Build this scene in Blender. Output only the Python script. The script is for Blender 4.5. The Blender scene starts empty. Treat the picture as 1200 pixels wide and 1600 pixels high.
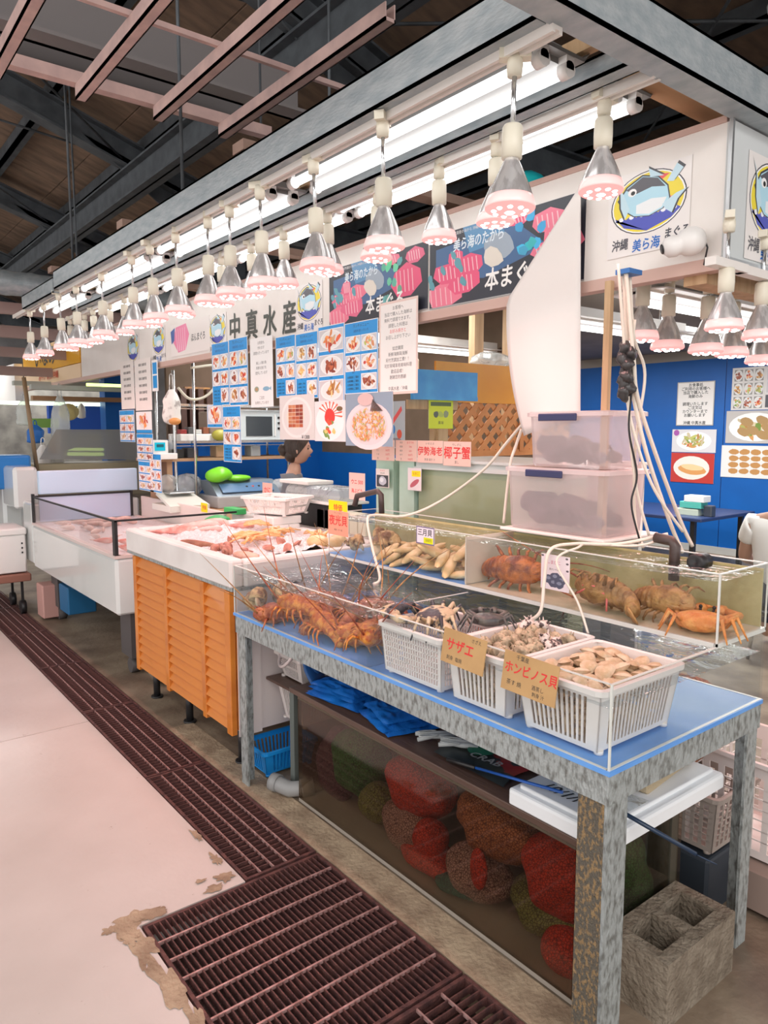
import bpy, math, random
from mathutils import Vector, Matrix, Euler, noise
R = random.Random(7)
SC = bpy.context.scene
PI = math.pi
# ---------------------------------------------------------------- camera
cd = bpy.data.cameras.new('camera'); cam = bpy.data.objects.new('camera', cd); SC.collection.objects.link(cam)
cam.location = (0, 0, 1.6); cam.rotation_euler = (math.radians(90 - 6.41), 0, math.radians(-38.1))
cd.sensor_fit = 'HORIZONTAL'; cd.sensor_width = 36; cd.lens = 36 * 1148 / 1200; cd.clip_start = .05; cd.clip_end = 200
SC.camera = cam
# ---------------------------------------------------------------- light
SC.view_settings.view_transform = 'Standard'; SC.view_settings.look = 'None'
SC.view_settings.exposure = 0.35; SC.view_settings.gamma = 1; SC.view_settings.use_curve_mapping = False
w = bpy.data.worlds.new('world'); SC.world = w; w.use_nodes = True
w.node_tree.nodes['Background'].inputs[0].default_value = (1, .97, .95, 1)
w.node_tree.nodes['Background'].inputs[1].default_value = 1.3
TUBE_STRENGTH = 3.4; BULB_WATT = 6.0; HALL_FILL_WATT = 58

def area(name, loc, rot, sx, sy, watt, col=(1, 1, 1)):
    l = bpy.data.lights.new(name, 'AREA'); l.shape = 'RECTANGLE'; l.size = sx; l.size_y = sy; l.energy = watt; l.color = col
    o = bpy.data.objects.new(name, l); o.location = loc; o.rotation_euler = rot; SC.collection.objects.link(o); return o
area('hall_fill', (-1.6, 2.0, 4.3), (0, 0, 0), .6, 7, HALL_FILL_WATT, (1, .97, .94))  # unseen fill panel added above the aisle to brighten the floor
area('hall_fill', (-.3, -2.5, 4.0), (math.radians(25), 0, 0), 4, .8, HALL_FILL_WATT * 1.3, (1, .97, .95))  # second added fill, behind the camera, no fixture modelled
area('stall_fill', (5.2, 3.0, 2.6), (0, 0, 0), .4, 4, 70, (1, .98, .95))  # this and the next two: fills added to lift the stall interior
area('stall_fill', (3.3, 5.0, 2.6), (0, 0, 0), .3, 3, 45, (1, .98, .95))
area('stall_fill', (7.2, 4.8, 2.58), (0, 0, 0), .4, 4, 120, (1, .98, .95))
area('far_hall_fill', (2.6, 11.5, 3.0), (0, 0, 0), 2.5, .5, 70, (1, .98, .95))  # added fill brightening the far end, no fixture modelled

# ---------------------------------------------------------------- materials
MATS = {}
def nodes(name):
    m = bpy.data.materials.new(name); m.use_nodes = True; nt = m.node_tree
    return m, nt, nt.nodes['Principled BSDF']
def mat(name, c, rough=.5, metal=0, c2=None, scale=8, amt=.5, bump=0, bscale=40, stretch=(1, 1, 1), coat=0, alpha=1, kind='noise', emit=0, lo=.35, hi=.65, spec=.5):
    if name in MATS: return MATS[name]
    m, nt, b = nodes(name); MATS[name] = m
    b.inputs['Base Color'].default_value = (*c, 1); b.inputs['Roughness'].default_value = rough
    b.inputs['Metallic'].default_value = metal; b.inputs['Coat Weight'].default_value = coat
    b.inputs['Alpha'].default_value = alpha; b.inputs['Specular IOR Level'].default_value = spec
    tc = nt.nodes.new('ShaderNodeTexCoord'); mp = nt.nodes.new('ShaderNodeMapping'); mp.inputs['Scale'].default_value = stretch
    nt.links.new(tc.outputs['Object'], mp.inputs[0])
    if c2:
        if kind == 'noise':
            n = nt.nodes.new('ShaderNodeTexNoise'); n.inputs['Scale'].default_value = scale; n.inputs['Detail'].default_value = 6; out = n.outputs['Fac']
        elif kind == 'wave':
            n = nt.nodes.new('ShaderNodeTexWave'); n.inputs['Scale'].default_value = scale; n.inputs['Distortion'].default_value = 4; n.inputs['Detail'].default_value = 3; out = n.outputs['Fac']
        else:
            n = nt.nodes.new('ShaderNodeTexVoronoi'); n.inputs['Scale'].default_value = scale; n.feature = 'DISTANCE_TO_EDGE' if kind == 'net' else 'F1'; out = n.outputs['Distance']
        nt.links.new(mp.outputs[0], n.inputs['Vector'])
        r = nt.nodes.new('ShaderNodeMapRange'); r.inputs[1].default_value = lo; r.inputs[2].default_value = hi
        nt.links.new(out, r.inputs[0])
        x = nt.nodes.new('ShaderNodeMix'); x.data_type = 'RGBA'
        x.inputs[6].default_value = (*c, 1); x.inputs[7].default_value = (*c2, 1)
        nt.links.new(r.outputs[0], x.inputs[0]); nt.links.new(x.outputs[2], b.inputs['Base Color'])
    if bump:
        n = nt.nodes.new('ShaderNodeTexNoise'); n.inputs['Scale'].default_value = bscale; n.inputs['Detail'].default_value = 4
        nt.links.new(mp.outputs[0], n.inputs['Vector'])
        u = nt.nodes.new('ShaderNodeBump'); u.inputs['Strength'].default_value = bump; u.inputs['Distance'].default_value = .02
        nt.links.new(n.outputs['Fac'], u.inputs['Height']); nt.links.new(u.outputs[0], b.inputs['Normal'])
    if emit:
        b.inputs['Emission Color'].default_value = (*c, 1); b.inputs['Emission Strength'].default_value = emit
    return m
def glassy(name, tint, refl=.06, rough=.02, bump=0, bscale=6, body=None, bodyamt=0, fres=1.45, bstretch=(1, 1, 1)):
    'clear sheet: transmits straight through, mirrors by Fresnel, may carry a milky body'
    if name in MATS: return MATS[name]
    m, nt, b = nodes(name); MATS[name] = m; nt.nodes.remove(b); out = nt.nodes['Material Output']
    t = nt.nodes.new('ShaderNodeBsdfTransparent'); t.inputs[0].default_value = (*tint, 1)
    g = nt.nodes.new('ShaderNodeBsdfGlossy'); g.inputs['Roughness'].default_value = rough
    f = nt.nodes.new('ShaderNodeLayerWeight'); f.inputs['Blend'].default_value = .5
    pw = nt.nodes.new('ShaderNodeMath'); pw.operation = 'POWER'; pw.inputs[1].default_value = 4.0; nt.links.new(f.outputs['Facing'], pw.inputs[0])
    ad = nt.nodes.new('ShaderNodeMath'); ad.operation = 'MULTIPLY_ADD'; ad.inputs[1].default_value = .7; ad.inputs[2].default_value = refl; nt.links.new(pw.outputs[0], ad.inputs[0]); ad.use_clamp = True
    mx = nt.nodes.new('ShaderNodeMixShader')
    if body:
        d = nt.nodes.new('ShaderNodeBsdfDiffuse'); d.inputs[0].default_value = (*body, 1)
        tl = nt.nodes.new('ShaderNodeBsdfTranslucent'); tl.inputs[0].default_value = (*body, 1)
        dm = nt.nodes.new('ShaderNodeMixShader'); dm.inputs[0].default_value = .4; nt.links.new(d.outputs[0], dm.inputs[1]); nt.links.new(tl.outputs[0], dm.inputs[2])
        bm_ = nt.nodes.new('ShaderNodeMixShader'); bm_.inputs[0].default_value = bodyamt
        nt.links.new(t.outputs[0], bm_.inputs[1]); nt.links.new(dm.outputs[0], bm_.inputs[2]); nt.links.new(bm_.outputs[0], mx.inputs[1])
    else: nt.links.new(t.outputs[0], mx.inputs[1])
    nt.links.new(ad.outputs[0], mx.inputs[0]); nt.links.new(g.outputs[0], mx.inputs[2]); nt.links.new(mx.outputs[0], out.inputs[0])
    if bump:
        tc = nt.nodes.new('ShaderNodeTexCoord'); mp = nt.nodes.new('ShaderNodeMapping'); mp.inputs['Scale'].default_value = bstretch
        n = nt.nodes.new('ShaderNodeTexNoise'); n.inputs['Scale'].default_value = bscale; n.inputs['Detail'].default_value = 3
        n.inputs['Distortion'].default_value = .6
        u = nt.nodes.new('ShaderNodeBump'); u.inputs['Strength'].default_value = bump; u.inputs['Distance'].default_value = .05
        nt.links.new(tc.outputs['Object'], mp.inputs[0]); nt.links.new(mp.outputs[0], n.inputs['Vector']); nt.links.new(n.outputs['Fac'], u.inputs['Height'])
        nt.links.new(u.outputs[0], g.inputs['Normal']); nt.links.new(u.outputs[0], f.inputs['Normal'])
    return m
def glow(name, c, s):
    if name in MATS: return MATS[name]
    m, nt, b = nodes(name); MATS[name] = m; nt.nodes.remove(b)
    e = nt.nodes.new('ShaderNodeEmission'); e.inputs[0].default_value = (*c, 1); e.inputs[1].default_value = s
    nt.links.new(e.outputs[0], nt.nodes['Material Output'].inputs[0]); return m
def printmat():
    m, nt, b = nodes('print_ink'); b.inputs['Roughness'].default_value = .35
    a = nt.nodes.new('ShaderNodeAttribute'); a.attribute_name = 'ink'
    nt.links.new(a.outputs['Color'], b.inputs['Base Color']); MATS['print_ink'] = m; return m
PRINT = printmat()

# ---------------------------------------------------------------- mesh builder
TXT = {}
def glyphs(s):
    if s in TXT: return TXT[s]
    c = bpy.data.curves.new('t', 'FONT'); c.body = s; c.size = 1; c.align_x = 'CENTER'; c.align_y = 'CENTER'; c.resolution_u = 2; c.space_line = .85
    o = bpy.data.objects.new('t', c); SC.collection.objects.link(o)
    dg = bpy.context.evaluated_depsgraph_get(); me = bpy.data.meshes.new_from_object(o.evaluated_get(dg))
    vs = [tuple(v.co)[:2] for v in me.vertices]; fs = [tuple(p.vertices) for p in me.polygons]
    bpy.data.objects.remove(o); bpy.data.meshes.remove(me); bpy.data.curves.remove(c)
    TXT[s] = (vs, fs); return TXT[s]
class MB:
    def __init__(s): s.v = []; s.f = []; s.c = []; s.col = None; s.sm = []; s.smooth = False
    def add(s, vs, fs, sm=None):
        n = len(s.v); s.v.extend([Vector(v) for v in vs])
        for f in fs: s.f.append(tuple(i + n for i in f)); s.c.append(s.col or (1, 1, 1)); s.sm.append(s.smooth if sm is None else sm)
        return s
    def box(s, x0, y0, z0, x1, y1, z1, m=None):
        x0, x1 = min(x0, x1), max(x0, x1); y0, y1 = min(y0, y1), max(y0, y1); z0, z1 = min(z0, z1), max(z0, z1)
        vs = [Vector((x, y, z)) for x in (x0, x1) for y in (y0, y1) for z in (z0, z1)]
        if m: vs = [m @ v for v in vs]
        return s.add(vs, [(0, 1, 3, 2), (4, 6, 7, 5), (0, 4, 5, 1), (2, 3, 7, 6), (0, 2, 6, 4), (1, 5, 7, 3)], False)
    def cbox(s, x0, y0, z0, x1, y1, z1, b, m=None):
        'box with chamfered vertical and top edges'
        def ring(i, z): return [(x0+i, y0+b, z), (x0+b, y0+i, z), (x1-b, y0+i, z), (x1-i, y0+b, z), (x1-i, y1-b, z), (x1-b, y1-i, z), (x0+b, y1-i, z), (x0+i, y1-b, z)]
        def ring2(z): return [(x0+b, y0+b, z)]*2 + [(x1-b, y0+b, z)]*2 + [(x1-b, y1-b, z)]*2 + [(x0+b, y1-b, z)]*2
        rs = [ring(b*.6, z0), ring(0, z0+b*.6), ring(0, z1-b), ring(b*.35, z1-b*.3), ring(b*.95, z1)]
        vs = [Vector(p) for r in rs for p in r]
        if m: vs = [m @ v for v in vs]
        fs = [(8*k+i, 8*k+(i+1) % 8, 8*k+8+(i+1) % 8, 8*k+8+i) for k in range(4) for i in range(8)]
        fs += [tuple(range(7, -1, -1)), tuple(range(32, 40))]
        return s.add(vs, fs, False)
    def cyl(s, p0, p1, r0, r1=None, n=10, cap=True):
        return s.tube([p0, p1], r0, n, cap, r1)
    def tube(s, pts, r, n=8, cap=True, r1=None, smooth=True):
        pts = [Vector(p) for p in pts]; N = len(pts); rr = []
        for i in range(N):
            if callable(r): rr.append(r(i / (N - 1)))
            elif r1 is not None: rr.append(r + (r1 - r) * i / (N - 1))
            else: rr.append(r)
        vs = []; up = None
        for i, p in enumerate(pts):
            d = (pts[min(i+1, N-1)] - pts[max(i-1, 0)])
            if d.length < 1e-9: d = Vector((0, 0, 1))
            d.normalize()
            if up is None: up = Vector((0, 0, 1)) if abs(d.z) < .9 else Vector((1, 0, 0))
            a = d.cross(up); a = a.normalized() if a.length > 1e-6 else d.orthogonal().normalized()
            b = a.cross(d); up = b
            vs += [p + (a * math.cos(2*PI*k/n) + b * math.sin(2*PI*k/n)) * rr[i] for k in range(n)]
        fs = [(i*n+k, i*n+(k+1) % n, i*n+n+(k+1) % n, i*n+n+k) for i in range(N-1) for k in range(n)]
        s.add(vs, fs, smooth)
        if cap:
            m = len(s.v) - len(vs)
            for f in (tuple(range(n))[::-1], tuple(range((N-1)*n, N*n))):
                s.f.append(tuple(m + i for i in f)); s.c.append(s.col or (1, 1, 1)); s.sm.append(False)
        return s
    def lathe(s, prof, m=None, n=20, sy=1, rib=0, smooth=True):
        vs = []
        for (r, z) in prof:
            for k in range(n):
                q = r * (1 + (rib if k % 2 else 0)); v = Vector((q*math.cos(2*PI*k/n), sy*q*math.sin(2*PI*k/n), z)); vs.append(m @ v if m else v)
        N = len(prof); fs = [(i*n+k, i*n+(k+1) % n, i*n+n+(k+1) % n, i*n+n+k) for i in range(N-1) for k in range(n)]
        fs += [tuple(range(n))[::-1], tuple(range((N-1)*n, N*n))]
        return s.add(vs, fs, smooth)
    def ell(s, c, r, m=None, n=12, h=8, amp=0, fr=8, smooth=True):
        vs = []; c = Vector(c)
        for i in range(h+1):
            t = PI * i / h
            for k in range(n):
                a = 2*PI*k/n; v = Vector((math.sin(t)*math.cos(a)*r[0], math.sin(t)*math.sin(a)*r[1], math.cos(t)*r[2]))
                if amp and 0 < i < h: v *= 1 + amp * noise.noise((v + c) * fr)
                elif amp: v *= 1 + amp * noise.noise((Vector((0, 0, math.cos(t)*r[2])) + c) * fr)
                if m: v = m @ v
                vs.append(v + c)
        fs = [(i*n+k, i*n+n+k, i*n+n+(k+1) % n, i*n+(k+1) % n) for i in range(h) for k in range(n)]
        return s.add(vs, fs, smooth)
    def poly(s, pts, off=None):
        pts = [Vector(p) for p in pts]; n = len(pts)
        if off is None: return s.add(pts, [tuple(range(n))], False)
        off = Vector(off)
        return s.add(pts + [p + off for p in pts], [tuple(range(n))[::-1], tuple(range(n, 2*n))] + [(i, (i+1) % n, n+(i+1) % n, n+i) for i in range(n)], False)
    def grid(s, fn, nu, nv, smooth=True):
        vs = [fn(i/nu, j/nv) for i in range(nu+1) for j in range(nv+1)]
        fs = [(i*(nv+1)+j, (i+1)*(nv+1)+j, (i+1)*(nv+1)+j+1, i*(nv+1)+j+1) for i in range(nu) for j in range(nv)]
        return s.add(vs, fs, smooth)
    def text(s, t, c, Rv, Uv, h, col, wsc=1, shear=0):
        vs, fs = glyphs(t); Rv = Vector(Rv); Uv = Vector(Uv); c = Vector(c)
        o = s.col; s.col = col
        s.add([c + Rv * ((x + shear*y) * h * wsc) + Uv * (y * h) for x, y in vs], fs, False); s.col = o; return s
    def build(s, name, m, parent=None, label=None, cat=None, group=None, kind=None, origin=None, ink=False):
        off = Vector(origin) if origin else Vector((0, 0, 0))
        p = parent
        while p: off += Vector(p.location); p = p.parent
        if parent is not None and origin: off = off  # local origin below the parent
        me = bpy.data.meshes.new(name); me.from_pydata([v - off for v in s.v], [], s.f)
        me.polygons.foreach_set('use_smooth', s.sm)
        if m is PRINT or ink:
            a = me.attributes.new('ink', 'FLOAT_COLOR', 'FACE'); a.data.foreach_set('color', [x for c in s.c for x in (*c, 1)])
        me.materials.append(m); me.update()
        o = bpy.data.objects.new(name, me); SC.collection.objects.link(o)
        if origin: o.location = origin
        if parent: o.parent = parent
        if label: o['label'] = label
        if cat: o['category'] = cat
        if group: o['group'] = group
        if kind: o['kind'] = kind
        return o
def thing(name, label, cat, loc=(0, 0, 0), group=None):
    o = bpy.data.objects.new(name, None); SC.collection.objects.link(o); o.location = loc; o.empty_display_size = .05
    o['label'] = label; o['category'] = cat
    if group: o['group'] = group
    return o
def sgroup(name, loc=(0, 0, 0)):
    o = bpy.data.objects.new(name, None); SC.collection.objects.link(o); o.location = loc; o['kind'] = 'structure'; return o
def dup(root, loc, rotz=None, label=None, group=None, scale=None, rot=None):
    tr = [(c, list(c.children)) for c in root.children]
    r = root.copy(); SC.collection.objects.link(r); r.location = loc
    if rotz is not None: r.rotation_euler = (0, 0, rotz)
    if rot is not None: r.rotation_euler = rot
    if scale: r.scale = (scale,)*3 if isinstance(scale, (int, float)) else scale
    if label: r['label'] = label
    if group: r['group'] = group
    for c, gs in tr:
        d = c.copy(); SC.collection.objects.link(d); d.parent = r
        for g in gs:
            e = g.copy(); SC.collection.objects.link(e); e.parent = d
    return r
def rotm(x=0, y=0, z=0): return Euler((math.radians(x), math.radians(y), math.radians(z))).to_matrix().to_4x4()
def T(x, y, z): return Matrix.Translation((x, y, z))

# common materials
GALV = mat('galvanised_steel', (.44, .48, .50), .45, .35, (.32, .37, .40), 18, bump=.1, bscale=60, stretch=(1, .6, 2))
GALVO = mat('worn_galvanised_steel', (.44, .48, .48), .45, .35, (.20, .21, .20), 70, bump=.3, bscale=150, stretch=(1, 1, .45), lo=.45, hi=.66)
RUST = mat('rusted_steel', (.17, .15, .12), .75, .2, (.42, .28, .14), 110, bump=.8, bscale=220, stretch=(1, 1, .6), lo=.48, hi=.60)
DSTEEL = mat('dark_steel', (.11, .125, .14), .6, .2, (.07, .08, .09), 6)
PLY = mat('roof_plywood', (.26, .17, .115), .8, 0, (.15, .10, .07), 3, stretch=(1, 3, 1))
PINKST = mat('pale_painted_steel', (.66, .46, .42), .5, .1, (.52, .36, .34), 10)
WHITEP = mat('white_plastic', (.86, .84, .82), .35)
WHITEB = mat('white_board', (.86, .82, .78), .4, c2=(.80, .75, .71), scale=3)
CREAM = mat('cream_plastic', (.80, .72, .58), .4)
PINE = mat('pine_wood', (.62, .42, .24), .6, c2=(.48, .30, .16), scale=5, stretch=(6, 6, .6), bump=.1)
BLUEP = mat('blue_paint', (.0, .115, .46), .5, c2=(.0, .10, .40), scale=2)
BLACK = mat('black_plastic', (.02, .02, .022), .4)
FOAM = mat('white_foam', (.88, .87, .85), .8, bump=.2, bscale=200)
PAPER = mat('white_paper', (.88, .85, .82), .7)
CHROME = mat('chrome', (.72, .74, .76), .2, .9)
GLASS = glassy('clear_acrylic', (.96, .98, .98), .03)
EDGE = mat('acrylic_edge', (.72, .74, .70), .25, spec=.8)
STEEL = mat('stainless_steel', (.55, .57, .58), .3, .85, (.48, .5, .52), 20, stretch=(1, 8, 1))
#@@STRUCTURE
# ================================================================ STRUCTURE
FLOORM = mat('painted_concrete', (.60, .54, .50), .30, 0, (.68, .62, .58), 2.2, bump=.06, bscale=25, lo=.3, hi=.7)
def floor_material():
    nt = FLOORM.node_tree; b = nt.nodes['Principled BSDF']; mix = [n for n in nt.nodes if n.type == 'MIX'][0]
    tc = [n for n in nt.nodes if n.type == 'TEX_COORD'][0]
    v = nt.nodes.new('ShaderNodeTexNoise'); v.inputs['Scale'].default_value = 13; v.inputs['Detail'].default_value = 8; v.inputs['Roughness'].default_value = .7
    nt.links.new(tc.outputs['Object'], v.inputs['Vector'])
    r = nt.nodes.new('ShaderNodeMapRange'); r.inputs[1].default_value = .655; r.inputs[2].default_value = .70; nt.links.new(v.outputs['Fac'], r.inputs[0])
    x = nt.nodes.new('ShaderNodeMix'); x.data_type = 'RGBA'; x.inputs[7].default_value = (.40, .33, .27, 1)
    nt.links.new(mix.outputs[2], x.inputs[6]); nt.links.new(r.outputs[0], x.inputs[0]); nt.links.new(x.outputs[2], b.inputs['Base Color'])
floor_material()
CONC = mat('bare_concrete', (.50, .38, .26), .8, 0, (.30, .21, .14), 9, bump=.4, bscale=60)
WETC = mat('stained_concrete', (.32, .25, .18), .5, 0, (.17, .12, .085), 4, bump=.2)
PIT = mat('drain_mud', (.022, .014, .012), .5, 0, (.04, .024, .02), 12, bump=.5)
# painted floor around the drain channel
fl = sgroup('floor')
m = MB()
for (x0, y0, x1, y1) in ((-14, -8, .744, 4.07), (.744, 2.235, 1.125, 4.07), (-14, 4.078, 1.125, 26), (.744, -8, 1.43, -6)):
    m.box(x0, y0, -.2, x1, y1, 0)
m.box(-14, 4.07, -.2, 1.125, 4.078, -.006)
m.build('slab', FLOORM, fl)
m = MB(); m.box(1.43, -8, -.2, 1.565, 3.7, .004); m.build('kerb', CONC, fl)
m = MB(); m.box(1.565, -8, -.2, 14, 26, 0); m.box(1.43, 3.7, -.2, 1.565, 26, .002); m.build('stall_floor', WETC, fl)
m = MB(); m.box(.744, -6, -.22, 1.43, 2.235, -.10); m.box(1.125, 2.235, -.22, 1.43, 26, -.10); m.build('drain_channel', PIT, fl)
# chipped edge of the paint beside the grating
m = MB()
rr = random.Random(3); zz = .001
for (cx, cy, a_, b_) in [(.70, 2.245, .045, .05), (.745, 2.28, .07, .035), (.66, 2.27, .022, .018), (.715, 2.12, .035, .09), (.722, 1.93, .03, .11), (.73, 1.72, .024, .10), (.735, 1.52, .02, .08), (.80, 2.262, .05, .022), (.70, 2.19, .03, .03), (1.02, 2.262, .035, .018), (1.075, 2.30, .03, .03), (1.10, 2.42, .016, .04), (1.11, 2.62, .012, .05), (1.0, 2.33, .02, .01)]:
    n = 40; zz += .0003
    m.poly([(cx + a_*(1+.9*noise.noise(Vector((2.2*math.cos(2*PI*k/n)+cx*31, 2.2*math.sin(2*PI*k/n)+cy*17, 0))))*math.cos(2*PI*k/n), cy + b_*(1+.9*noise.noise(Vector((2.2*math.cos(2*PI*k/n)+cx*31, 2.2*math.sin(2*PI*k/n)+cy*17, 0))))*math.sin(2*PI*k/n), zz) for k in range(n)])
m.build('bare_patch', CONC, fl, label='bare grey concrete where the floor paint has chipped away')

# gratings -------------------------------------------------------
GR = mat('rusty_grating_steel', (.19, .085, .075), .5, .3, (.09, .045, .045), 30, bump=.3, bscale=150)
GR2 = mat('pink_lit_worn_steel', (.60, .38, .36), .4, .3, (.34, .18, .16), 30)  # worn cross bars, with the pink lamp light put into their colour
def grating(x0, y0, x1, y1, step_a, step_b, dense, label):
    t = thing('floor_grating', label, 'grating', (x0, y0, -.035), 'steel gratings over the drain')
    m = MB(); b = .012
    m.box(x0, y0, -.035, x1, y0+b, .002); m.box(x0, y1-b, -.035, x1, y1, .002); m.box(x0, y0+b, -.035, x0+b, y1-b, .002); m.box(x1-b, y0+b, -.035, x1, y1-b, .002)
    m.build('frame', GR, t)
    w_, l_ = x1-x0, y1-y0
    def bars(along_y, step, th, z0, z1, nm, GR=GR):
        n = int(((w_ if along_y else l_) - 2*b) / step); me = None
        L = (l_ if along_y else w_) - 2*b
        for k in range(1, n+1):
            pos = b + k * ((w_ if along_y else l_) - 2*b) / (n+1)
            if me is None:
                q = MB()
                if along_y: q.box(-th/2, 0, z0, th/2, L, z1)
                else: q.box(0, -th/2, z0, L, th/2, z1)
                o = q.build(nm, GR); o.parent = t; me = o.data
            else:
                o = bpy.data.objects.new(nm, me); SC.collection.objects.link(o); o.parent = t
            o.location = (pos, b, .0) if along_y else (b, pos, .0)
    if dense == 'y':
        bars(True, step_a, .004, .014, .036, 'bearing_bar'); bars(False, step_b, .006, .028, .038, 'cross_bar', GR2)
    else:
        bars(False, step_a, .004, .014, .036, 'bearing_bar'); bars(True, step_b, .005, .027, .0375, 'cross_bar', GR2)
grating(.75, 1.44, 1.425, 2.225, .0205, .10, 'y', 'large nearly square rusty grating in the foreground with close-set bars')
grating(.75, .55, 1.425, 1.43, .03, .10, 'x', 'rusty floor grating cut off by the bottom edge of the photo')
ys = [2.235, 3.22, 4.22, 5.2, 6.2, 7.2, 8.2]
gl = ['narrow rusty grating adjoining the large one, lit pink', 'narrow rusty grating beside the orange louvred counter', 'narrow grating just short of the orange louvred counter, under the white freezer edge', 'narrow grating beside the middle of the white freezer', 'narrow grating beside the far end of the white freezer', 'narrow grating beside the foam box cart, farthest but one', 'farthest narrow grating at the left edge of the photo']
for i in range(6): grating(1.13, ys[i]+.004, 1.425, ys[i+1]-.004, .032, .055, 'x', gl[i])
m = MB(); m.box(1.13, 8.2, -.03, 1.425, 14, -.002); m.build('far_grating', GR, fl)

# roof ------------------------------------------------------------
def rz(x): return 5.0 - .33*(x-2) if x < 4.2 else 4.27
rf = sgroup('ceiling')
ys = [-6 + 1.82*k for k in range(15)]
i = 0
for y in ys:
    for (xa, xb) in [(-9, -6.1), (-6.1, -3.2), (-3.2, -.9), (-.9, 1.4), (1.4, 2.8), (2.8, 4.2), (4.2, 7), (7, 9.8), (9.8, 13)]:
        q = MB(); za, zb = rz(xa+.01), rz(xb-.01)
        q.poly([(xa+.006, y+.006, za), (xb-.006, y+.006, zb), (xb-.006, y+1.814, zb), (xa+.006, y+1.814, za)], (0, 0, .03))
        q.build('roof_panel', PLY, rf)
m = MB()
m.poly([(-9, -6, rz(-9)+.05), (4.2, -6, rz(4.2)+.05), (4.2, 22, rz(4.2)+.05), (-9, 22, rz(-9)+.05)], (0, 0, .02)); m.poly([(4.2, -6, 4.32), (13, -6, 4.32), (13, 22, 4.32), (4.2, 22, 4.32)], (0, 0, .02))
m.build('roof_deck', DSTEEL, rf)
x = -8.0
while x < 12.5:
    z = rz(x); m = MB(); m.box(x-.03, -6, z-.13, x+.03, 21, z-.005); m.box(x-.03, -6, z-.13, x+.09, 21, z-.12); m.build('purlin', DSTEEL, rf); x += .92
for k, y in enumerate((-3.5, .6, 4.6, 8.0, 11.0, 14.2, 17.5)):
    m = MB()
    for (xa, xb) in ((-9, 4.2), (4.2, 13)):
        za, zb = rz(xa)-.13, rz(xb-.001)-.13
        m.poly([(xa, y-.01, za), (xb, y-.01, zb), (xb, y-.01, zb-.26), (xa, y-.01, za-.26)], (0, .02, 0))
        m.poly([(xa, y-.09, za-.26), (xb, y-.09, zb-.26), (xb, y+.09, zb-.26), (xa, y+.09, za-.26)], (0, 0, -.02))
        m.poly([(xa, y-.09, za), (xb, y-.09, zb), (xb, y+.09, zb), (xa, y+.09, za)], (0, 0, -.02))
    # haunch
    m.poly([(4.2, y-.01, rz(4.2)-.3), (2.4, y-.01, rz(2.4)-.3), (4.2, y-.01, rz(4.2)-.95)], (0, .02, 0))
    m.build('rafter', DSTEEL, rf)
for (x, z) in ((2.86, 4.0), (-1.5, 5.3), (6.5, 3.85)):
    m = MB(); m.box(x-.01, -6, z, x+.01, 21, z+.28); m.box(x-.08, -6, z, x+.08, 21, z+.02); m.box(x-.08, -6, z+.27, x+.08, 21, z+.29); m.build('eaves_beam', DSTEEL, rf)
for (x, y0, x1, y1) in ((-2, 4.6, 2.8, 8.0), (2.8, 4.6, -2, 8.0), (-2, 8, 2.8, 11), (2.8, 8, -2, 11), (6.5, .6, 2.9, 4.6), (6.5, 4.6, 2.9, .6)):
    m = MB(); m.cyl((x, y0, rz(x)-.33), (x1, y1, rz(x1)-.33), .012, n=6); m.build('tie_rod', DSTEEL, rf)
for (x, y, z) in ((1.47, 3.4, 2.7), (1.9, 6.6, 2.6), (1.0, 5.6, 2.9), (1.47, 5.2, 2.65), (2.3, 3.4, 2.6)):
    m = MB(); m.cyl((x, y, z), (x, y, rz(x)-.1), .008, n=6); m.build('hanger_rod', DSTEEL, rf)

# hanging frame over the aisle -------------------------------------
t = thing('ceiling_frame', 'pale pink lit steel rail frame hanging at upper left over the aisle', 'frame', (1.0, 3.0, 3.0))
for x in (.04, .37, .70, 1.03, 1.37, 1.69):
    q = MB(); q.box(x-.022, 2.0 if x < 1.6 else 2.12, 3.0, x+.022, 3.42, 3.012); q.box(x-.022, 2.0 if x < 1.6 else 2.12, 3.0, x-.017, 3.42, 3.06); q.box(x+.017, 2.0 if x < 1.6 else 2.12, 3.0, x+.022, 3.42, 3.06); q.build('rail', PINKST, t)
for (y, h) in ((3.40, .05), (2.75, .02)):
    q = MB(); q.box(-.6, y, 3.06, 1.95, y+.05 if h > .03 else y+.02, 3.06+h); q.build('cross_rail', PINKST, t)
for x in (1.9, -.3):
    q = MB(); q.cyl((x, 3.42, 3.1), (x, 3.42, 4.9), .006, n=6); q.build('hanger', DSTEEL, t)
for (y, z, h) in ((4.2, 3.55, .3), (5.0, 3.75, .22)):
    m = MB(); m.box(-4, y, z, 2.6, y+.03, z+h); m.box(-4, y-.12, z, 2.6, y+.03, z+.02); m.build('ceiling_beam', mat('grey_beam', (.22, .2, .2), .6), label='grey steel beam crossing above the pale rail frame, %s' % ('nearer' if y < 4.5 else 'farther'), cat='beam')

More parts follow.
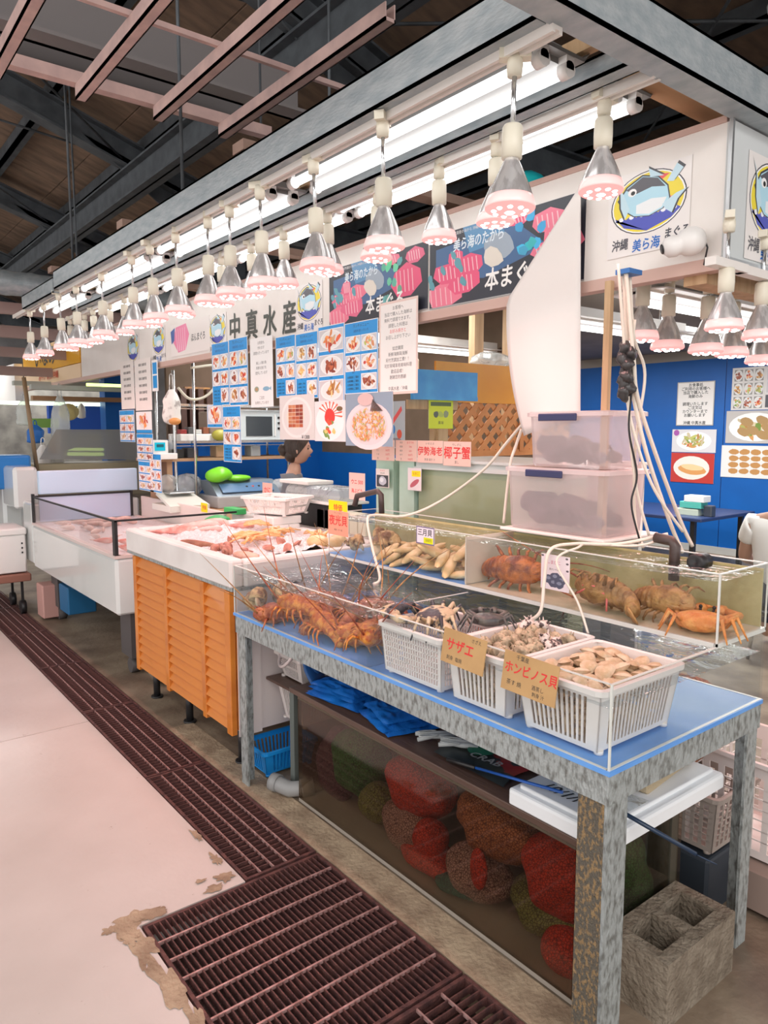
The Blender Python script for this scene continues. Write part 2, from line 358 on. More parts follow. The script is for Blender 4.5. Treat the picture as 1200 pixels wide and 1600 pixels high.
# main beams --------------------------------------------------------
def cbeam(x, y0, y1, z0, z1, name, label, wdt=.075):
    m = MB(); m.box(x, y0, z0, x+.008, y1, z1); m.box(x, y0, z0, x+wdt, y1, z0+.008); m.box(x, y0, z1-.008, x+wdt, y1, z1); m.box(x+wdt-.006, y0, z0, x+wdt, y1, z0+.025)
    return m.build(name, GALV, label=label, cat='beam', origin=(x, y0, z0))
cbeam(1.40, 1.22, 5.42, 2.55, 2.665, 'steel_beam', 'long galvanised steel beam over the front row of heat lamps')
cbeam(1.40, 5.45, 6.35, 2.53, 2.63, 'steel_beam', 'short galvanised beam continuing the long one at far left')
cbeam(1.78, 1.2, 6.4, 2.56, 2.62, 'steel_beam', 'thin galvanised channel between the two rows of tube lights', .06)
m = MB(); m.box(.2, 1.13, 2.545, 4.6, 1.138, 2.665); m.box(.2, 1.13, 2.545, 4.6, 1.21, 2.553); m.box(.2, 1.13, 2.657, 4.6, 1.21, 2.665)
m.build('steel_beam', GALV, label='galvanised steel beam crossing the top right corner in front', cat='beam', origin=(.2, 1.13, 2.545))
m = MB(); m.box(2.3, 1.14, 2.66, 4.6, 1.20, 2.72)
for k, y in enumerate((2.66, 4.03, 5.46)):
    m = MB(); m.box(1.40, y, 2.67, 4.2, y+.09, 2.71); m.build('timber_joist', mat('brown_board', (.36, .24, .19), .7, c2=(.28, .18, .14), scale=6), label='%s pinkish-brown joist above the gap between tube lights' % ('nearest', 'middle', 'farthest')[k], cat='joist')
m = MB(); m.box(1.73, 1.3, 2.62, 1.765, 6.4, 2.66); m.build('timber_batten', PINE, label='long orange pine batten above the tube lights', cat='batten')
m = MB(); m.lathe([(.05, 0), (.062, 0), (.062, 1.0), (.05, 1.0)], T(2.02, 1.36, 2.68) @ rotm(0, 90, 0)); m.build('cardboard_roll', mat('cardboard', (.48, .27, .14), .8, c2=(.38, .2, .1), scale=3), label='brown cardboard roll lying behind the corner beam', cat='roll')
m = MB(); m.lathe([(.05, 0), (.06, 0), (.06, .8), (.05, .8)], T(1.3, 1.55, 2.78) @ rotm(0, 60, 70)); m.build('cardboard_roll', MATS['cardboard'], label='brown cardboard roll sticking out at the top of the photo', cat='roll')
m = MB(); m.box(2.9, 1.1, 2.67, 3.02, 1.2, 2.76); m.build('junction_box', WHITEP, label='white junction box on the corner beam at upper right', cat='box')
m = MB(); m.tube([(2.3, .95, 3.4), (2.3, .95, 2.95), (2.34, 1.0, 2.86), (2.37, 1.12, 2.83)], .045, 12); m.build('duct_pipe', GALV, label='galvanised pipe with a bend above the corner beam', cat='pipe')
# spiral duct
m = MB()
pts = [(x_ * .05, 6.9, 2.83 - .01*x_/20) for x_ in range(-60, 60)]
m.tube(pts, lambda t: .10 + (.006 if int(t*119) % 4 == 0 else 0), 16); m.build('spiral_duct', GALV, label='ribbed spiral air duct at far left under the roof', cat='duct')
for k in range(5):
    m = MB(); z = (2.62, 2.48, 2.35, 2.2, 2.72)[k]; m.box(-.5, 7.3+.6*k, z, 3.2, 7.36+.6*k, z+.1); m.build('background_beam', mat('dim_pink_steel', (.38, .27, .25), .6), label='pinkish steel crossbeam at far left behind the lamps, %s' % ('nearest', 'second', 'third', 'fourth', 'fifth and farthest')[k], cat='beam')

# stall shell ---------------------------------------------------------
FX = 2.30
m = MB(); m.box(FX, 1.22, 2.135, FX+.02, 8.0, 2.54)
fas = thing('sign_fascia', 'white sign board fascia running along the top of the seafood stall', 'sign', (FX, 4, 2.135))
m.build('front_panel', WHITEB, fas)
q = MB(); q.box(FX-.004, 1.22, 2.10, FX+.05, 10.6, 2.14); q.box(FX-.006, 1.22, 2.54, FX+.05, 8.0, 2.56); q.build('edge_rail', mat('pink_rail', (.62, .42, .36), .5), fas)
q = MB(); q.box(FX, 1.20, 2.135, 4.6, 1.22, 2.54); q.build('side_panel', mat('grey_board', (.62, .65, .66), .5, c2=(.56, .6, .6), scale=3), fas)
q = MB(); q.box(FX, 1.195, 2.11, 4.6, 1.225, 2.135); q.box(FX-.008, 1.198, 2.12, FX+.004, 1.21, 2.555); q.build('corner_trim', STEEL, fas)
# far blue wall made of panels, stall back partition
wl = sgroup('wall_right')
for (a, b_) in ((-1, 1.3), (1.31, 4.73), (4.74, 6.5), (6.51, 8.3)):
    q = MB(); q.box(9.2, a, 0, 9.25, b_, 2.5); q.build('panel', BLUEP, wl)
q = MB(); q.box(9.18, -1, 0, 9.2, 8.3, .09); q.build('skirting', mat('grey_skirting', (.5, .5, .48), .6), wl)
q = MB(); q.box(9.2, -1, 2.5, 9.25, 8.3, 4.3); q.build('upper_panel', mat('beige_panel', (.42, .38, .34), .7), wl)
wl = sgroup('wall_left')
q = MB(); q.box(2.8, 7.0, .2, 4.6, 7.04, 1.5); q.build('lower_panel', BLUEP, wl)
q = MB(); q.box(2.8, 7.0, 1.5, 4.6, 7.04, 2.6); q.build('upper_panel', mat('brown_ply', (.17, .11, .075), .8, c2=(.12, .08, .05), scale=3), wl)
wl = sgroup('wall_back')
q = MB(); q.box(4.6, 3.6, 0, 4.64, 7.04, 2.6); q.build('panel', MATS['brown_ply'], wl)
q = MB(); q.box(4.56, 3.6, 0, 4.6, 7.0, 1.35); q.build('panel', BLUEP, wl)
m = MB(); m.box(2.6, 1.6, 2.62, 9.2, 7.0, 2.65)
m.build('interior_ceiling', mat('grey_ply', (.26, .23, .20), .8, c2=(.2, .18, .16), scale=2), kind='structure')
m = MB(); m.box(2.9, 7.2, 0, 3.02, 7.4, 2.35)
# wall far behind everything (next stalls)
m = MB(); m.box(-14, 21, 0, 14, 21.1, 5); m.build('wall_far', mat('far_wall', (.30, .30, .31), .8, c2=(.18, .17, .17), scale=1.2), kind='structure')
#@@OBJECTS

# ---------------------------------------------------------------- tube lights
TUBE = glow('lit_tube', (1, .985, .97), TUBE_STRENGTH)
def tube_fixture(x, y0, y1, z, label):
    t = thing('tube_light', label, 'light', (x, y0, z), 'fluorescent tube lights over the counters')
    m = MB(); m.box(x-.11, y0, z+.045, x+.11, y1, z+.055); m.box(x-.05, y0+.03, z+.03, x+.05, y1-.03, z+.08)
    m.poly([(x-.11, y0, z+.047), (x-.13, y0, z+.07), (x-.13, y1, z+.07), (x-.11, y1, z+.047)], (0, 0, .004)); m.poly([(x+.11, y0, z+.047), (x+.13, y0, z+.07), (x+.13, y1, z+.07), (x+.11, y1, z+.047)], (0, 0, .004))
    m.build('reflector', mat('tube_reflector', (.20, .195, .19), .4), t)
    for s_ in (-.052, .052):
        q = MB(); q.cyl((x+s_, y0+.035, z+.012), (x+s_, y1-.035, z+.012), .0165, n=10); q.build('tube', TUBE, t)
        for ya, d in ((y0+.002, 1), (y1-.002, -1)):
            q = MB(); q.cyl((x+s_, ya, z+.012), (x+s_, ya+.03*d, z+.012), .022, n=10); q.box(x+s_-.016, ya, z+.012, x+s_+.016, ya+.028*d, z+.05); q.build('end_cap', WHITEP, t)
    return t
F1 = [(1.33, 2.60), (2.74, 3.98), (4.12, 5.36), (5.58, 6.5)]
o1 = ('nearest', 'second', 'third', 'farthest')
for k, (a, b_) in enumerate(F1): tube_fixture(1.625, a, b_, 2.545, 'twin fluorescent tube light in the row nearer the aisle, %s of four' % o1[k])
F2 = [(1.36, 2.80), (2.86, 3.95), (4.0, 5.08), (5.14, 6.3)]
for k, (a, b_) in enumerate(F2): tube_fixture(1.99, a, b_, 2.56, 'twin fluorescent tube light in the row nearer the sign, %s of four' % o1[k])
m = MB(); m.box(2.14, 1.5, 2.62, 2.17, 6.6, 2.66); m.build('steel_channel', STEEL, label='thin steel channel beside the sign-side tube lights', cat='channel')
def xfix(x0, x1, y, z, label, strength=None):
    t = thing('tube_light', label, 'light', (x0, y, z), 'fluorescent tube lights inside the stall')
    m = MB(); m.box(x0, y-.06, z+.03, x1, y+.06, z+.10); m.poly([(x0, y-.06, z+.04), (x0, y-.13, z+.035), (x1, y-.13, z+.035), (x1, y-.06, z+.04)], (0, 0, .005)); m.poly([(x0, y+.06, z+.04), (x0, y+.13, z+.035), (x1, y+.13, z+.035), (x1, y+.06, z+.04)], (0, 0, .005)); m.build('housing', WHITEP, t)
    q = MB(); q.cyl((x0+.03, y, z), (x1-.03, y, z), .016); q.build('tube', TUBE, t)
    for xa in (x0+.2, x1-.2):
        q = MB(); q.cyl((xa, y, z+.09), (xa, y, 2.64), .005, n=6); q.build('hanger', CHROME, t)
    for xa in (x0, x1-.03):
        q = MB(); q.box(xa, y-.02, z-.02, xa+.03, y+.02, z+.04); q.build('lamp_holder', WHITEP, t)
xfix(2.66, 3.9, 1.75, 2.11, 'bright single-tube light right under the corner of the sign')
xfix(3.2, 4.4, 2.6, 2.16, 'single-tube light inside the stall behind the hanging cables')
xfix(3.35, 4.5, 4.3, 2.2, 'single-tube light seen over the orange board, right one')
xfix(2.62, 3.3, 4.4, 2.15, 'single-tube light seen over the orange board, left one behind the notice')
xfix(5.0, 6.2, 3.2, 2.3, 'single-tube light deep in the stall before the blue wall')

# ---------------------------------------------------------------- heat lamps
LENS = glow('lit_lamp_lens', (1, .34, .32), 1.2); LENSW = glow('lit_lamp_core', (1, .88, .84), 5)
REFL = mat('silver_reflector', (.62, .60, .60), .22, .55, (.86, .84, .84), 40, stretch=(1, 1, .02), lo=.45, hi=.55)
GLOWB = mat('glowing_lamp_glass', (.95, .56, .54), .25, emit=.42)
CREAMS = mat('cream_socket', (.80, .75, .62), .4)
def bulb_mesh():
    m = MB(); m.lathe([(.017, .135), (.019, .118), (.024, .108), (.034, .085), (.049, .05), (.0585, .02), (.061, .004), (.060, 0)], n=40, rib=.035); return m
def heat_lamp(rod, label):
    t = thing('heat_lamp', label, 'lamp', (0, 0, 0), 'clear heat lamps')
    b_ = bulb_mesh().build('bulb', REFL, t); q = MB(); q.lathe([(.0575, .030), (.0618, .018), (.0648, .006), (.0640, .001)], n=40); q.build('glowing_band', GLOWB, t)
    q = MB(); q.lathe([(.0642, .001), (.060, -.003), (.03, -.007), (.0, -.008)], n=24); q.build('lens', LENS, t)
    q = MB()
    for k in range(9):
        a = 2*PI*k/9; q.ell((.041*math.cos(a), .041*math.sin(a), -.006), (.0095, .0075, .004), n=8, h=4)
    q.ell((0, 0, -.009), (.014, .014, .004), n=8, h=4); q.build('hot_spot', LENSW, t)
    q = MB(); q.lathe([(.012, .122), (.026, .125), (.027, .16), (.026, .20), (.022, .206), (.0, .207)], n=20); q.build('socket', CREAMS, t)
    q = MB(); q.cyl((0, 0, .205), (0, 0, .21+rod), .0065, n=8); q.build('rod', CHROME, t)
    q = MB(); q.lathe([(.0, .208+rod), (.019, .21+rod), (.021, .235+rod), (.018, .26+rod), (.0, .261+rod)], n=14); q.box(-.015, -.04, .25+rod, .015, .04, .275+rod); q.build('track_adapter', CREAMS, t)
    return t
def spot(x, y, z, k=1.0, ang=120):
    l = bpy.data.lights.new('heat_lamp_light', 'SPOT'); l.energy = BULB_WATT * k; l.color = (1, .46, .42); l.spot_size = math.radians(ang); l.spot_blend = .7; l.shadow_soft_size = .05
    o = bpy.data.objects.new('heat_lamp_light', l); o.location = (x, y, z-.02); SC.collection.objects.link(o)
Y1 = [1.34, 1.86, 2.24, 2.63, 2.91, 3.13, 3.47, 3.76, 4.07, 4.6, 5.13, 5.48, 5.98, 6.4]
Y2 = [1.37, 1.79, 2.07, 2.45, 2.79, 3.17, 3.49, 3.85, 4.37, 4.9, 5.44, 5.78, 6.13, 6.42, 6.81]
ords = ['first', 'second', 'third', 'fourth', 'fifth', 'sixth', 'seventh', 'eighth', 'ninth', 'tenth', 'eleventh', 'twelfth', 'thirteenth', 'fourteenth', 'fifteenth']
LA = heat_lamp(.115, 'x'); LBp = heat_lamp(.005, 'x')
def placel(proto, i, x, y, z, label):
    jx = (R.uniform(-.05, .05), R.uniform(-.04, .04), R.uniform(0, 6))
    if i == 0: proto.location = (x, y, z); proto.rotation_euler = jx; proto['label'] = label; o = proto
    else: o = dup(proto, (x, y, z), rot=jx, label=label)
    spot(x, y, z); return o
for i, y in enumerate(Y1):
    placel(LA, i, 1.46, y, 2.55-.115-.275, 'long-rod heat lamp of the front row, %s from the right' % ords[i])
for i, y in enumerate(Y2):
    placel(LBp, i, 1.88, y, 2.56-.005-.275+.01, 'short-stem heat lamp of the back row, %s from the right' % ords[i])
for (x, k) in ((1.46, 'front'), (1.88, 'back')):
    m = MB(); z = 2.535 if k == 'front' else 2.55
    m.box(x-.018, 1.2, z, x+.018, 6.9, z+.02); m.box(x-.018, 1.2, z-.008, x-.008, 6.9, z); m.box(x+.008, 1.2, z-.008, x+.018, 6.9, z)
    m.build('lighting_track', WHITEB, label='white lighting track carrying the %s row of heat lamps' % k, cat='track', origin=(x, 1.2, z))
# lamps round the corner and inside
SIDE = [((2.235, 1.165, 1.905), 'A', 'heat lamp hanging under the corner of the sign, in front of the blue wall'),
        ((2.53, 1.64, 1.94), 'B', 'heat lamp among the hanging white cables, nearest the timber post'),
        ((2.71, 1.64, 1.918), 'B', 'heat lamp just right of the hanging white cables'),
        ((2.725, 1.487, 1.893), 'B', 'heat lamp behind the corner lamp, left one of the pair under it'),
        ((2.92, 1.487, 1.893), 'B', 'heat lamp behind the corner lamp, right one of the pair under it'),
        ((2.52, 1.19, 1.90), 'A', 'heat lamp cut by the right edge of the photo, upper one'),
        ((3.2, 1.50, 1.88), 'B', 'heat lamp at the right edge of the photo, lower one')]
for (p, k, lab) in SIDE:
    o = dup(LA if k == 'A' else LBp, p, rot=(0, 0, R.uniform(0, 6)), label=lab, scale=.88 if k == 'A' else 1); spot(*p, k=.8)
m = MB(); m.box(2.32, 1.165, 2.085, 4.5, 1.20, 2.112); m.box(2.15, 1.155, 2.085, 2.35, 1.19, 2.11); m.build('lighting_track', WHITEB, label='white lighting track under the right-hand side of the sign', cat='track')
m = MB(); m.box(2.4, 1.625, 2.165, 3.2, 1.655, 2.19); m.build('lighting_track', WHITEB, label='short white lighting track over the hanging cables', cat='track')
m = MB(); m.box(2.4, 1.49, 2.165, 4.4, 1.52, 2.19); m.build('lighting_track', WHITEB, label='white lighting track inside the stall behind the corner lamps', cat='track')
m = MB(); m.box(2.33, 1.28, 2.07, 4.5, 1.36, 2.12); m.build('timber_beam', PINE, label='pine beam under the corner of the sign', cat='beam')
# amber lamps far left
AMB = glow('amber_bulb', (1, .42, .08), 3)
for k, (x, y, z) in enumerate(((1.0, 7.15, 2.42), (1.06, 7.3, 2.38))):
    t = thing('amber_lamp', 'small amber bulb at the far left edge, %s' % ('upper' if k else 'lower'), 'lamp', (x, y, z))
    q = MB(); q.lathe([(0, -.03), (.035, -.02), (.045, .01), (.03, .05), (.014, .08)], T(x, y, z), n=14); q.build('bulb', AMB, t)
    q = MB(); q.lathe([(.02, .07), (.022, .15), (0, .16)], T(x, y, z), n=12); q.cyl((x, y, z+.15), (x, y, z+.5), .004, n=6); q.build('socket', BLACK, t)

# camera-like speaker on the sign
t = thing('security_camera', 'round white security camera fixed to the corner of the sign', 'camera', (2.24, 1.33, 2.25))
q = MB(); q.lathe([(0, -.01), (.03, -.01), (.045, .01), (.05, .035), (.045, .06), (.036, .07), (.034, .08), (.038, .09), (.035, .115), (.02, .13), (0, .132)], T(2.272, 1.275, 2.20) @ Vector((-.55, .55, -.20)).to_track_quat("Z", "Y").to_matrix().to_4x4() @ Matrix.Scale(.9, 4), n=24); q.build('housing', WHITEP, t)
q = MB(); q.lathe([(0, .133), (.018, .133), (.016, .136), (0, .136)], T(2.272, 1.275, 2.20) @ Vector((-.55, .55, -.20)).to_track_quat("Z", "Y").to_matrix().to_4x4() @ Matrix.Scale(.9, 4), n=20); q.build('lens', BLACK, t)
q = MB(); q.tube([(2.268, 1.285, 2.215), (2.268, 1.262, 2.20), (2.28, 1.255, 2.17), (2.29, 1.27, 2.12)], .003, 6); q.build('cable', BLACK, t)

# ---------------------------------------------------------------- front table with the tanks
X0, X1, Y0_, Y1_ = 1.455, 2.225, .985, 2.94
t = thing('steel_table', 'rusty galvanised steel angle table carrying the glass tanks', 'table', (1.84, 1.96, 0))
for (x, y, sx, sy, mt_) in ((X0+.005, Y0_+.005, 1, 1, RUST), (X0+.005, 2.91, 1, -1, GALVO), (X1-.005, Y0_+.005, -1, 1, GALVO), (X1-.005, 2.91, -1, -1, GALVO)):
    q = MB(); W_ = .085 if mt_ is RUST else .06
    q.box(x, y+.0085*sy, 0, x+.008*sx, y+W_*sy, .699)
    if mt_ is not RUST: q.box(x, y, 0, x+W_*sx, y+.008*sy, .699)
    q.build('leg', mt_, t)
    if mt_ is RUST: q = MB(); q.box(x, y, 0, x+W_, y+.008, .699); q.build('leg_flange', GALVO, t)
for (xa, xb, xc) in ((X0, X0+.008, X0+.06), (X1, X1-.008, X1-.06)):
    q = MB(); q.box(xa, Y0_, .70, xb, 2.93, .7765); q.box(xb, Y0_+.009, .768, xc, 2.92, .7765); q.build('long_rail', GALVO, t)
for (ya, yb) in ((Y0_, Y0_+.008), (2.922, 2.93)):
    q = MB(); q.box(X0+.0082, ya, .70, X1-.0082, yb, .776); q.build('cross_rail', GALVO, t)
for y in (1.0, 1.6, 2.3, 2.86): q = MB(); q.box(X0+.065, y, .755, X1-.065, y+.05, .7665); q.build('cross_rail', GALVO, t)
for y in (1.12, 2.87): pass

# lower tank
BLUEB = mat('blue_tank_base', (.10, .32, .80), .35, c2=(.16, .40, .86), scale=5)
WATER = glassy('water_surface', (.88, .93, .95), .16, .03, bump=.9, bscale=16, bstretch=(1, .5, 1))
t = thing('display_tank', 'shallow clear acrylic tank with a blue base on the steel table', 'tank', (1.84, 1.96, .777))
q = MB(); q.box(X0-.005, Y0_-.005, .777, X1, 2.94, .789); q.build('base', BLUEB, t)
e = .007; zt = 1.0
for nm, (a, b_, c, d) in dict(front=(X0, Y0_+e, X0+e, 2.93), back=(X1-e, Y0_+e, X1, 2.93), end=(X0, Y0_, X1, Y0_+e), far=(X0, 2.93, X1, 2.937)).items():
    q = MB(); q.box(a, b_, .789, c, d, zt); q.build('glass_panel', GLASS, t)
    q = MB(); q.box(a-.0005, b_-.0005, zt, c+.0005, d+.0005, zt+.0022); q.build('panel_edge', EDGE, t); q = MB(); q.box(a-.001, b_-.001, .786, c+.001, d+.001, .79); q.build('panel_edge', EDGE, t)
q = MB(); q.box(X0-.001, Y0_-.001, .79, X0+.004, Y0_+.004, zt); q.build('corner_joint', EDGE, t); q = MB(); q.box(X0-.001, 2.932, .79, X0+.003, 2.938, zt); q.build('corner_joint', EDGE, t)
q = MB(); q.box(X0+e, 1.955, .789, 1.94, 1.961, .985); q.build('divider', GLASS, t)
q = MB(); q.box(X0+e, 1.955, .985, 1.94, 1.961, .987); q.build('panel_edge', EDGE, t)
q = MB(); q.grid(lambda u, v: Vector((X0+e+u*(X1-X0-2*e), 1.961+v*.965, .962)), 4, 6); q.build('water', WATER, t, label='clear water surface of the left lobster compartment')
q = MB(); q.grid(lambda u, v: Vector((X0+e+u*(X1-X0-2*e), Y0_+e+v*.963, .938)), 4, 6); q.build('water', WATER, t, label='clear water surface around the white baskets')
# upper tank
UX0, UX1, UY0, UY1, UZ0, UZ1 = 1.938, 2.223, .985, 2.90, 1.003, 1.205
t = thing('display_tank', 'long narrow acrylic tank raised along the back of the steel table', 'tank', (2.08, 1.94, UZ0))
q = MB(); q.box(UX0, UY0, UZ0, UX1, 1.98, UZ0+.008); q.build('base', mat('cream_base', (.70, .64, .48), .4, c2=(.55, .5, .36), scale=6), t)
q = MB(); q.box(UX0, 1.98, UZ0, UX1, UY1, UZ0+.012); q.build('base', BLUEB, t, label='blue half of the tank base')
TG = glassy('green_tinted_acrylic', (.93, .95, .86), .04)
for (a, b_, c, d) in ((UX0, UY0+e, UX0+e, UY1), (UX1-e, UY0+e, UX1, UY1), (UX0, UY0, UX1, UY0+e), (UX0, UY1-e, UX1, UY1)):
    q = MB(); q.box(a, b_, UZ0+.008, c, d, UZ1); q.build('glass_panel', GLASS, t)
    q = MB(); q.box(a-.0005, b_-.0005, UZ1, c+.0005, d+.0005, UZ1+.003); q.build('panel_edge', EDGE, t); q = MB(); q.box(a-.001, b_-.001, UZ0-.004, c+.001, d+.001, UZ0+.009); q.build('panel_edge', EDGE, t)
q = MB(); q.box(UX0-.001, UY0-.001, UZ0, UX0+.004, UY0+.004, UZ1); q.build('corner_joint', EDGE, t); q = MB(); q.box(UX1-.003, UY0-.001, UZ0, UX1+.001, UY0+.003, UZ1); q.build('corner_joint', EDGE, t); q = MB(); q.box(UX0-.001, UY1-.003, UZ0, UX0+.002, UY1+.001, UZ1); q.build('corner_joint', EDGE, t)
q = MB(); q.box(UX0+e, 1.975, UZ0+.01, UX1-e, 1.981, UZ1-.01); q.build('divider', mat('milky_divider', (.75, .66, .55), .4), t)
q = MB(); q.box(UX1-.014, UY0+.01, UZ0+.01, UX1-.009, UY1-.01, UZ1-.015); q.build('back_lining', mat('algae_lining', (.58, .52, .26), .5, c2=(.40, .34, .14), scale=9, bump=.1), t)
q = MB(); q.grid(lambda u, v: Vector((UX0+e+u*(UX1-UX0-2*e), UY0+e+v*(UY1-UY0-2*e), UZ1-.022)), 3, 10); q.build('water', WATER, t)
# tank supports
m = MB()
for y in (1.35, 2.0, 2.6):
    for x in (1.95, 2.18): m = MB(); m.box(x, y, .79, x+.025, y+.02, 1.0); m.build('tank_support', glassy('support_acrylic', (.85, .88, .9), .05), t)
# black pipe elbows
for k, (x, y, z) in enumerate(((2.16, 1.25, 1.2), (2.15, 2.80, 1.2))):
    t = thing('pipe_elbow', 'dark %s' % ('pipe elbow at the right end of the raised tank' if k == 0 else 'handle-like pipe elbow beside the yellow card at the left end of the raised tank'), 'pipe', (x, y, z))
    q = MB()
    if k == 0: q.tube([(x, y, z-.08), (x, y, z+.03), (x, y+.012, z+.045), (x, y+.07, z+.05)], .017, 12)
    else: q.tube([(x, y-.04, z), (x, y-.035, z+.09), (x, y-.01, z+.105), (x, y+.16, z+.07), (x, y+.18, z+.02)], .014, 12)
    q.build('pipe', mat('brown_black_pipe', (.07, .05, .045), .4), t)
m = MB(); m.lathe([(.0, 0), (.026, 0), (.028, .06), (.02, .064), (.0, .05)], T(2.20, 1.17, 1.19) @ rotm(0, -90, 0)); m.build('round_pipe', BLACK, label='round black pipe mouth at the right end of the raised tank', cat='pipe')

# ---------------------------------------------------------------- tank under the table
SX0, SX1, SY0, SY1, SZ = 1.572, 2.10, 1.15, 2.60, .475
MURK = glassy('murky_acrylic', (.76, .69, .61), .035, .05, body=(.22, .18, .15), bodyamt=.05)
t = thing('holding_tank', 'murky glass holding tank full of net sacks under the steel table', 'tank', (1.84, 1.9, 0))
for (a, b_, c, d) in ((SX0, SY0+.01, SX0+.01, SY1), (SX0, SY0, SX1, SY0+.01), (SX0, SY1-.01, SX1, SY1)):
    q = MB(); q.box(a, b_, .02, c, d, SZ); q.build('glass_panel', MURK, t)
q = MB(); q.box(SX0, SY0-.001, SZ-.012, SX0+.012, SY1, SZ); q.box(SX0-.001, SY0-.002, .02, SX0+.006, SY0+.005, SZ); q.box(SX0, SY0-.002, SZ-.012, SX1, SY0+.01, SZ); q.box(SX0, SY0, .005, SX1, SY1, .02); q.build('frame_edge', mat('dull_acrylic', (.34, .30, .26), .35), t)
q = MB(); q.box(SX1-.012, SY0+.01, .02, SX1, SY1-.01, SZ-.02); q.build('back_panel', mat('algae_dark', (.13, .14, .12), .6, c2=(.08, .1, .07), scale=4), t)
PLK = mat('dark_wet_plank', (.13, .075, .055), .45, c2=(.08, .045, .035), scale=4, stretch=(2, .3, 2), bump=.15)
for k, (a, b_) in enumerate(((1.567, 1.70), (1.705, 1.84), (1.845, 1.98), (1.985, 2.115))):
    q = MB(); q.cbox(a, 1.135, SZ, b_, 2.66 + .03*(k % 2), SZ+.022, .003); q.build('plank', PLK, t)
for (y, x) in ((2.68, 1.60), (2.68, 2.08)):
    q = MB(); q.box(x, y, 0, x+.04, y+.035, .475); q.build('post', mat('green_grey_post', (.13, .15, .14), .6), t)

# ---------------------------------------------------------------- louvred ice counter
OR = mat('orange_varnished_wood', (.72, .24, .03), .38, c2=(.58, .17, .02), scale=3, stretch=(1, .5, 3), coat=.3)
t = thing('ice_counter', 'white ice display counter with orange louvred wooden front', 'counter', (1.9, 3.6, 0))
CY0, CY1 = 2.965, 4.33
q = MB(); q.box(1.50, CY0+.01, .20, 2.28, CY1-.03, .88); q.build('body', mat('pale_pink_panel', (.78, .70, .68), .4), t)
q = MB()
q.box(1.458, CY0, .875, 2.3, CY1, .89); q.build('steel_rail', GALVO, t)
q = MB(); q.cbox(1.452, CY0, .89, 1.52, CY1, 1.02, .012); q.cbox(1.52, CY1-.07, .89, 2.32, CY1, 1.02, .012); q.cbox(1.52, CY0-.01, .89, 2.32, CY0+.05, 1.015, .012); q.cbox(2.26, CY0+.05, .89, 2.32, CY1-.07, 1.02, .012); q.build('rim', mat('white_rim', (.84, .80, .78), .45, c2=(.76, .71, .69), scale=5), t)
stl = [3.0, 3.42, 3.86, 4.24]
zb = .215
widths = [(2.985, 3.035), (3.26, 3.30), (3.725, 3.765), (4.18, 4.225)]
for (a, b_) in widths:
    q = MB(); q.cbox(1.452, a, zb-.02, 1.482, b_, .872, .003); q.build('stile', OR, t)
slm = {}
for (ya, yb) in ((3.035, 3.26), (3.30, 3.725), (3.765, 4.18)):
    n = 13; st = (.862 - zb) / n
    for k in range(n):
        q = MB(); z0 = zb + k*st
        L = yb-ya
        q.poly([(0, 0, 0), (-.02, 0, .002), (.008, 0, st+.006), (.016, 0, st+.006)], (0, L, 0))
        key = round(L, 3)
        if key not in slm: o = q.build('louvre_slat', OR); slm[key] = o.data
        else: o = bpy.data.objects.new('louvre_slat', slm[key]); SC.collection.objects.link(o)
        o.parent = t; o.location = (1.474-1.9, ya-3.6, z0)
q = MB(); q.box(1.485, 2.99, zb, 1.495, 4.22, .865); q.build('backing', OR, t)
for (x, y) in ((1.56, 3.72), (2.2, 3.72), (1.56, 3.1), (2.2, 3.1), (1.56, 4.2)):
    q = MB(); q.cyl((x, y, 0), (x, y, .2), .02); q.cyl((x, y, 0), (x, y, .012), .035); q.build('foot', BLACK, t)
# side screws
q = MB(); q.box(1.483, 2.968, .19, 1.60, 2.975, .88); q.build('side_panel', MATS['pale_pink_panel'], t)
# ice
ICE = mat('crushed_ice', (.80, .74, .76), .25, 0, (.90, .86, .88), 60, bump=.9, bscale=90)
def icef(u, v):
    x = 1.515 + u*.75; y = 3.01 + v*1.26
    return Vector((x, y, .985 + .035*math.sin(u*PI) + .03*noise.noise(Vector((x*9, y*9, 0))) + .016*noise.noise(Vector((x*40, y*40, 3)))))
q = MB(); q.grid(icef, 90, 130); q.build('ice_bed', ICE, kind='stuff', label='bed of crushed ice filling the louvred counter', cat='ice')
icez = lambda x, y: icef((x-1.515)/.75, (y-3.01)/1.26).z

# ---------------------------------------------------------------- white glass freezer
FW = mat('freezer_panel', (.74, .76, .75), .12, c2=(.70, .73, .72), scale=1.5, coat=.5)
t = thing('display_freezer', 'long white chest display freezer with low glass rail', 'freezer', (1.88, 5.6, .44))
FY0, FY1 = 4.56, 6.68
q = MB(); q.cbox(1.46, FY0, .44, 2.36, FY1, .80, .02); q.build('body', FW, t)
q = MB(); q.box(1.457, FY0, .80, 1.50, FY1, .82); q.box(1.46, FY0-.002, .80, 2.36, FY0+.04, .82); q.box(2.32, FY0, .80, 2.36, FY1, .82); q.build('top_rim', mat('pinkish_trim', (.72, .60, .57), .4), t)
q = MB(); q.box(1.50, FY0+.04, .80, 2.32, FY1, .815); q.build('tray', ICE, t)
q = MB(); q.box(1.468, FY0+.02, .82, 1.472, FY1, 1.03); q.box(1.47, FY0+.018, .82, 2.3, FY0+.022, 1.03); q.build('glass_rail', GLASS, t)
for b6 in ((1.462, FY0, .82, 1.482, FY0+.045, 1.04), (1.462, FY1-.04, .82, 1.482, FY1, 1.06), (2.29, FY1-.03, .82, 2.31, FY1, 1.05)): q = MB(); q.box(*b6); q.build('black_post', BLACK, t)
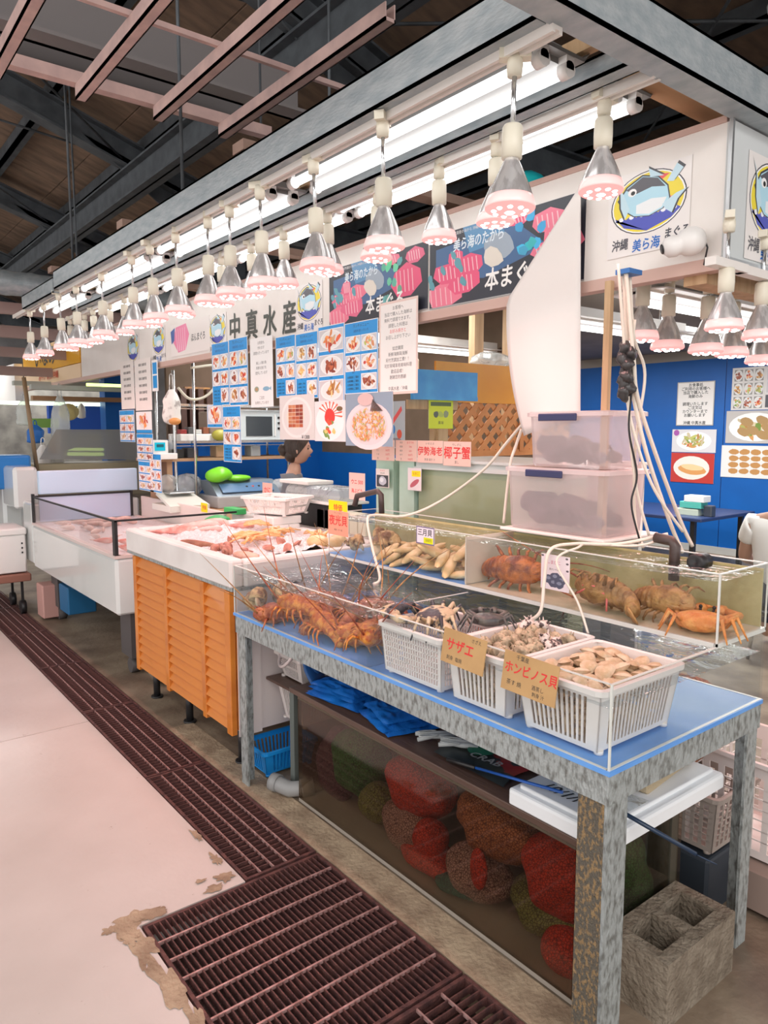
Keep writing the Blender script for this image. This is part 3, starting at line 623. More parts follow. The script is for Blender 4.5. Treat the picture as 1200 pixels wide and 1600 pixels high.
q = MB(); q.box(1.464, FY0, 1.03, 1.478, FY1, 1.042); q.box(1.47, FY0+.012, 1.03, 2.3, FY0+.026, 1.042); q.box(1.47, FY1-.02, 1.03, 2.3, FY1-.006, 1.045); q.build('black_rail', BLACK, t)
q = MB(); q.box(1.52, FY1-.015, .82, 2.29, FY1-.005, 1.03); q.build('end_glass', mat('pale_blue_glass', (.52, .66, .86), .15, c2=(.6, .62, .8), scale=2), t)
q = MB(); q.cbox(1.53, FY1, 1.05, 2.37, FY1+.06, 1.25, .008); q.build('raised_lid', mat('pale_blue_lid', (.58, .74, .93), .3), t)
q = MB(); q.cbox(1.46, FY1, .46, 2.38, FY1+.32, .98, .02); q.build('motor_box', FW, t)
for (x, y) in ((1.62, 4.75), (2.2, 4.75), (1.62, 6.5), (2.2, 6.5)):
    q = MB(); q.box(x-.05, y-.1, .12, x+.05, y+.1, .44); q.cyl((x-.03, y, .05), (x+.03, y, .05), .05); q.build('caster_stand', mat('dark_base', (.09, .08, .08), .6), t)

#@@SIGNS
# ---------------------------------------------------------------- printed signs
PAL = {'crab': [(.75, .12, .04), (.85, .3, .08), (.6, .05, .03), (.9, .55, .3)], 'fry': [(.55, .25, .06), (.75, .42, .12), (.4, .15, .05), (.8, .6, .3)],
       'rice': [(.85, .5, .15), (.9, .65, .3), (.75, .3, .1), (.5, .55, .12), (.85, .35, .2)], 'meat': [(.35, .07, .03), (.5, .12, .05), (.28, .05, .03), (.6, .25, .12)],
       'veg': [(.25, .4, .08), (.5, .5, .15), (.6, .3, .1), (.7, .6, .4)], 'tuna': [(.85, .25, .35), (.8, .15, .28), (.9, .45, .5)]}
class PR(MB):
    'flat print laid on a sheet: u right, v down in metres from the top left corner'
    def __init__(s, O, Rv, Dv):
        super().__init__(); s.O = Vector(O); s.R = Vector(Rv).normalized(); s.D = Vector(Dv).normalized(); s.N = s.D.cross(s.R).normalized(); s.k = 1; s.rnd = random.Random(int(abs(O[1])*977)+int(O[2]*99))
    def P(s, u, v): return s.O + s.R*u + s.D*v + s.N * (s.k * .00035)
    def rect(s, u0, v0, u1, v1, c): s.col = c; s.k += .05; s.poly([s.P(u0, v0), s.P(u0, v1), s.P(u1, v1), s.P(u1, v0)]); return s
    def pg(s, pts, c): s.col = c; s.k += .05; s.poly([s.P(*p) for p in pts]); return s
    def el(s, u, v, a, b, c, n=14, ang=0, j=0):
        ca, sa = math.cos(ang), math.sin(ang); pts = []
        for k in range(n):
            t = 2*PI*k/n; x = a*math.cos(t)*(1+s.rnd.uniform(-j, j)); y = b*math.sin(t)*(1+s.rnd.uniform(-j, j)); pts.append((u+x*ca-y*sa, v+x*sa+y*ca))
        return s.pg(pts, c)
    def dish(s, u, v, a, b, pal, n=14, plate=(.86, .85, .84)):
        if plate: s.el(u, v, a, b, plate, 18); s.el(u, v, a*.86, b*.86, tuple(x*.93 for x in plate), 18)
        for _ in range(n):
            t = s.rnd.uniform(0, 6.28); r = s.rnd.uniform(0, .62) ** .7; c = s.rnd.choice(PAL[pal]); f = s.rnd.uniform(.75, 1.15)
            s.el(u+a*r*math.cos(t), v+b*r*math.sin(t), a*s.rnd.uniform(.16, .36), b*s.rnd.uniform(.12, .26), tuple(min(1, x*f) for x in c), 8, s.rnd.uniform(0, 3), .2)
    def photo(s, u0, v0, u1, v1, pal, n=10, bg=(.62, .6, .62)):
        s.rect(u0, v0, u1, v1, (.9, .9, .9)); d = .004; s.rect(u0+d, v0+d, u1-d, v1-d, bg); s.dish((u0+u1)/2, (v0+v1)/2, (u1-u0)*.45, (v1-v0)*.45, pal, n+6)
    def tx(s, t, u, v, h, c, wsc=1, shear=0, bold=None):
        s.k += .05; n = 3 if (h > .025 if bold is None else bold) else 1
        for k in range(n): s.text(t, s.P(u, v) + (s.R*math.cos(k*2.1) - s.D*math.sin(k*2.1))*(h*.022 if n > 1 else 0) + s.N*(k*.00003), s.R, -s.D, h, c, wsc, shear)
def sheet(name, label, cat, O, w, h, back, ops, group=None, Rv=(0, -1, 0), Dv=(0, 0, -1), th=.0015, mt=None, parts='print'):
    p = PR(O, Rv, Dv); t = thing(name, label, cat, tuple(p.O), group)
    b = MB(); b.poly([p.O, p.O + p.D*h, p.O + p.D*h + p.R*w, p.O + p.R*w], -p.N*th)
    b.build('backing', mt or PAPER, t)
    if back: p.rect(.0, .0, w, h, back)
    ops(p, w, h); p.build(parts, PRINT, t); return t
BLUE = (.02, .30, .72); WHT = (.88, .87, .86); INK = (.03, .03, .03); RED = (.75, .03, .03)
HX = 2.272
def menu(p, w, h, rows, cols, head=.18, skip=(), pals=('crab', 'fry', 'rice', 'meat', 'veg'), ttl='ランチメニュー'):
    d = .006; p.rect(d*.6, d*.6, w-d*.6, h-d*.6, BLUE)
    p.tx(ttl, w/2, h*head*.33, min(h*head*.3, w*.11), INK); p.tx('海鮮料理 いろいろ', w/2, h*head*.72, min(h*head*.24, w*.085), (.02, .05, .2))
    ch = (h*(1-head)-d)/rows; cw = (w-2*d)/cols
    for r in range(rows):
        for c in range(cols):
            u0 = d+c*cw; v0 = h*head+r*ch
            if (r, c) in skip:
                for k in range(4): p.tx('お食事処 ご案内', u0+cw/2, v0+ch*(.2+.2*k), cw*.10, INK)
                continue
            p.photo(u0+.003, v0+.003, u0+cw-.003, v0+ch*.88, pals[(r*3+c*2) % len(pals)], 9)
            p.tx('950円', u0+cw/2, v0+ch*.945, ch*.08, INK)
def menu_sheet(label, ya, yb, za, zb, rows, cols, **k):
    return sheet('menu_card', label, 'menu', (HX, ya, za), ya-yb, za-zb, WHT, lambda p, w, h: menu(p, w, h, rows, cols, **k), 'blue food menus hung under the sign')
menu_sheet('blue menu card left of the paired cards, eight dish photos, beside the upright notice', 4.844, 4.585, 2.19, 1.765, 3, 2, skip=[(2, 0)])
menu_sheet('blue menu card touching the left edge of the plain fish notice', 4.58, 4.317, 2.195, 1.758, 3, 2)
menu_sheet('small blue-edged card with one crab photo, hung lowest beside the long blue card', 4.944, 4.70, 1.772, 1.613, 1, 1, head=.02)
menu_sheet('long low blue card reaching down in front of the shelf posts', 4.694, 4.432, 1.756, 1.38, 3, 2, skip=[(2, 0)])
menu_sheet('blue menu card right of the plain fish notice', 3.957, 3.73, 2.15, 1.79, 3, 2, skip=[(2, 0)])
menu_sheet('blue menu card with its photos staggered, above the brown eel dish photo', 3.727, 3.493, 2.145, 1.775, 3, 2, pals=('fry', 'crab', 'meat', 'rice'), skip=[(2, 0)])
menu_sheet('tall blue card with three large shell platter photos', 3.488, 3.236, 2.16, 1.73, 3, 1, head=.04)
menu_sheet('blue menu card just left of the pink-edged notice', 3.233, 2.945, 2.15, 1.785, 3, 2, skip=[(2, 0)])
def notice(p, w, h, lines, edge=None, hh=.03):
    if edge: p.rect(0, 0, w, h, edge); p.rect(.012, .012, w-.012, h-.012, (.88, .84, .81))
    n = len(lines)
    for k, l in enumerate(lines):
        if not l: continue
        c = RED if l[0] == '*' else INK; l = l.lstrip('*'); p.tx(l, w/2, h*(.08+.86*k/(n-1)), min(hh, (w*.86)/max(1, len(l))*1.0), c)
LN = ['お客様へ', '当店で購入した海鮮は', '無料で調理できます。', '調理した料理は', '*お好み焼きと', 'お召し上がり下さい', '', '如您購買', '新鮮海鮮與海鮮', '另付烹調加工費！！', '可於現場享用美味料理', '歡迎品嚐！', '謝謝您的惠顧', '', '中真水産／沖縄']
sheet('notice_sheet', 'tall white notice with pink border and printed Japanese lines', 'notice', (HX, 2.936, 2.215), .293, .445, None, lambda p, w, h: notice(p, w, h, LN, (.80, .62, .56), .021))
def fishnotice(p, w, h):
    notice(p, w, h, ['お刺身も', '作れます', '調理も行っています', '', '美しい海の魚', '新鮮な魚介を', '提供しています', '', '', '', '', 'ご注文', 'お待ちしています'], None, .022)
    p.el(w*.27, h*.74, .03, .018, (.3, .4, .3)); p.el(w*.27, h*.74, .018, .011, (.5, .3, .15)); p.el(w*.7, h*.74, .042, .014, (.25, .45, .6)); p.pg([(w*.83, h*.74), (w*.92, h*.71), (w*.92, h*.77)], (.25, .45, .6))
sheet('notice_sheet', 'plain white notice with a small blue fish and a shell picture', 'notice', (HX, 4.281, 2.17), .285, .43, WHT, fishnotice)
def eel(p, w, h):
    p.rect(0, 0, w, h, (.70, .68, .66)); p.el(w*.5, h*.5, w*.44, h*.46, (.82, .80, .78), 24); p.el(w*.5, h*.5, w*.38, h*.40, (.72, .70, .68), 24)
    p.el(w*.47, h*.48, w*.25, h*.27, (.8, .72, .6), 18, 0, .05)
    for r in range(6):
        for c in range(4): p.rect(w*(.27+.105*c), h*(.22+.085*r), w*(.37+.105*c), h*(.295+.085*r), p.rnd.choice(PAL['meat']))
    p.tx('￥1300', w*.75, h*.94, .03, INK)
sheet('dish_photo', 'printed photo of a brown glazed eel dish on a white plate', 'poster', (HX-.004, 3.914, 1.80), .385, .26, None, eel, 'dish photos under the menus')
def crabp(p, w, h):
    p.rect(0, 0, w, h, (.78, .76, .76)); p.el(w*.5, h*.52, w*.46, h*.46, (.9, .9, .9), 24)
    for k in range(9): a = -2.6 + k*.33; p.pg([(w*.5, h*.34), (w*(.5+.42*math.cos(a)), h*(.36+.36*math.sin(a))), (w*(.5+.40*math.cos(a+.12)), h*(.36+.34*math.sin(a+.12)))], (.75, .12, .05))
    p.el(w*.5, h*.38, w*.17, h*.2, (.72, .05, .04), 14, 0, .1)
    for k in range(16): p.el(w*p.rnd.uniform(.3, .65), h*p.rnd.uniform(.5, .9), w*.06, h*.05, p.rnd.choice([(.8, .35, .08), (.7, .1, .05), (.85, .6, .2), (.2, .35, .08)]), 8, p.rnd.random(), .2)
    p.el(w*.82, h*.2, w*.1, h*.06, (.2, .12, .05))
sheet('dish_photo', 'printed photo of a red spiny lobster dish with yellow garnish', 'poster', (HX-.004, 3.525, 1.755), .30, .22, None, crabp, 'dish photos under the menus')
def noodles(p, w, h):
    p.rect(0, 0, w, h, (.28, .36, .45)); p.el(w*.5, h*.62, w*.49, h*.45, (.85, .72, .74), 26); p.el(w*.5, h*.62, w*.40, h*.36, (.8, .66, .68), 26)
    for k in range(230): r = p.rnd.random()**.5; a = p.rnd.uniform(0, 6.28); p.el(w*(.5+.36*r*math.cos(a)), h*(.60+.30*r*math.sin(a)), w*.035, h*.012, p.rnd.choice(PAL['rice']+[(.8, .35, .1), (.85, .5, .15)]), 6, p.rnd.uniform(0, 3), .2)
    p.el(w*.45, h*.12, w*.17, h*.12, (.7, .5, .48)); 
    for k in range(9): p.pg([(w*.6, h*.12), (w*(.55+.03*k), h*.35), (w*(.57+.03*k), h*.34)], (.1, .06, .05))
sheet('dish_photo', 'large printed photo of fried noodles with shrimp in a pink bowl', 'poster', (HX-.004, 3.222, 1.785), .40, .27, None, noodles, 'dish photos under the menus')
def crayons(p, w, h):
    p.rect(0, 0, w, h, (.5, .55, .6)); p.pg([(w*.1, h*.5), (w*.8, h*.1), (w*.85, h*.2), (w*.15, h*.6)], (.85, .1, .1)); p.el(w*.35, h*.6, w*.12, h*.1, (.05, .25, .65)); p.el(w*.7, h*.7, w*.14, h*.1, (.8, .1, .05)); p.el(w*.5, h*.88, w*.4, h*.1, (.3, .25, .28))
sheet('price_board', 'small printed board with a red stroke and blue and red blobs', 'poster', (2.50, 3.16, 1.75), .15, .25, None, crayons)
# price cards on the green tank
CP = (.86, .52, .44)
def pcard(label, ya, yb, za, zb, big, small, small2=None, x=2.43, bh=.062, rows=None):
    def ops(p, w, h):
        p.rect(0, 0, w, h, CP); p.rect(.002, .002, w-.002, h-.002, (.88, .58, .50))
        if rows:
            for k, (a, b_) in enumerate(rows): v = h*(.12+.78*k/(len(rows)-1)); p.tx(a, w*.27, v, h*.11, INK); p.tx(b_, w*.70, v, h*.13, RED)
        else:
            p.tx(big, w/2, h*.5, min(bh, w/len(big)*.98), RED, 1.0); p.tx(small, w/2, h*.14, h*.12, INK); p.tx(small2 or small, w/2, h*.86, h*.13, INK)
    return sheet('price_card', label, 'price card', (x, ya, za), ya-yb, za-zb, None, ops, 'pink price cards on the back tank')
pcard('pink price list card furthest left on the back tank rim', 3.205, 3.01, 1.545, 1.435, '', '', rows=[('ウニ', '時価'), ('えび', '500円'), ('たこ', '300円'), ('いか', '350円'), ('貝', '250')])
pcard('pink price list card second from the left, pinned at its corner', 3.0, 2.83, 1.545, 1.437, '', '', rows=[('本日', 'おすすめ'), ('刺身', '700'), ('焼き', '600'), ('ゆで', '900円'), ('生', '1000円')])
pcard('third pink card from the left, reading 伊勢海老 (spiny lobster)', 2.825, 2.637, 1.545, 1.435, '伊勢海老', 'い せ え び', '刺身 焼き 汁')
pcard('rightmost pink card, reading 椰子蟹 (coconut crab) in red', 2.632, 2.445, 1.543, 1.427, '椰子蟹', 'やし が に', '蒸し')
def shellp(p, w, h): p.rect(0, 0, w, h, (.86, .74, .70)); p.tx('活 あわび', w/2, h*.1, h*.10, RED); p.tx('1個 500円', w/2, h*.24, h*.09, INK); p.rect(w*.06, h*.34, w*.94, h*.97, (.05, .05, .06)); p.el(w*.5, h*.65, w*.3, h*.25, (.55, .55, .62), 14, 0, .1); p.el(w*.45, h*.6, w*.15, h*.12, (.8, .8, .85), 10, 0, .1)
sheet('shell_flyer', 'small flyer with a silver shell photographed on black', 'flyer', (2.43, 3.17, 1.39), .115, .10, None, shellp)
def cucp(p, w, h): p.rect(0, 0, w, h, (.85, .72, .74)); p.rect(w*.3, h*.12, w*.95, h*.38, (.9, .75, .0)); p.tx('なまこ', w*.6, h*.25, h*.14, RED); p.el(w*.5, h*.68, w*.38, h*.12, (.55, .12, .16), 14, -.5, .05)
sheet('shell_flyer', 'small pink flyer with a dark red sea cucumber and yellow price', 'flyer', (2.43, 2.90, 1.405), .105, .115, None, cucp)
# cards on the raised tank
def yakogai(p, w, h): p.rect(0, 0, w, h, (.88, .38, .26)); p.tx('夜光貝', w*.5, h*.42, w*.31, RED, .98); p.tx('や こ う が い', w*.5, h*.1, h*.09, INK); p.tx('刺身 バター焼', w*.5, h*.78, h*.09, INK)
sheet('price_card', 'pink card reading 夜光貝 at the left end of the raised tank', 'price card', (1.933, 2.895, 1.222), .165, .115, None, yakogai)
def sankaku(p, w, h):
    p.rect(0, 0, w, h, (.20, .16, .28)); p.rect(.005, .005, w-.005, h-.005, (.86, .80, .88)); p.tx('三月貝', w*.48, h*.36, w*.27, INK, 1, 0); p.rect(w*.42, h*.60, w*.93, h*.93, (.75, .8, .0)); p.tx('500円', w*.68, h*.76, h*.2, INK)
sheet('price_card', 'small white card with dark frame reading 三月貝 over pale clams', 'price card', (1.933, 2.252, 1.212), .11, .072, None, sankaku)
def urchin(p, w, h):
    p.rect(0, 0, w, h, (.84, .76, .80)); p.tx('しまがに', w*.45, h*.22, h*.12, (.6, .1, .2)); p.tx('黒だいや真珠', w*.5, h*.42, h*.07, INK)
    for (a, b_) in ((.28, .7), (.5, .62), (.72, .7), (.45, .8), (.65, .8)): p.el(w*a, h*b_, w*.18, h*.13, (.09, .10, .16), 12, 0, .15); p.el(w*a, h*(b_-.02), w*.09, h*.05, (.25, .28, .38), 8, 0, .2)
    for (a, b_) in ((.05, .05), (.9, .06), (.92, .2), (.93, .4)): p.el(w*a, h*b_, w*.05, h*.03, (.12, .1, .12), 8)
sheet('shell_flyer', 'white flyer with black shells hung on the raised tank by a cable', 'flyer', (1.933, 1.602, 1.185), .118, .118, None, urchin)
# cardboard price tags leaning on the baskets
CARDB = mat('kraft_board', (.58, .36, .16), .8, c2=(.50, .30, .13), scale=8)
def tag1(p, w, h): p.tx('サザエ', w*.42, h*.46, h*.40, RED, .95, .05); p.tx('さざえ', w*.78, h*.14, h*.13, INK); p.tx('刺身  塩焼', w*.32, h*.83, h*.14, INK)
def tag2(p, w, h): p.tx('ホンビノス貝', w*.52, h*.42, h*.32, RED, .88, .03); p.tx('千葉産', w*.35, h*.12, h*.14, INK); p.tx('茶す 焼', w*.24, h*.78, h*.15, INK); p.tx('酒蒸し', w*.68, h*.72, h*.13, INK); p.tx('刺身 汁', w*.70, h*.88, h*.12, INK)
def tagsheet(label, y, z, w, h, ops, roll):
    c, s_ = math.cos(roll), math.sin(roll)
    Rv = Vector((0, -c, -s_)); Dv = Vector((-.14, s_, -c)).normalized()
    sheet('price_tag', label, 'price tag', (1.447, y, z), w, h, None, ops, 'cardboard price tags', Rv, Dv, .003, CARDB)
tagsheet('brown cardboard tag reading サザエ in red on the middle basket', 1.555, 1.022, .172, .10, tag1, .03)
tagsheet('brown cardboard tag reading ホンビノス貝 in red on the nearest basket', 1.315, 1.012, .182, .105, tag2, .02)
def yl(p, w, h): p.rect(0, 0, w, h, (.92, .78, .0)); p.tx('特価', w/2, h/2, h*.5, RED)
sheet('yellow_card', 'yellow card standing at the left end of the raised tank', 'price card', (2.02, 3.02, 1.255), .16, .075, None, yl)
sheet('yellow_card', 'small yellow card on the ice near the freezer corner', 'price card', (2.03, 4.55, 1.12), .10, .06, None, yl)
def pk(p, w, h): p.rect(0, 0, w, h, (.86, .50, .42)); p.tx('かに', w/2, h/2, h*.45, RED)
sheet('price_card', 'pink card in front of the clear domed food tray', 'price card', (2.38, 4.35, 1.25), .13, .10, None, pk)
def pk2(p, w, h): p.rect(0, 0, w, h, (.88, .60, .54)); p.tx('ウニ 500', w/2, h*.35, h*.2, RED); p.tx('海ぶどう', w/2, h*.68, h*.18, RED)
sheet('price_card', 'tilted pink card beside the corner of the green tank', 'price card', (2.40, 3.38, 1.36), .15, .15, None, pk2)
# left curling strip of papers
def dot(p, w, h, n=6):
    for k in range(n): p.tx('新鮮な海鮮料理', w/2, h*(.12+.8*k/n), h*.06, INK)
lst = [(6.74, 6.40, 2.20, 1.78, 'n'), (6.38, 6.0, 2.19, 1.76, 'n'), (6.78, 6.40, 1.77, 1.49, 'm'), (6.38, 6.02, 1.75, 1.57, 'c'), (6.36, 5.98, 1.565, 1.33, 'm'), (6.34, 6.0, 1.33, 1.08, 'm'), (6.08, 5.82, 1.40, 1.08, 'm')]
lab = ['white text paper at the upper left of the long paper strip', 'white text paper at the upper right of the long paper strip', 'menu sheet at the left of the paper strip middle', 'single crab photo sheet in the paper strip', 'menu sheet hanging below the crab photo in the paper strip', 'blue-headed menu sheet at the bottom left of the paper strip', 'narrow blue menu sheet ending the paper strip beside the lid']
for (ya, yb, za, zb2, k), lb in zip(lst, lab):
    if k == 'n': f = lambda p, w, h: (p.rect(0, 0, w, h, (.86, .80, .76)), dot(p, w, h))
    elif k == 'c': f = lambda p, w, h: (p.rect(0, 0, w, h, WHT), p.dish(w/2, h*.45, w*.35, h*.4, 'crab'), p.rect(0, h*.85, w, h, BLUE))
    else: f = lambda p, w, h: menu(p, w, h, 3, 2, head=.14)
    sheet('menu_strip_sheet', lb, 'menu', (HX-.01*(zb2 < 1.5), ya, za), ya-yb, za-zb2, WHT, f, 'papers of the long hanging strip')
def tote(p, w, h): p.rect(0, 0, w, h, (.10, .35, .75)); p.tx('おみやげ', w/2, h*.3, h*.14, WHT)
sheet('blue_slip', 'narrow blue and white slip beside the paper strip', 'notice', (HX, 5.98, 2.16), .13, .25, None, lambda p, w, h: (p.rect(0, 0, w, h, WHT), p.rect(.02, .02, w-.02, h*.45, BLUE), p.rect(.02, h*.5, w-.02, h*.9, BLUE)))

# fascia prints ----------------------------------------------------
def emblem(O, w, h, Rv, label):
    def ops(p, w, h):
        cx, cy = w*.5, h*.40; a, b_ = w*.46, h*.37
        p.el(cx, cy, a, b_, (.03, .03, .05), 32); p.el(cx, cy, a*.97, b_*.97, (.9, .9, .9), 32); p.el(cx, cy, a*.93, b_*.93, (.85, .70, .05), 32)
        p.pg([(cx-a*.86, cy+b_*.32)] + [(cx-a*.86+a*1.72*k/12, cy+b_*(.30 if k % 2 else .42)) for k in range(13)] + [(cx+a*.62, cy+b_*.68), (cx, cy+b_*.92), (cx-a*.62, cy+b_*.68)], (.08, .10, .50))
        for k in range(6): p.el(cx-a*.7+a*.28*k, cy+b_*.38, a*.07, b_*.07, (.85, .88, .95), 8)
        p.pg([(cx+a*.1, cy-b_*.85), (cx+a*.55, cy-b_*.72), (cx+a*.3, cy-b_*.55)], (.8, .1, .1)); p.el(cx+a*.55, cy+b_*.1, a*.16, b_*.12, (.85, .3, .25), 8)
        # tuna: outline, back, belly, fins, eye, tail
        body = [(-.78, -.25), (-.55, -.62), (-.15, -.86), (.25, -.70), (.50, -.35), (.56, .05), (.40, .32), (.05, .45), (-.35, .36), (-.62, .10)]
        p.pg([(cx+x*a*1.06, cy+y*b_*1.06) for x, y in body], (.05, .05, .06)); p.pg([(cx+x*a, cy+y*b_) for x, y in body], (.45, .72, .85))
        p.pg([(cx+x*a, cy+y*b_) for x, y in [(-.60, -.55), (-.15, -.84), (.25, -.68), (.46, -.35), (.1, -.45), (-.3, -.35)]], (.10, .10, .12))
        p.pg([(cx+x*a, cy+y*b_) for x, y in [(-.3, .02), (.1, -.08), (.5, .0), (.38, .28), (.05, .40), (-.3, .3)]], (.82, .86, .88))
        for f in ([(-.78, -.6), (-.92, -.95), (-.66, -.4), (-.5, .1), (-.62, .4), (-.75, .0)], [(.4, .2), (.75, -.05), (1.02, -.12), (.80, .15), (.66, .55), (.5, .40)], [(.05, -.8), (.0, -1.1), (.42, -.72)], [(.5, -.5), (.75, -1.0), (.92, -.8), (.68, -.45)]):
            p.pg([(cx+x*a*1.03, cy+y*b_*1.03) for x, y in f], (.05, .05, .06)); p.pg([(cx+x*a*.97, cy+y*b_*.97) for x, y in f], (.55, .75, .85))
        p.el(cx-a*.42, cy-b_*.42, a*.12, b_*.13, (.92, .92, .92), 12); p.el(cx-a*.40, cy-b_*.40, a*.06, b_*.07, (.02, .02, .02), 10)
        p.tx('沖縄', w*.17, h*.86, h*.15, (.08, .08, .1), .8, .1); p.tx('美ら海', w*.50, h*.91, h*.16, (.02, .16, .55), .8, .1); p.tx('まぐろ', w*.86, h*.84, h*.14, (.06, .06, .08), .8, .1)
    p = sheet('fish_emblem', label, 'emblem', O, w, h, None, ops, 'round tuna emblems', Rv, (0, 0, -1), .001, mat('sticker_film', (.84, .80, .78), .3))
emblem((FX-.003, 1.64, 2.475), .31, .275, (0, -1, 0), 'large round yellow and blue tuna emblem near the corner of the sign')
emblem((FX-.003, 3.76, 2.42), .28, .27, (0, -1, 0), 'tuna emblem directly left of the dark tuna banner')
emblem((FX-.003, 4.94, 2.39), .28, .27, (0, -1, 0), 'tuna emblem left of the 中真水産 lettering')
emblem((FX-.003, 6.62, 2.42), .30, .30, (0, -1, 0), 'farthest tuna emblem above the long paper strip')
emblem((2.40, 1.197, 2.475), .34, .33, (1, 0, 0), 'tuna emblem on the side panel at the right edge of the photo')
emblem((FX-.003, 6.02, 2.42), .28, .28, (0, -1, 0), 'tuna emblem half hidden behind heat lamps left of the pink tuna')
q = PR((FX-.003, 4.66, 2.42), (0, -1, 0), (0, 0, -1))
for k, ch in enumerate('中真水産'): q.tx(ch, .12+.235*k, .165+.004*k, .20, (.05, .06, .05), .85, .03)
q.build('lettering', PRINT, fas, label='black brush lettering reading 中真水産')
def banner(label, ya, yb, za, zb_, flip):
    def ops(p, w, h):
        p.rect(0, 0, w, h, (.025, .03, .045)); p.pg([(w*.05, h*.2), (w*.6, h*.12), (w*.8, h*.5), (w*.4, h*.72), (w*.05, h*.6)], (.06, .14, .30))
        p.pg([(w*.25, 0), (w*.5, 0), (w*.55, h*.3), (w*.3, h*.35)], (.10, .28, .5)); p.el(w*.5, h*.36, w*.10, h*.17, (.35, .42, .5), 14, .3, .1)
        chunks = [(.10, .85, .16, .20), (.26, .72, .13, .18), (.14, .55, .12, .15), (.30, .50, .12, .15), (.20, .38, .06, .14)]
        if flip: chunks += [(.80, .22, .12, .14), (.88, .48, .13, .20), (.78, .55, .09, .12), (.62, .10, .08, .08)]
        else: chunks += [(.80, .5, .15, .28), (.66, .12, .09, .09), (.88, .15, .09, .12)]
        for (u, v, a, b_) in chunks:
            n = 7; pts = [(w*(u+a*math.cos(2*PI*k/n+.3)*p.rnd.uniform(.8, 1.1)), h*min(1, max(0, v+b_*math.sin(2*PI*k/n+.3)*p.rnd.uniform(.8, 1.1)))) for k in range(n)]
            pts = [(min(w, max(0, x)), y) for x, y in pts]; p.pg(pts, p.rnd.choice([(.80, .10, .22), (.85, .20, .30), (.78, .14, .26)]))
            for k in range(5):
                uu = w*(u-a*.6+a*1.2*k/5); p.pg([(max(0, uu), h*max(0, v-b_*.6)), (max(0, uu)+.006, h*max(0, v-b_*.6)), (max(0, uu)+.016, h*min(1, v+b_*.6)), (max(0, uu)+.010, h*min(1, v+b_*.6))], (.90, .52, .58))
        gc = (.05, .45, .75) if flip else (.15, .6, .4)
        for k in range(10): p.el(w*p.rnd.uniform(.60 if flip else .58, .76), h*p.rnd.uniform(.1, .8), w*.025, h*.07, tuple(x*p.rnd.uniform(.6, 1.3) for x in gc), 7, 1, .3)
        for k in range(8): p.el(w*p.rnd.uniform(.0, .3), h*p.rnd.uniform(.3, .7), w*.03, h*.05, (.12, .35, .42), 7, 1, .3)
        p.el(w*.46, h*.48, w*.07, h*.12, (.75, .70, .62), 9, .4, .15)
        p.tx('美ら海のたから', w*.36, h*.22, h*.18, (.75, .85, .92), .75, .12); p.tx('本まぐろ', w*.60, h*.78, h*.30, (.92, .92, .9), .85, .12)
        for k in range(3): p.tx('世界自然遺産の海から 沖縄美ら海まぐろ', w*.3, h*(.05+.0*k), h*.05, (.8, .8, .8))
        p.rect(0, h*.985, w, h, (.4, .4, .4))
    sheet('tuna_banner', label, 'banner', (FX-.004, ya, za), ya-yb, za-zb_, None, ops, 'dark tuna banners on the sign', mt=PAPER)
banner('dark banner of pink tuna chunks reading 本まぐろ, left one behind the lamps', 3.409, 2.60, 2.455, 2.15, False)
banner('dark banner of tuna chunks with light blue patch beside the white sheet', 2.59, 1.735, 2.465, 2.145, True)
def pinktuna(p, w, h):
    p.rect(0, 0, w, h, (.84, .79, .76)); p.pg([(w*.05, h*.5), (w*.15, h*.1), (w*.42, h*.05), (w*.5, h*.4), (w*.4, h*.85), (w*.2, h*.9)], (.85, .25, .42)); p.pg([(w*.0, h*.2), (w*.12, h*.1), (w*.1, h*.5), (w*.02, h*.6)], (.08, .15, .4))
    for k in range(5): p.pg([(w*(.14+.06*k), h*.15), (w*(.15+.06*k), h*.15), (w*(.20+.05*k), h*.85), (w*(.18+.05*k), h*.85)], (.92, .6, .7))
    p.tx('ほんまぐろ', w*.72, h*.55, h*.26, (.1, .1, .1), .8, .1)
sheet('tuna_banner', 'pale banner with a pink tuna block left of the second emblem', 'banner', (FX-.004, 5.62, 2.40), .70, .24, None, pinktuna)
# yellow sign box beyond
t = thing('yellow_sign', 'yellow sign box of the next stall beyond the white fascia', 'sign', (2.32, 9.2, 2.14))
q = MB(); q.box(2.29, 8.02, 2.29, 2.40, 10.5, 2.585); q.build('upper_box', mat('yellow_acrylic', (.85, .42, .02), .3), t)
q = MB(); q.box(2.295, 8.02, 2.14, 2.36, 10.5, 2.285); q.build('lower_board', mat('peach_board', (.85, .62, .40), .5), t)
q = PR((2.288, 10.5, 2.585), (0, -1, 0), (0, 0, -1)); q.tx('いなみ', 1.1, .15, .24, INK, 1.4, .1); q.tx('みやげ 鮮魚 沖縄', 1.2, .37, .09, (.6, .1, .05), 1.3); q.build('lettering', PRINT, t)
m = MB(); m.box(2.2, 10.6, 1.95, 2.3, 12.5, 2.45); m.build('white_sign_box', WHITEP, label='plain white board at the far left edge below the amber lamps', cat='sign')

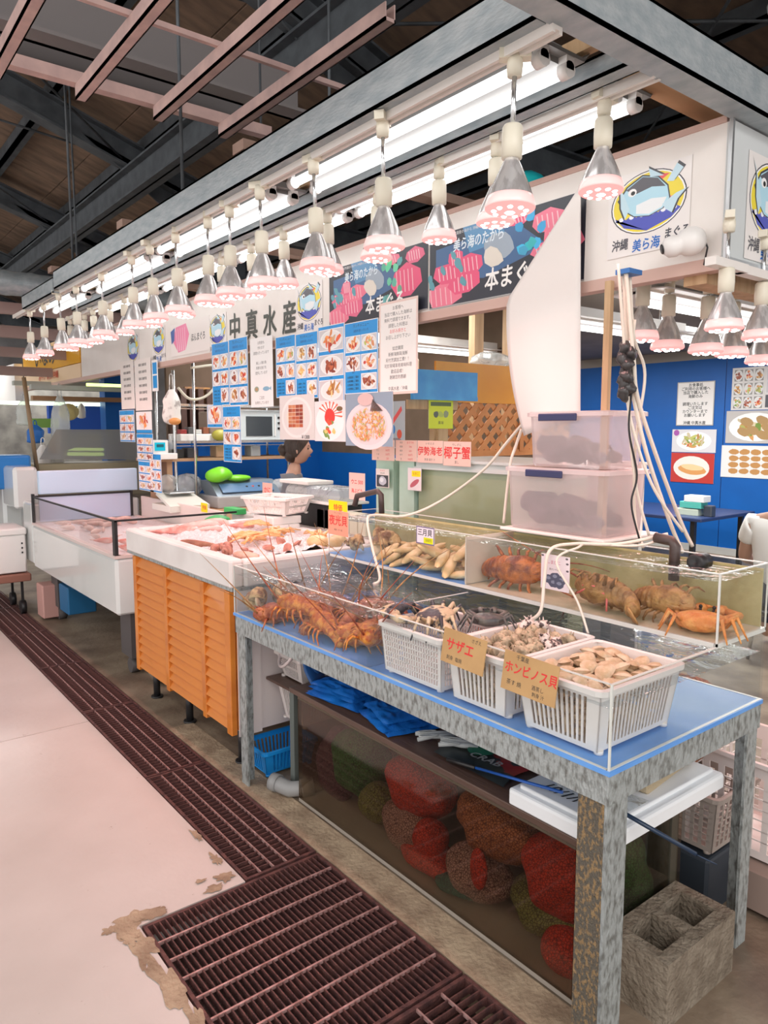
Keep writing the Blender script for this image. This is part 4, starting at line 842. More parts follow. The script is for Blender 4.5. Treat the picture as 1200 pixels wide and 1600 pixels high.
# far blue wall posters ---------------------------------------------
BX = 9.19
def fp(label, ya, yb, za, zb_, ops, name='wall_poster'): sheet(name, label, 'poster', (BX, ya, za), ya-yb, za-zb_, None, ops, 'posters on the far blue wall', th=.004)
fp('grey-framed text notice on the far blue wall', 5.385, 4.87, 2.22, 1.65, lambda p, w, h: notice(p, w, h, ['お食事処', 'ご利用のお客様へ', '当店で購入した', '海鮮のみ', '', '調理いたします', 'ご注文は', 'カウンターまで', 'お願いします', '', '沖縄 中真水産'], (.45, .43, .40), .05))
fp('poster of a green salad plate below the notice on the blue wall', 5.43, 4.82, 1.60, 1.30, lambda p, w, h: (p.rect(0, 0, w, h, (.72, .70, .72)), p.el(w*.5, h*.5, w*.40, h*.42, (.92, .92, .92), 22), p.dish(w*.5, h*.5, w*.34, h*.34, 'veg', 26, None), p.dish(w*.35, h*.6, w*.16, h*.16, 'crab', 6, None), p.el(w*.1, h*.15, .04, .04, (.4, .1, .4))))
fp('poster of a grilled lobster half on a red cloth, lowest on the blue wall', 5.43, 4.83, 1.29, .90, lambda p, w, h: (p.rect(0, 0, w, h, (.55, .05, .04)), p.el(w*.48, h*.5, w*.42, h*.40, (.85, .82, .75), 22), p.el(w*.5, h*.55, w*.32, h*.18, (.75, .35, .12), 16, .1, .05), p.el(w*.5, h*.48, w*.26, h*.10, (.85, .65, .35), 12, .1, .05)))
fp('grid poster of small dish photos at the right of the blue wall', 4.65, 3.9, 2.36, 1.84, lambda p, w, h: (p.rect(0, 0, w, h, (.75, .72, .70)), [p.photo(w*(.03+.17*c), h*(.04+.32*r), w*(.18+.17*c), h*(.33+.32*r), ('meat', 'crab', 'fry', 'rice', 'veg')[(r*2+c) % 5], 8, (.3, .28, .26)) for r in range(3) for c in range(3)], p.photo(w*.56, h*.05, w*.98, h*.62, 'crab', 12), p.rect(w*.56, h*.66, w*.98, h*.95, (.1, .1, .12))))
fp('poster of steamed clams on a white plate on the blue wall', 4.70, 3.95, 1.83, 1.43, lambda p, w, h: (p.rect(0, 0, w, h, (.55, .52, .50)), p.el(w*.48, h*.5, w*.43, h*.44, (.92, .92, .9), 22), p.dish(w*.48, h*.5, w*.38, h*.4, 'veg', 20, None), [p.el(w*a, h*b_, w*.11, h*.13, (.45, .28, .12), 12, .4, .1) or p.el(w*a, h*b_, w*.08, h*.09, (.80, .55, .25), 10, .4, .1) for a, b_ in ((.35, .35), (.6, .3), (.7, .55), (.45, .6), (.3, .65), (.62, .75))]))
fp('poster of a dozen gratin shells in a white dish on the blue wall', 4.74, 4.02, 1.40, 1.0, lambda p, w, h: (p.rect(0, 0, w, h, (.80, .80, .78)), [p.el(w*(.22+.19*c), h*(.2+.2*r), w*.09, h*.09, (.55, .28, .10), 10, 0, .1) or p.el(w*(.22+.19*c), h*(.19+.2*r), w*.06, h*.055, (.85, .55, .22), 9, 0, .1) for r in range(4) for c in range(4)]))

#@@CONTENTS
# ---------------------------------------------------------------- baskets
BASK = mat('white_basket_plastic', (.86, .79, .76), .4)
def basket(name, label, x0, y0, x1, y1, z0, z1, mt, style='slot', tp=.012, rimw=.012, cat='basket', step=.0125, group=None, rot=0):
    cx, cy = (x0+x1)/2, (y0+y1)/2; t = thing(name, label, cat, (cx, cy, z0), group)
    def pt(s_, a, z):  # side s_, along a in 0..1 with rounding
        k = (z-z0)/(z1-z0); i = tp*(1-k); xa, xb, ya, yb = x0+i, x1-i, y0+i, y1-i
        return [(xa, ya+(yb-ya)*a, z), (xb, ya+(yb-ya)*a, z), (xa+(xb-xa)*a, ya, z), (xa+(xb-xa)*a, yb, z)][s_]
    q = MB(); th = .0022
    H = z1-z0
    def panel(s_, a0, a1, za, zb):
        p = [Vector(pt(s_, a0, za)), Vector(pt(s_, a1, za)), Vector(pt(s_, a1, zb)), Vector(pt(s_, a0, zb))]
        n = [(1, 0, 0), (-1, 0, 0), (0, 1, 0), (0, -1, 0)][s_]; q.poly(p, Vector(n)*th*1.5)
    for s_ in range(4):
        L = (y1-y0) if s_ < 2 else (x1-x0)
        c = .035/L if style != 'grid' else .012/L
        panel(s_, 0, c, z0, z1); panel(s_, 1-c, 1, z0, z1)
        panel(s_, c, 1-c, z1-H*.16, z1); panel(s_, c, 1-c, z0, z0+H*.08)
        n = int(L*(1-2*c)/step)
        for k in range(n):
            a = c+(1-2*c)*k/n; panel(s_, a, a+(1-2*c)/n*.42, z0+H*.08, z1-H*.16)
        if style == 'grid':
            for k in range(1, 7): zz = z0+H*(.08+.76*k/7); panel(s_, c, 1-c, zz-.0022, zz+.0022)
        elif style == 'two': zz = z0+H*.45; panel(s_, c, 1-c, zz-.006, zz+.006)
    q.box(x0+tp+.002, y0+tp+.002, z0, x1-tp-.002, y1-tp-.002, z0+.004)
    for (a, b_) in ((.1, .1), (.9, .1), (.1, .9), (.9, .9)): q.cyl((x0+(x1-x0)*a, y0+(y1-y0)*b_, z0-.008), (x0+(x1-x0)*a, y0+(y1-y0)*b_, z0+.002), .012)
    q.build('body', mt, t)
    q = MB(); r = rimw
    def ring(o, z):
        b_ = .022; X0_, X1_, Y0q, Y1q = x0-o, x1+o, y0-o, y1+o
        return [(X0_, Y0q+b_, z), (X0_+b_*.3, Y0q+b_*.3, z), (X0_+b_, Y0q, z), (X1_-b_, Y0q, z), (X1_-b_*.3, Y0q+b_*.3, z), (X1_, Y0q+b_, z), (X1_, Y1q-b_, z), (X1_-b_*.3, Y1q-b_*.3, z), (X1_-b_, Y1q, z), (X0_+b_, Y1q, z), (X0_+b_*.3, Y1q-b_*.3, z), (X0_, Y1q-b_, z)]
    rs = ring(-.004, z1-.002)+ring(r*.3, z1+.003)+ring(r, z1)+ring(r, z1-.014)+ring(r-.003, z1-.014)
    q.add(rs, [(12*k+i, 12*k+(i+1) % 12, 12*k+12+(i+1) % 12, 12*k+12+i) for k in range(4) for i in range(12)], False)
    q.build('rim', mt, t)
    if rot: t.rotation_euler = (0, 0, rot)
    return t
zb_ = .798
basket('slotted_basket', 'white square-mesh basket holding a striped crab, leftmost of three', 1.475, 1.60, 1.75, 1.90, zb_, .965, BASK, 'grid', .012)
basket('slotted_basket', 'white slotted basket of turban shells behind the サザエ tag', 1.475, 1.335, 1.86, 1.575, zb_, .968, BASK, 'slot', .016, step=.017)
basket('slotted_basket', 'white slotted basket full of pale clams behind the ホンビノス貝 tag, nearest corner', 1.478, 1.03, 1.84, 1.305, zb_, .968, BASK, 'slot', .022, step=.017)
# ---------------------------------------------------------------- seafood
CLAM = mat('clam_shell', (.62, .44, .26), .45, 0, (.78, .62, .44), 30, lo=.4, hi=.6, bump=.25, bscale=90)
CLAM2 = mat('pale_clam_shell', (.80, .62, .36), .4, 0, (.66, .46, .22), 18, lo=.4, hi=.62, bump=.2, bscale=60)
def clam():
    m = MB()
    for s_ in (1, -1):
        def f(u, v):
            a = 2*PI*u; r = v; x = .030*r*math.cos(a); y = .022*r*math.sin(a)-.004*r*r*math.cos(2*a); z = s_*(.0115*(1-r**2.2)+.0008*math.sin(r*28))
            return Vector((x, y, z))
        m.grid(f, 14, 6)
    return m
cp = clam().build('clam', CLAM, label='pale brown clam heaped in the nearest white basket', cat='clam', group='clams in the nearest basket')
first = True; rr = random.Random(5)
for lay, zz in ((0, .815), (1, .84), (2, .865), (3, .89), (4, .915), (5, .938), (6, .955)):
    m_ = .012*(1-lay/6); xs = [1.522+m_+(.275-2*m_)*i/5 for i in range(6)]; ysq = [1.072+m_+(.190-2*m_)*j/4 for j in range(5)]
    for xx in xs:
        for yy in ysq:
            if 0 < lay < 5 and not (xx in (xs[0], xs[-1]) or yy in (ysq[0], ysq[-1])): continue
            if lay in (1, 3) and rr.random() < .35: continue
            o = cp if first else cp.copy()
            if not first: SC.collection.objects.link(o)
            first = False
            j_ = .010 if lay > 5 else .003; o.location = (xx+rr.uniform(-j_, j_), yy+rr.uniform(-j_, j_), zz+rr.uniform(-.005, .008)); o.rotation_euler = (rr.uniform(-.5, .5), rr.uniform(-.5, .5), rr.uniform(0, 6.3)); s_ = rr.uniform(.9, 1.2) if lay > 4 else .85; o.scale = (s_,)*3
def turban(R0=.032, mt=None, spines=False, nm='turban_shell', label='x', cat='shell', group=None, op=True):
    t = thing(nm, label, cat, (0, 0, 0), group)
    m = MB(); N = 40
    pts = []; rad = []
    for k in range(N):
        a = k*.42; f = 1-(k/N); r = R0*.62*f**.9; pts.append((r*math.cos(a), r*math.sin(a), R0*1.9*(k/N)**.9)); rad.append(R0*.62*f+.001)
    m.tube(pts, lambda q: rad[min(N-1, int(round(q*(N-1))))], 10)
    if spines:
        for k in range(2, 26, 3):
            a = k*.42; r = R0*.62*(1-k/N)+rad[k]*.9; z = pts[k][2]
            m.tube([(r*.9*math.cos(a), r*.9*math.sin(a), z), ((r+.012)*math.cos(a), (r+.012)*math.sin(a), z+.006)], .004, 5, r1=.0008)
    m.build('shell', mt, t)
    if op: q = MB(); q.ell(Vector(pts[0])+Vector((R0*.2, -R0*.2, -R0*.30)), (R0*.5, R0*.5, R0*.18), rotm(20, 20, 0), 12, 6); q.build('operculum', mat('shell_lid', (.72, .60, .42), .4, c2=(.5, .4, .25), scale=20), t)
    return t
SAZ = mat('turban_shell', (.34, .27, .18), .6, 0, (.62, .50, .34), 35, lo=.42, hi=.58, bump=.5, bscale=70)
tp_ = None; rr = random.Random(8)
for lay, zz in ((0, .825), (1, .87), (2, .915), (3, .945)):
    for i in range(6):
        for j in range(4):
            if 0 < lay < 3 and not (i == 0 or j == 0 or j == 3): continue
            x = 1.535+.053*i; y = 1.39+.043*j; lb = 'brown turban shell heaped in the middle white basket'
            if tp_ is None: tp_ = turban(.026, SAZ, True, label=lb, group='turban shells in the middle basket'); o = tp_
            else: o = dup(tp_, (0, 0, 0))
            o.location = (x+rr.uniform(-.01, .01), y+rr.uniform(-.008, .008), zz); o.rotation_euler = (rr.uniform(.8, 2.2), rr.uniform(-.7, .7), rr.uniform(0, 6.3)); o.scale = (rr.uniform(.85, 1.1),)*3
# marbled shells (pearl white) on top of the middle basket
MSH = mat('spotted_shell', (.80, .68, .62), .35, 0, (.10, .07, .07), 60, lo=.5, hi=.56)
for k, (x, y) in enumerate(((1.80, 1.54), (1.815, 1.50), (1.78, 1.53), (1.70, 1.36), (1.73, 1.365), (1.72, 1.39))):
    o = turban(.020, MSH, True, 'spotted_shell', ['small speckled shell at the back rim of the middle basket', 'small speckled shell at the right rim of the middle basket'][k > 2], group=['speckled shells at the back rim', 'speckled shells at the right rim'][k > 2], op=False)
    o.location = (x, y, .968); o.rotation_euler = (k, .5, k*1.3)
# crustaceans
LOB = mat('lobster_shell', (.46, .10, .02), .3, 0, (.74, .30, .05), 45, lo=.42, hi=.6, bump=.35, bscale=120)
LOBD = mat('dark_lobster_shell', (.30, .06, .03), .35, 0, (.55, .20, .08), 30, lo=.42, hi=.62, bump=.35, bscale=120)
BRN = mat('brown_crustacean', (.28, .14, .05), .45, 0, (.50, .28, .10), 24, lo=.42, hi=.6, bump=.4, bscale=100)
LOBM = mat('red_brown_shell', (.20, .05, .025), .35, 0, (.62, .20, .05), 22, lo=.40, hi=.62, bump=.35, bscale=120)
def lobster(label, loc, yaw, L=.30, mt=LOB, roll=0, group=None, curl=.9, ant=True, antup=.5, pitch=0, nm='spiny_lobster', aseed=1, reach=.72):
    t = thing(nm, label, 'lobster' if 'lobster' in nm else 'crustacean', (0, 0, 0), group); s_ = L/.30
    m = MB(); m.ell((.055*s_, 0, 0), (.070*s_, .044*s_, .042*s_), None, 18, 12, .2, 45); m.ell((.108*s_, 0, .004), (.032*s_, .030*s_, .028*s_), None, 12, 8, .2, 60)
    for sg in (1, -1):
        m.tube([(.105*s_, .012*sg*s_, .02*s_), (.135*s_, .016*sg*s_, .035*s_)], .005*s_, 6, r1=.001)
        for k in range(4): m.tube([((.03+.025*k)*s_, .022*sg*s_, .022*s_), ((.038+.025*k)*s_, .026*sg*s_, .032*s_)], .003*s_, 5, r1=.0006)
    m.build('carapace', mt, t)
    m = MB(); p = Vector((0, 0, 0)); a = PI
    for k in range(6):
        w_ = (.040-.0032*k)*s_; m.ell(p, (.020*s_, w_, w_*.85), rotm(0, math.degrees(-a+PI), 0), 14, 8)
        a -= .12*curl*(1+k*.5); p = p+Vector((math.cos(a)*.021*s_, 0, -abs(math.sin(a))*.021*s_*.9))
    m.build('tail', mt, t)
    m = MB()
    for k in (-2, -1, 0, 1, 2):
        d = Vector((-1, .42*k, -.5)).normalized(); m.ell(p+d*.022*s_, (.024*s_, .010*s_, .003*s_), Matrix.Rotation(math.atan2(-.42*k, 1)*-1, 4, 'Z') @ rotm(0, -25, 0), 8, 4)
    m.build('tail_fan', mt, t)
    r = random.Random(aseed)
    for sg in (1, -1):
        for k in range(5):
            b_ = Vector(((.085-.022*k)*s_, .024*sg*s_, -.012*s_)); f = (.6-.42*k)+r.uniform(-.15, .15)
            kn = b_+Vector((f*.035, sg*.045, .018))*s_*reach; ft = kn+Vector((f*.045, sg*.028, -.055))*s_*reach
            q = MB(); q.tube([b_, kn, (kn+ft)/2+Vector((0, sg*.006, .006))*s_, ft], lambda u: (.0066-.0046*u)*s_, 6); q.build('leg', mt, t)
        if ant:
            b_ = Vector((.125*s_, .016*sg*s_, .012*s_)); q = MB(); c_ = r.uniform(-1, 1.5)
            q.tube([b_+Vector((.19*s_*u, sg*(.10*u+.10*u*u*c_)*s_, (antup*.20*u-.03*u*u)*s_)) for u in [i/10 for i in range(11)]], lambda u: (.0032*(1-u)+.0006)*s_, 6); q.build('antenna', LOBD if mt is not LOBD else BRN, t)
    t.location = loc; t.rotation_euler = (roll, pitch, yaw); return t
lob = [((1.535, 2.30, .85), 1.4, 'orange spiny lobster pressed against the glass left of the tank divider', LOB), ((1.60, 2.12, .84), 2.2, 'orange spiny lobster touching the tank divider', LOB), ((1.60, 2.48, .84), .4, 'reddish spiny lobster behind the glass, middle of the left compartment', LOBD), ((1.74, 2.18, .865), 3.6, 'spiny lobster with white tubercles at the water surface by the divider', LOBD), ((1.72, 2.62, .84), 5.2, 'dark spiny lobster deep in the left compartment near its back', LOBD), ((1.83, 2.30, .85), 1.0, 'dark spiny lobster below the blue half of the raised tank', LOBD), ((1.56, 2.66, .83), 2.9, 'brownish red spiny lobster next to the big shell in the left corner', LOBD), ((1.70, 2.36, .87), 4.3, 'orange spiny lobster with raised feelers in the left compartment', LOB)]
lob += [((1.53, 2.47, .895), 1.8, 'orange lobster high against the front glass, middle of the left compartment', LOB), ((1.55, 2.05, .89), 4.0, 'dull orange lobster at the water line beside the mesh basket', LOB), ((1.66, 2.26, .90), .2, 'red lobster back breaking the water near the divider', LOBD), ((1.80, 2.78, .85), 3.9, 'dark lobster at the far back corner by the ice counter', LOBD), ((1.68, 2.52, .89), 2.6, 'brown-red lobster at the centre of the left compartment', LOBD)]
for k, (p, yw, lb, mt_) in enumerate(lob): lobster(lb, p, yw, .31, mt_, R.uniform(-.3, .3), None, .8, True, 1.1 + .35*(k % 3), aseed=k)
# lobsters in the dark water behind baskets
for k, (p, yw, lb) in enumerate((((1.885, 1.50, .86), 1.3, 'dark red lobster in the water behind the middle basket'), ((1.885, 1.27, .86), -1.2, 'dark red lobster in the water behind the clam basket'), ((1.88, 1.80, .87), 1.9, 'dark lobster in the water behind the striped crab'))):
    lobster(lb, p, yw, .24, LOBD, 0, None, .6, True, .5, aseed=20+k)
# upper tank
lobster('red-brown spiny lobster behind the glass of the raised tank, right of the divider', (2.03, 1.86, 1.085), -1.35, .37, LOBM, 1.1, None, 1.0, True, -.3, aseed=31)
lobster('long brown lobster bound with pink bands in the raised tank', (2.02, 1.37, 1.075), 1.45, .36, BRN, 1.0, None, .8, True, -.1, aseed=32)
lobster('brown spiny crustacean with fuzzy head right of the pink-banded lobster', (2.05, 1.25, 1.08), -1.6, .30, BRN, .8, None, .8, False, 0, aseed=33)
m = MB()
for (a, b_) in (((1.47, 1.09), (1.40, 1.095)), ((1.40, 1.095), (1.37, 1.06)), ((1.49, 1.06), (1.45, 1.085)), ((1.45, 1.085), (1.375, 1.075)), ((1.375, 1.075), (1.375, 1.02))): m.cyl((1.985, a[0], a[1]), (1.985, b_[0], b_[1]), .0035, n=6)
m.build('rubber_band', mat('pink_rubber', (.85, .18, .18), .5), label='pink rubber bands stretched round the brown lobster', cat='band')
ORG = mat('orange_shell', (.72, .22, .05), .4, 0, (.85, .40, .12), 30, bump=.5, bscale=70)
def crab(label, loc, yaw, w=.11, mt=None, mt2=None, nm='crab', pitch=0, roll=0, reach=1.0):
    t = thing(nm, label, 'crab', (0, 0, 0)); s_ = w/.11
    m = MB(); m.ell((0, 0, 0), (.042*s_, .056*s_, .022*s_), None, 18, 10, .12, 40)
    for k in range(7): a = -1.0+k*.33; m.ell((.040*math.cos(a)*s_, .054*math.sin(a)*s_, .004), (.006*s_,)*3, None, 6, 4)
    m.build('shell', mt, t)
    for sg in (1, -1):
        q = MB(); q.cyl((.042*s_, .012*sg*s_, .008), (.052*s_, .014*sg*s_, .018*s_), .003*s_, n=6); q.ell((.053*s_, .014*sg*s_, .02*s_), (.0045*s_,)*3, None, 6, 4); q.build('eye', BLACK, t)
        for k in range(4):
            a = sg*(1.15+.42*k); b_ = Vector((.030*math.cos(a), .046*math.sin(a), -.004))*s_; d = Vector((math.cos(a), math.sin(a), 0))
            kn = b_+d*.045*s_*reach+Vector((0, 0, .02*s_)); ft = kn+d*.045*s_*reach+Vector((0, 0, -.045*s_))
            q = MB(); q.tube([b_, kn, ft], lambda u: (.0075-.006*u)*s_, 7); q.build('leg', mt2 or mt, t)
        q = MB(); b_ = Vector((.034, .034*sg, -.002))*s_; el_ = b_+Vector((.035, .028*sg, .008))*s_; wr = el_+Vector((.018, -.028*sg, .0))*s_
        q.tube([b_, el_, wr], .009*s_, 7); q.ell(wr+Vector((.008, -.012*sg, 0))*s_, (.022*s_, .015*s_, .012*s_), None, 10, 6)
        q.tube([wr+Vector((.018, -.020*sg, .003))*s_, wr+Vector((.030, -.036*sg, .002))*s_], .006*s_, 6, r1=.0015); q.tube([wr+Vector((.022, -.008*sg, .003))*s_, wr+Vector((.040, -.020*sg, .002))*s_], .0065*s_, 6, r1=.0015); q.build('claw', mt2 or mt, t)
    t.location = loc; t.rotation_euler = (roll, pitch, yaw); return t
crab('orange knobbly crab in the right front corner of the raised tank', (2.02, 1.075, 1.045), .3, .15, ORG, reach=.5)
STR = mat('striped_crab', (.66, .52, .34), .45, 0, (.05, .05, .06), 22, lo=.48, hi=.54, bump=.3, bscale=90)
DKC = mat('dark_crab', (.05, .055, .06), .35, 0, (.16, .15, .13), 20, bump=.3)
crab('striped cream and black crab on top of the mesh basket', (1.60, 1.76, .985), 2.2, .17, STR, STR, reach=.6)
crab('small dark crab right of the striped crab on the mesh basket', (1.72, 1.64, .982), .8, .11, DKC, DKC, reach=.6)
lobster('striped rock lobster curled beside the cream crab on the mesh basket', (1.55, 1.66, .975), 1.2, .17, STR, .2, None, 1.0, True, .4, nm='striped_lobster', aseed=40)
# big shells
BIGS = mat('big_turban_shell', (.20, .10, .05), .4, 0, (.68, .48, .24), 22, lo=.42, hi=.56, bump=.8, bscale=50)
for k, (p, r_, lb, rt) in enumerate([((2.03, 2.56, 1.085), .060, 'big brown green-snail shell left of the pale clams in the raised tank', (1.7, .2, 2.4)), ((2.05, 2.66, 1.09), .055, 'big dark shell leaning on the pink 夜光貝 card', (1.2, .5, .4)), ((2.05, 2.80, 1.06), .042, 'grey banded shell in the far left corner of the raised tank', (1.5, .1, 4)), ((1.53, 2.83, .85), .055, 'big round shell with pale lid in the left front corner of the lower tank', (1.6, -.3, 3.6)), ((1.60, 2.76, .86), .05, 'yellowish spiny shell beside the pale-lidded shell', (.8, .4, 1)), ((1.66, 2.85, .86), .05, 'brown spiny shell behind the pale-lidded shell in the lower tank', (1.0, .9, 2))]):
    o = turban(r_, BIGS, k in (1, 4, 5), 'turban_shell', lb); o.location = p; o.rotation_euler = rt
# pale trough shells in the raised tank
def trough(): m = MB(); m.lathe([(0, -.06), (.014, -.05), (.022, -.02), (.023, .01), (.016, .045), (.006, .062), (0, .064)], None, 14, .62); return m
TR = trough().build('trough_shell', CLAM2, label='long pale yellow shell heaped in the raised tank', cat='shell', group='pale yellow shells left of the tank divider')
rr = random.Random(4); fst = True
for i in range(44):
    o = TR if fst else TR.copy()
    if not fst: SC.collection.objects.link(o)
    fst = False
    lay = i//11; o.location = (1.98+.045*(i % 4)+rr.uniform(0, .01), 2.05+.044*(i % 11)+.01*lay+rr.uniform(-.01, .01), 1.035+.026*lay*(1-.5*(i % 11)/11)); o.rotation_euler = (rr.uniform(.9, 2.2), rr.uniform(-.4, .4), rr.uniform(-.9, .9)+1.2); o.scale = (rr.uniform(.9, 1.15),)*3
# air hoses
HOSE = mat('white_hose', (.82, .74, .64), .45)
def hose(label, pts, r=.0045, mt=HOSE, n=28, nm='air_hose', cat='hose'):
    P = [Vector(p) for p in pts]; out = []
    for i in range(len(P)-1):
        p0, p1, p2, p3 = P[max(i-1, 0)], P[i], P[i+1], P[min(i+2, len(P)-1)]
        for k in range(8):
            t_ = k/8; out.append(.5*((2*p1)+(-p0+p2)*t_+(2*p0-5*p1+4*p2-p3)*t_**2+(-p0+3*p1-3*p2+p3)*t_**3))
    out.append(P[-1]); m = MB(); m.tube(out, r, 7); return m.build(nm, mt, label=label, cat=cat, origin=tuple(P[0]))
hose('white air hose curving from the white sheet down over the raised tank', [(2.30, 1.98, 1.66), (2.30, 2.10, 1.55), (2.28, 2.22, 1.425), (2.24, 2.44, 1.28), (2.1, 2.52, 1.215), (1.97, 2.58, 1.222), (1.915, 2.56, 1.20), (1.90, 2.50, 1.08), (1.86, 2.40, .98), (1.83, 2.41, .955)], .006)
hose('white air hose looping over the right half of the raised tank into the water', [(2.2, 1.30, 1.26), (2.10, 1.42, 1.222), (2.0, 1.52, 1.22), (1.925, 1.56, 1.2), (1.90, 1.56, 1.10), (1.87, 1.55, 1.0), (1.84, 1.60, .955)], .006)
hose('thin white hose along the rim of the raised tank', [(2.2, 1.30, 1.25), (2.12, 1.36, 1.222), (2.05, 1.50, 1.216), (1.97, 1.48, 1.216), (1.91, 1.52, 1.17), (1.92, 1.44, 1.05), (1.90, 1.38, .96)], .004)
hose('short white hose behind the lower plastic box', [(2.26, 1.99, 1.60), (2.26, 2.02, 1.53), (2.24, 2.03, 1.45), (2.22, 2.04, 1.22)], .006)
for k, pts in enumerate([[(2.06, 1.4, 2.10), (2.12, 1.4, 1.83), (2.17, 1.4, 1.67), (2.42, 1.4, 1.31), (2.50, 1.38, 1.18)], [(2.08, 1.42, 2.1), (2.13, 1.42, 1.8), (2.20, 1.4, 1.55), (2.33, 1.38, 1.30), (2.40, 1.36, 1.17)], [(2.02, 1.4, 2.11), (2.10, 1.42, 1.85), (2.14, 1.42, 1.65), (2.22, 1.38, 1.42), (2.36, 1.34, 1.25)], [(2.10, 1.41, 2.08), (2.15, 1.42, 1.9), (2.22, 1.42, 1.78), (2.18, 1.42, 1.55), (2.24, 1.45, 1.3), (2.22, 1.4, 1.2)], [(2.12, 1.40, 1.95), (2.13, 1.42, 1.7), (2.19, 1.42, 1.42), (2.25, 1.40, 1.24)]]):
    hose('white cable hanging from the sign corner to the raised tank, %s from the left' % ['fourth', 'third', 'second', 'fifth', 'first'][k], pts, .007 if k < 2 else .005, nm='hanging_cable', cat='cable')
hose('black cable twisted among the white ones', [(2.10, 1.42, 1.87), (2.13, 1.41, 1.75), (2.14, 1.42, 1.6), (2.18, 1.41, 1.45), (2.17, 1.42, 1.35), (2.20, 1.40, 1.22)], .0035, BLACK, nm='hanging_cable', cat='cable')
m = MB()
for k in range(9): m.ell((2.105+.012*math.sin(k*2), 1.415+.008*math.cos(k*3), 1.86-.018*k+.0*k), (.024, .019, .026), None, 12, 8, .5, 60)
m.build('cable_knot', mat('black_tape', (.05, .045, .045), .3), label='lump of black tape binding the hanging cables', cat='tape')
m = MB(); m.box(2.05, 1.38, 2.085, 2.12, 1.43, 2.10); m.build('blue_clip', mat('blue_clip', (.03, .15, .42), .4), label='dark blue clip holding cables under the sign', cat='clip')
m = MB(); m.box(2.262, 1.595, 1.2, 2.282, 1.62, 2.12); m.build('timber_post', PINE, label='pine post right of the white hanging sheet', cat='post', origin=(2.28, 1.6, 1.2))
# white hanging sheet
def wsh(u, v):
    z = 2.47+(1.575-2.47)*v
    yl_ = 1.74+(.33)*min(1, (v/.40))**1.0 if v < .4 else 2.07-.12*((v-.4)/.6)**2
    if v > .92: z += .06*u*((v-.92)/.08)
    yr = 1.735-.03*v; y = yl_+(yr-yl_)*u
    return Vector((2.262-.035*math.sin(u*PI)*v-.03*v*(1-u), y, z))
m = MB(); m.grid(wsh, 14, 26); o = m.build('hanging_sheet', mat('white_vinyl', (.80, .75, .72), .45), label='big white vinyl sheet curling down from the sign behind the boxes', cat='sheet', origin=(2.26, 1.85, 2.0))
md = o.modifiers.new('s', 'SOLIDIFY'); md.thickness = .003

# plastic boxes -----------------------------------------------------
FROST = glassy('frosted_plastic', (.95, .92, .92), .05, .25, body=(.92, .85, .85), bodyamt=.45)
NAVY = mat('navy_latch', (.03, .035, .11), .4)
m = MB(); m.cbox(2.12, 1.49, 1.211, 2.46, 1.97, 1.222, .004); m.build('box_board', WHITEB, label='pinkish-white board under the plastic boxes', cat='board')
def pbox(label, x0, y0, x1, y1, z0, z1, mt=FROST):
    t = thing('storage_box', label, 'box', ((x0+x1)/2, (y0+y1)/2, z0)); q = MB(); i = .012; h = z1-z0
    def ring(o, z):
        b_ = .025; a, b2, c, d = x0+o, y0+o, x1-o, y1-o
        return [(a, b2+b_, z), (a+b_*.3, b2+b_*.3, z), (a+b_, b2, z), (c-b_, b2, z), (c-b_*.3, b2+b_*.3, z), (c, b2+b_, z), (c, d-b_, z), (c-b_*.3, d-b_*.3, z), (c-b_, d, z), (a+b_, d, z), (a+b_*.3, d-b_*.3, z), (a, d-b_, z)]
    q.add(ring(i+.006, z0)+ring(i, z0+.01)+ring(0.004, z1-.018), [(12*k+j, 12*k+(j+1) % 12, 12*k+12+(j+1) % 12, 12*k+12+j) for k in range(2) for j in range(12)]+[tuple(range(12))[::-1]], False)
    q.build('body', mt, t)
    q = MB(); r_ = ring(-.006, z1-.018)+ring(-.006, z1-.004)+ring(.004, z1)+ring(.02, z1-.002)
    q.add(r_, [(12*k+j, 12*k+(j+1) % 12, 12*k+12+(j+1) % 12, 12*k+12+j) for k in range(3) for j in range(12)]+[tuple(range(36, 48))], False); q.build('lid', glassy('frosted_lid', (.93, .90, .90), .05, .25, body=(.90, .80, .80), bodyamt=.82), t)
    q = MB(); yc = (y0+y1)/2+.03; q.cbox(x0-.016, yc-.085, z1-.034, x0-.004, yc+.085, z1-.008, .004); q.build('latch', NAVY, t)
    return t
pbox('large frosted plastic box with navy latch holding a coconut crab, lower of two', 2.13, 1.50, 2.40, 1.955, 1.223, 1.46)
pbox('frosted plastic box with navy latch stacked on the larger one', 2.14, 1.50, 2.38, 1.86, 1.463, 1.665)
PURP = mat('purple_brown_shell', (.06, .03, .05), .5, 0, (.14, .08, .11), 18, bump=.3)
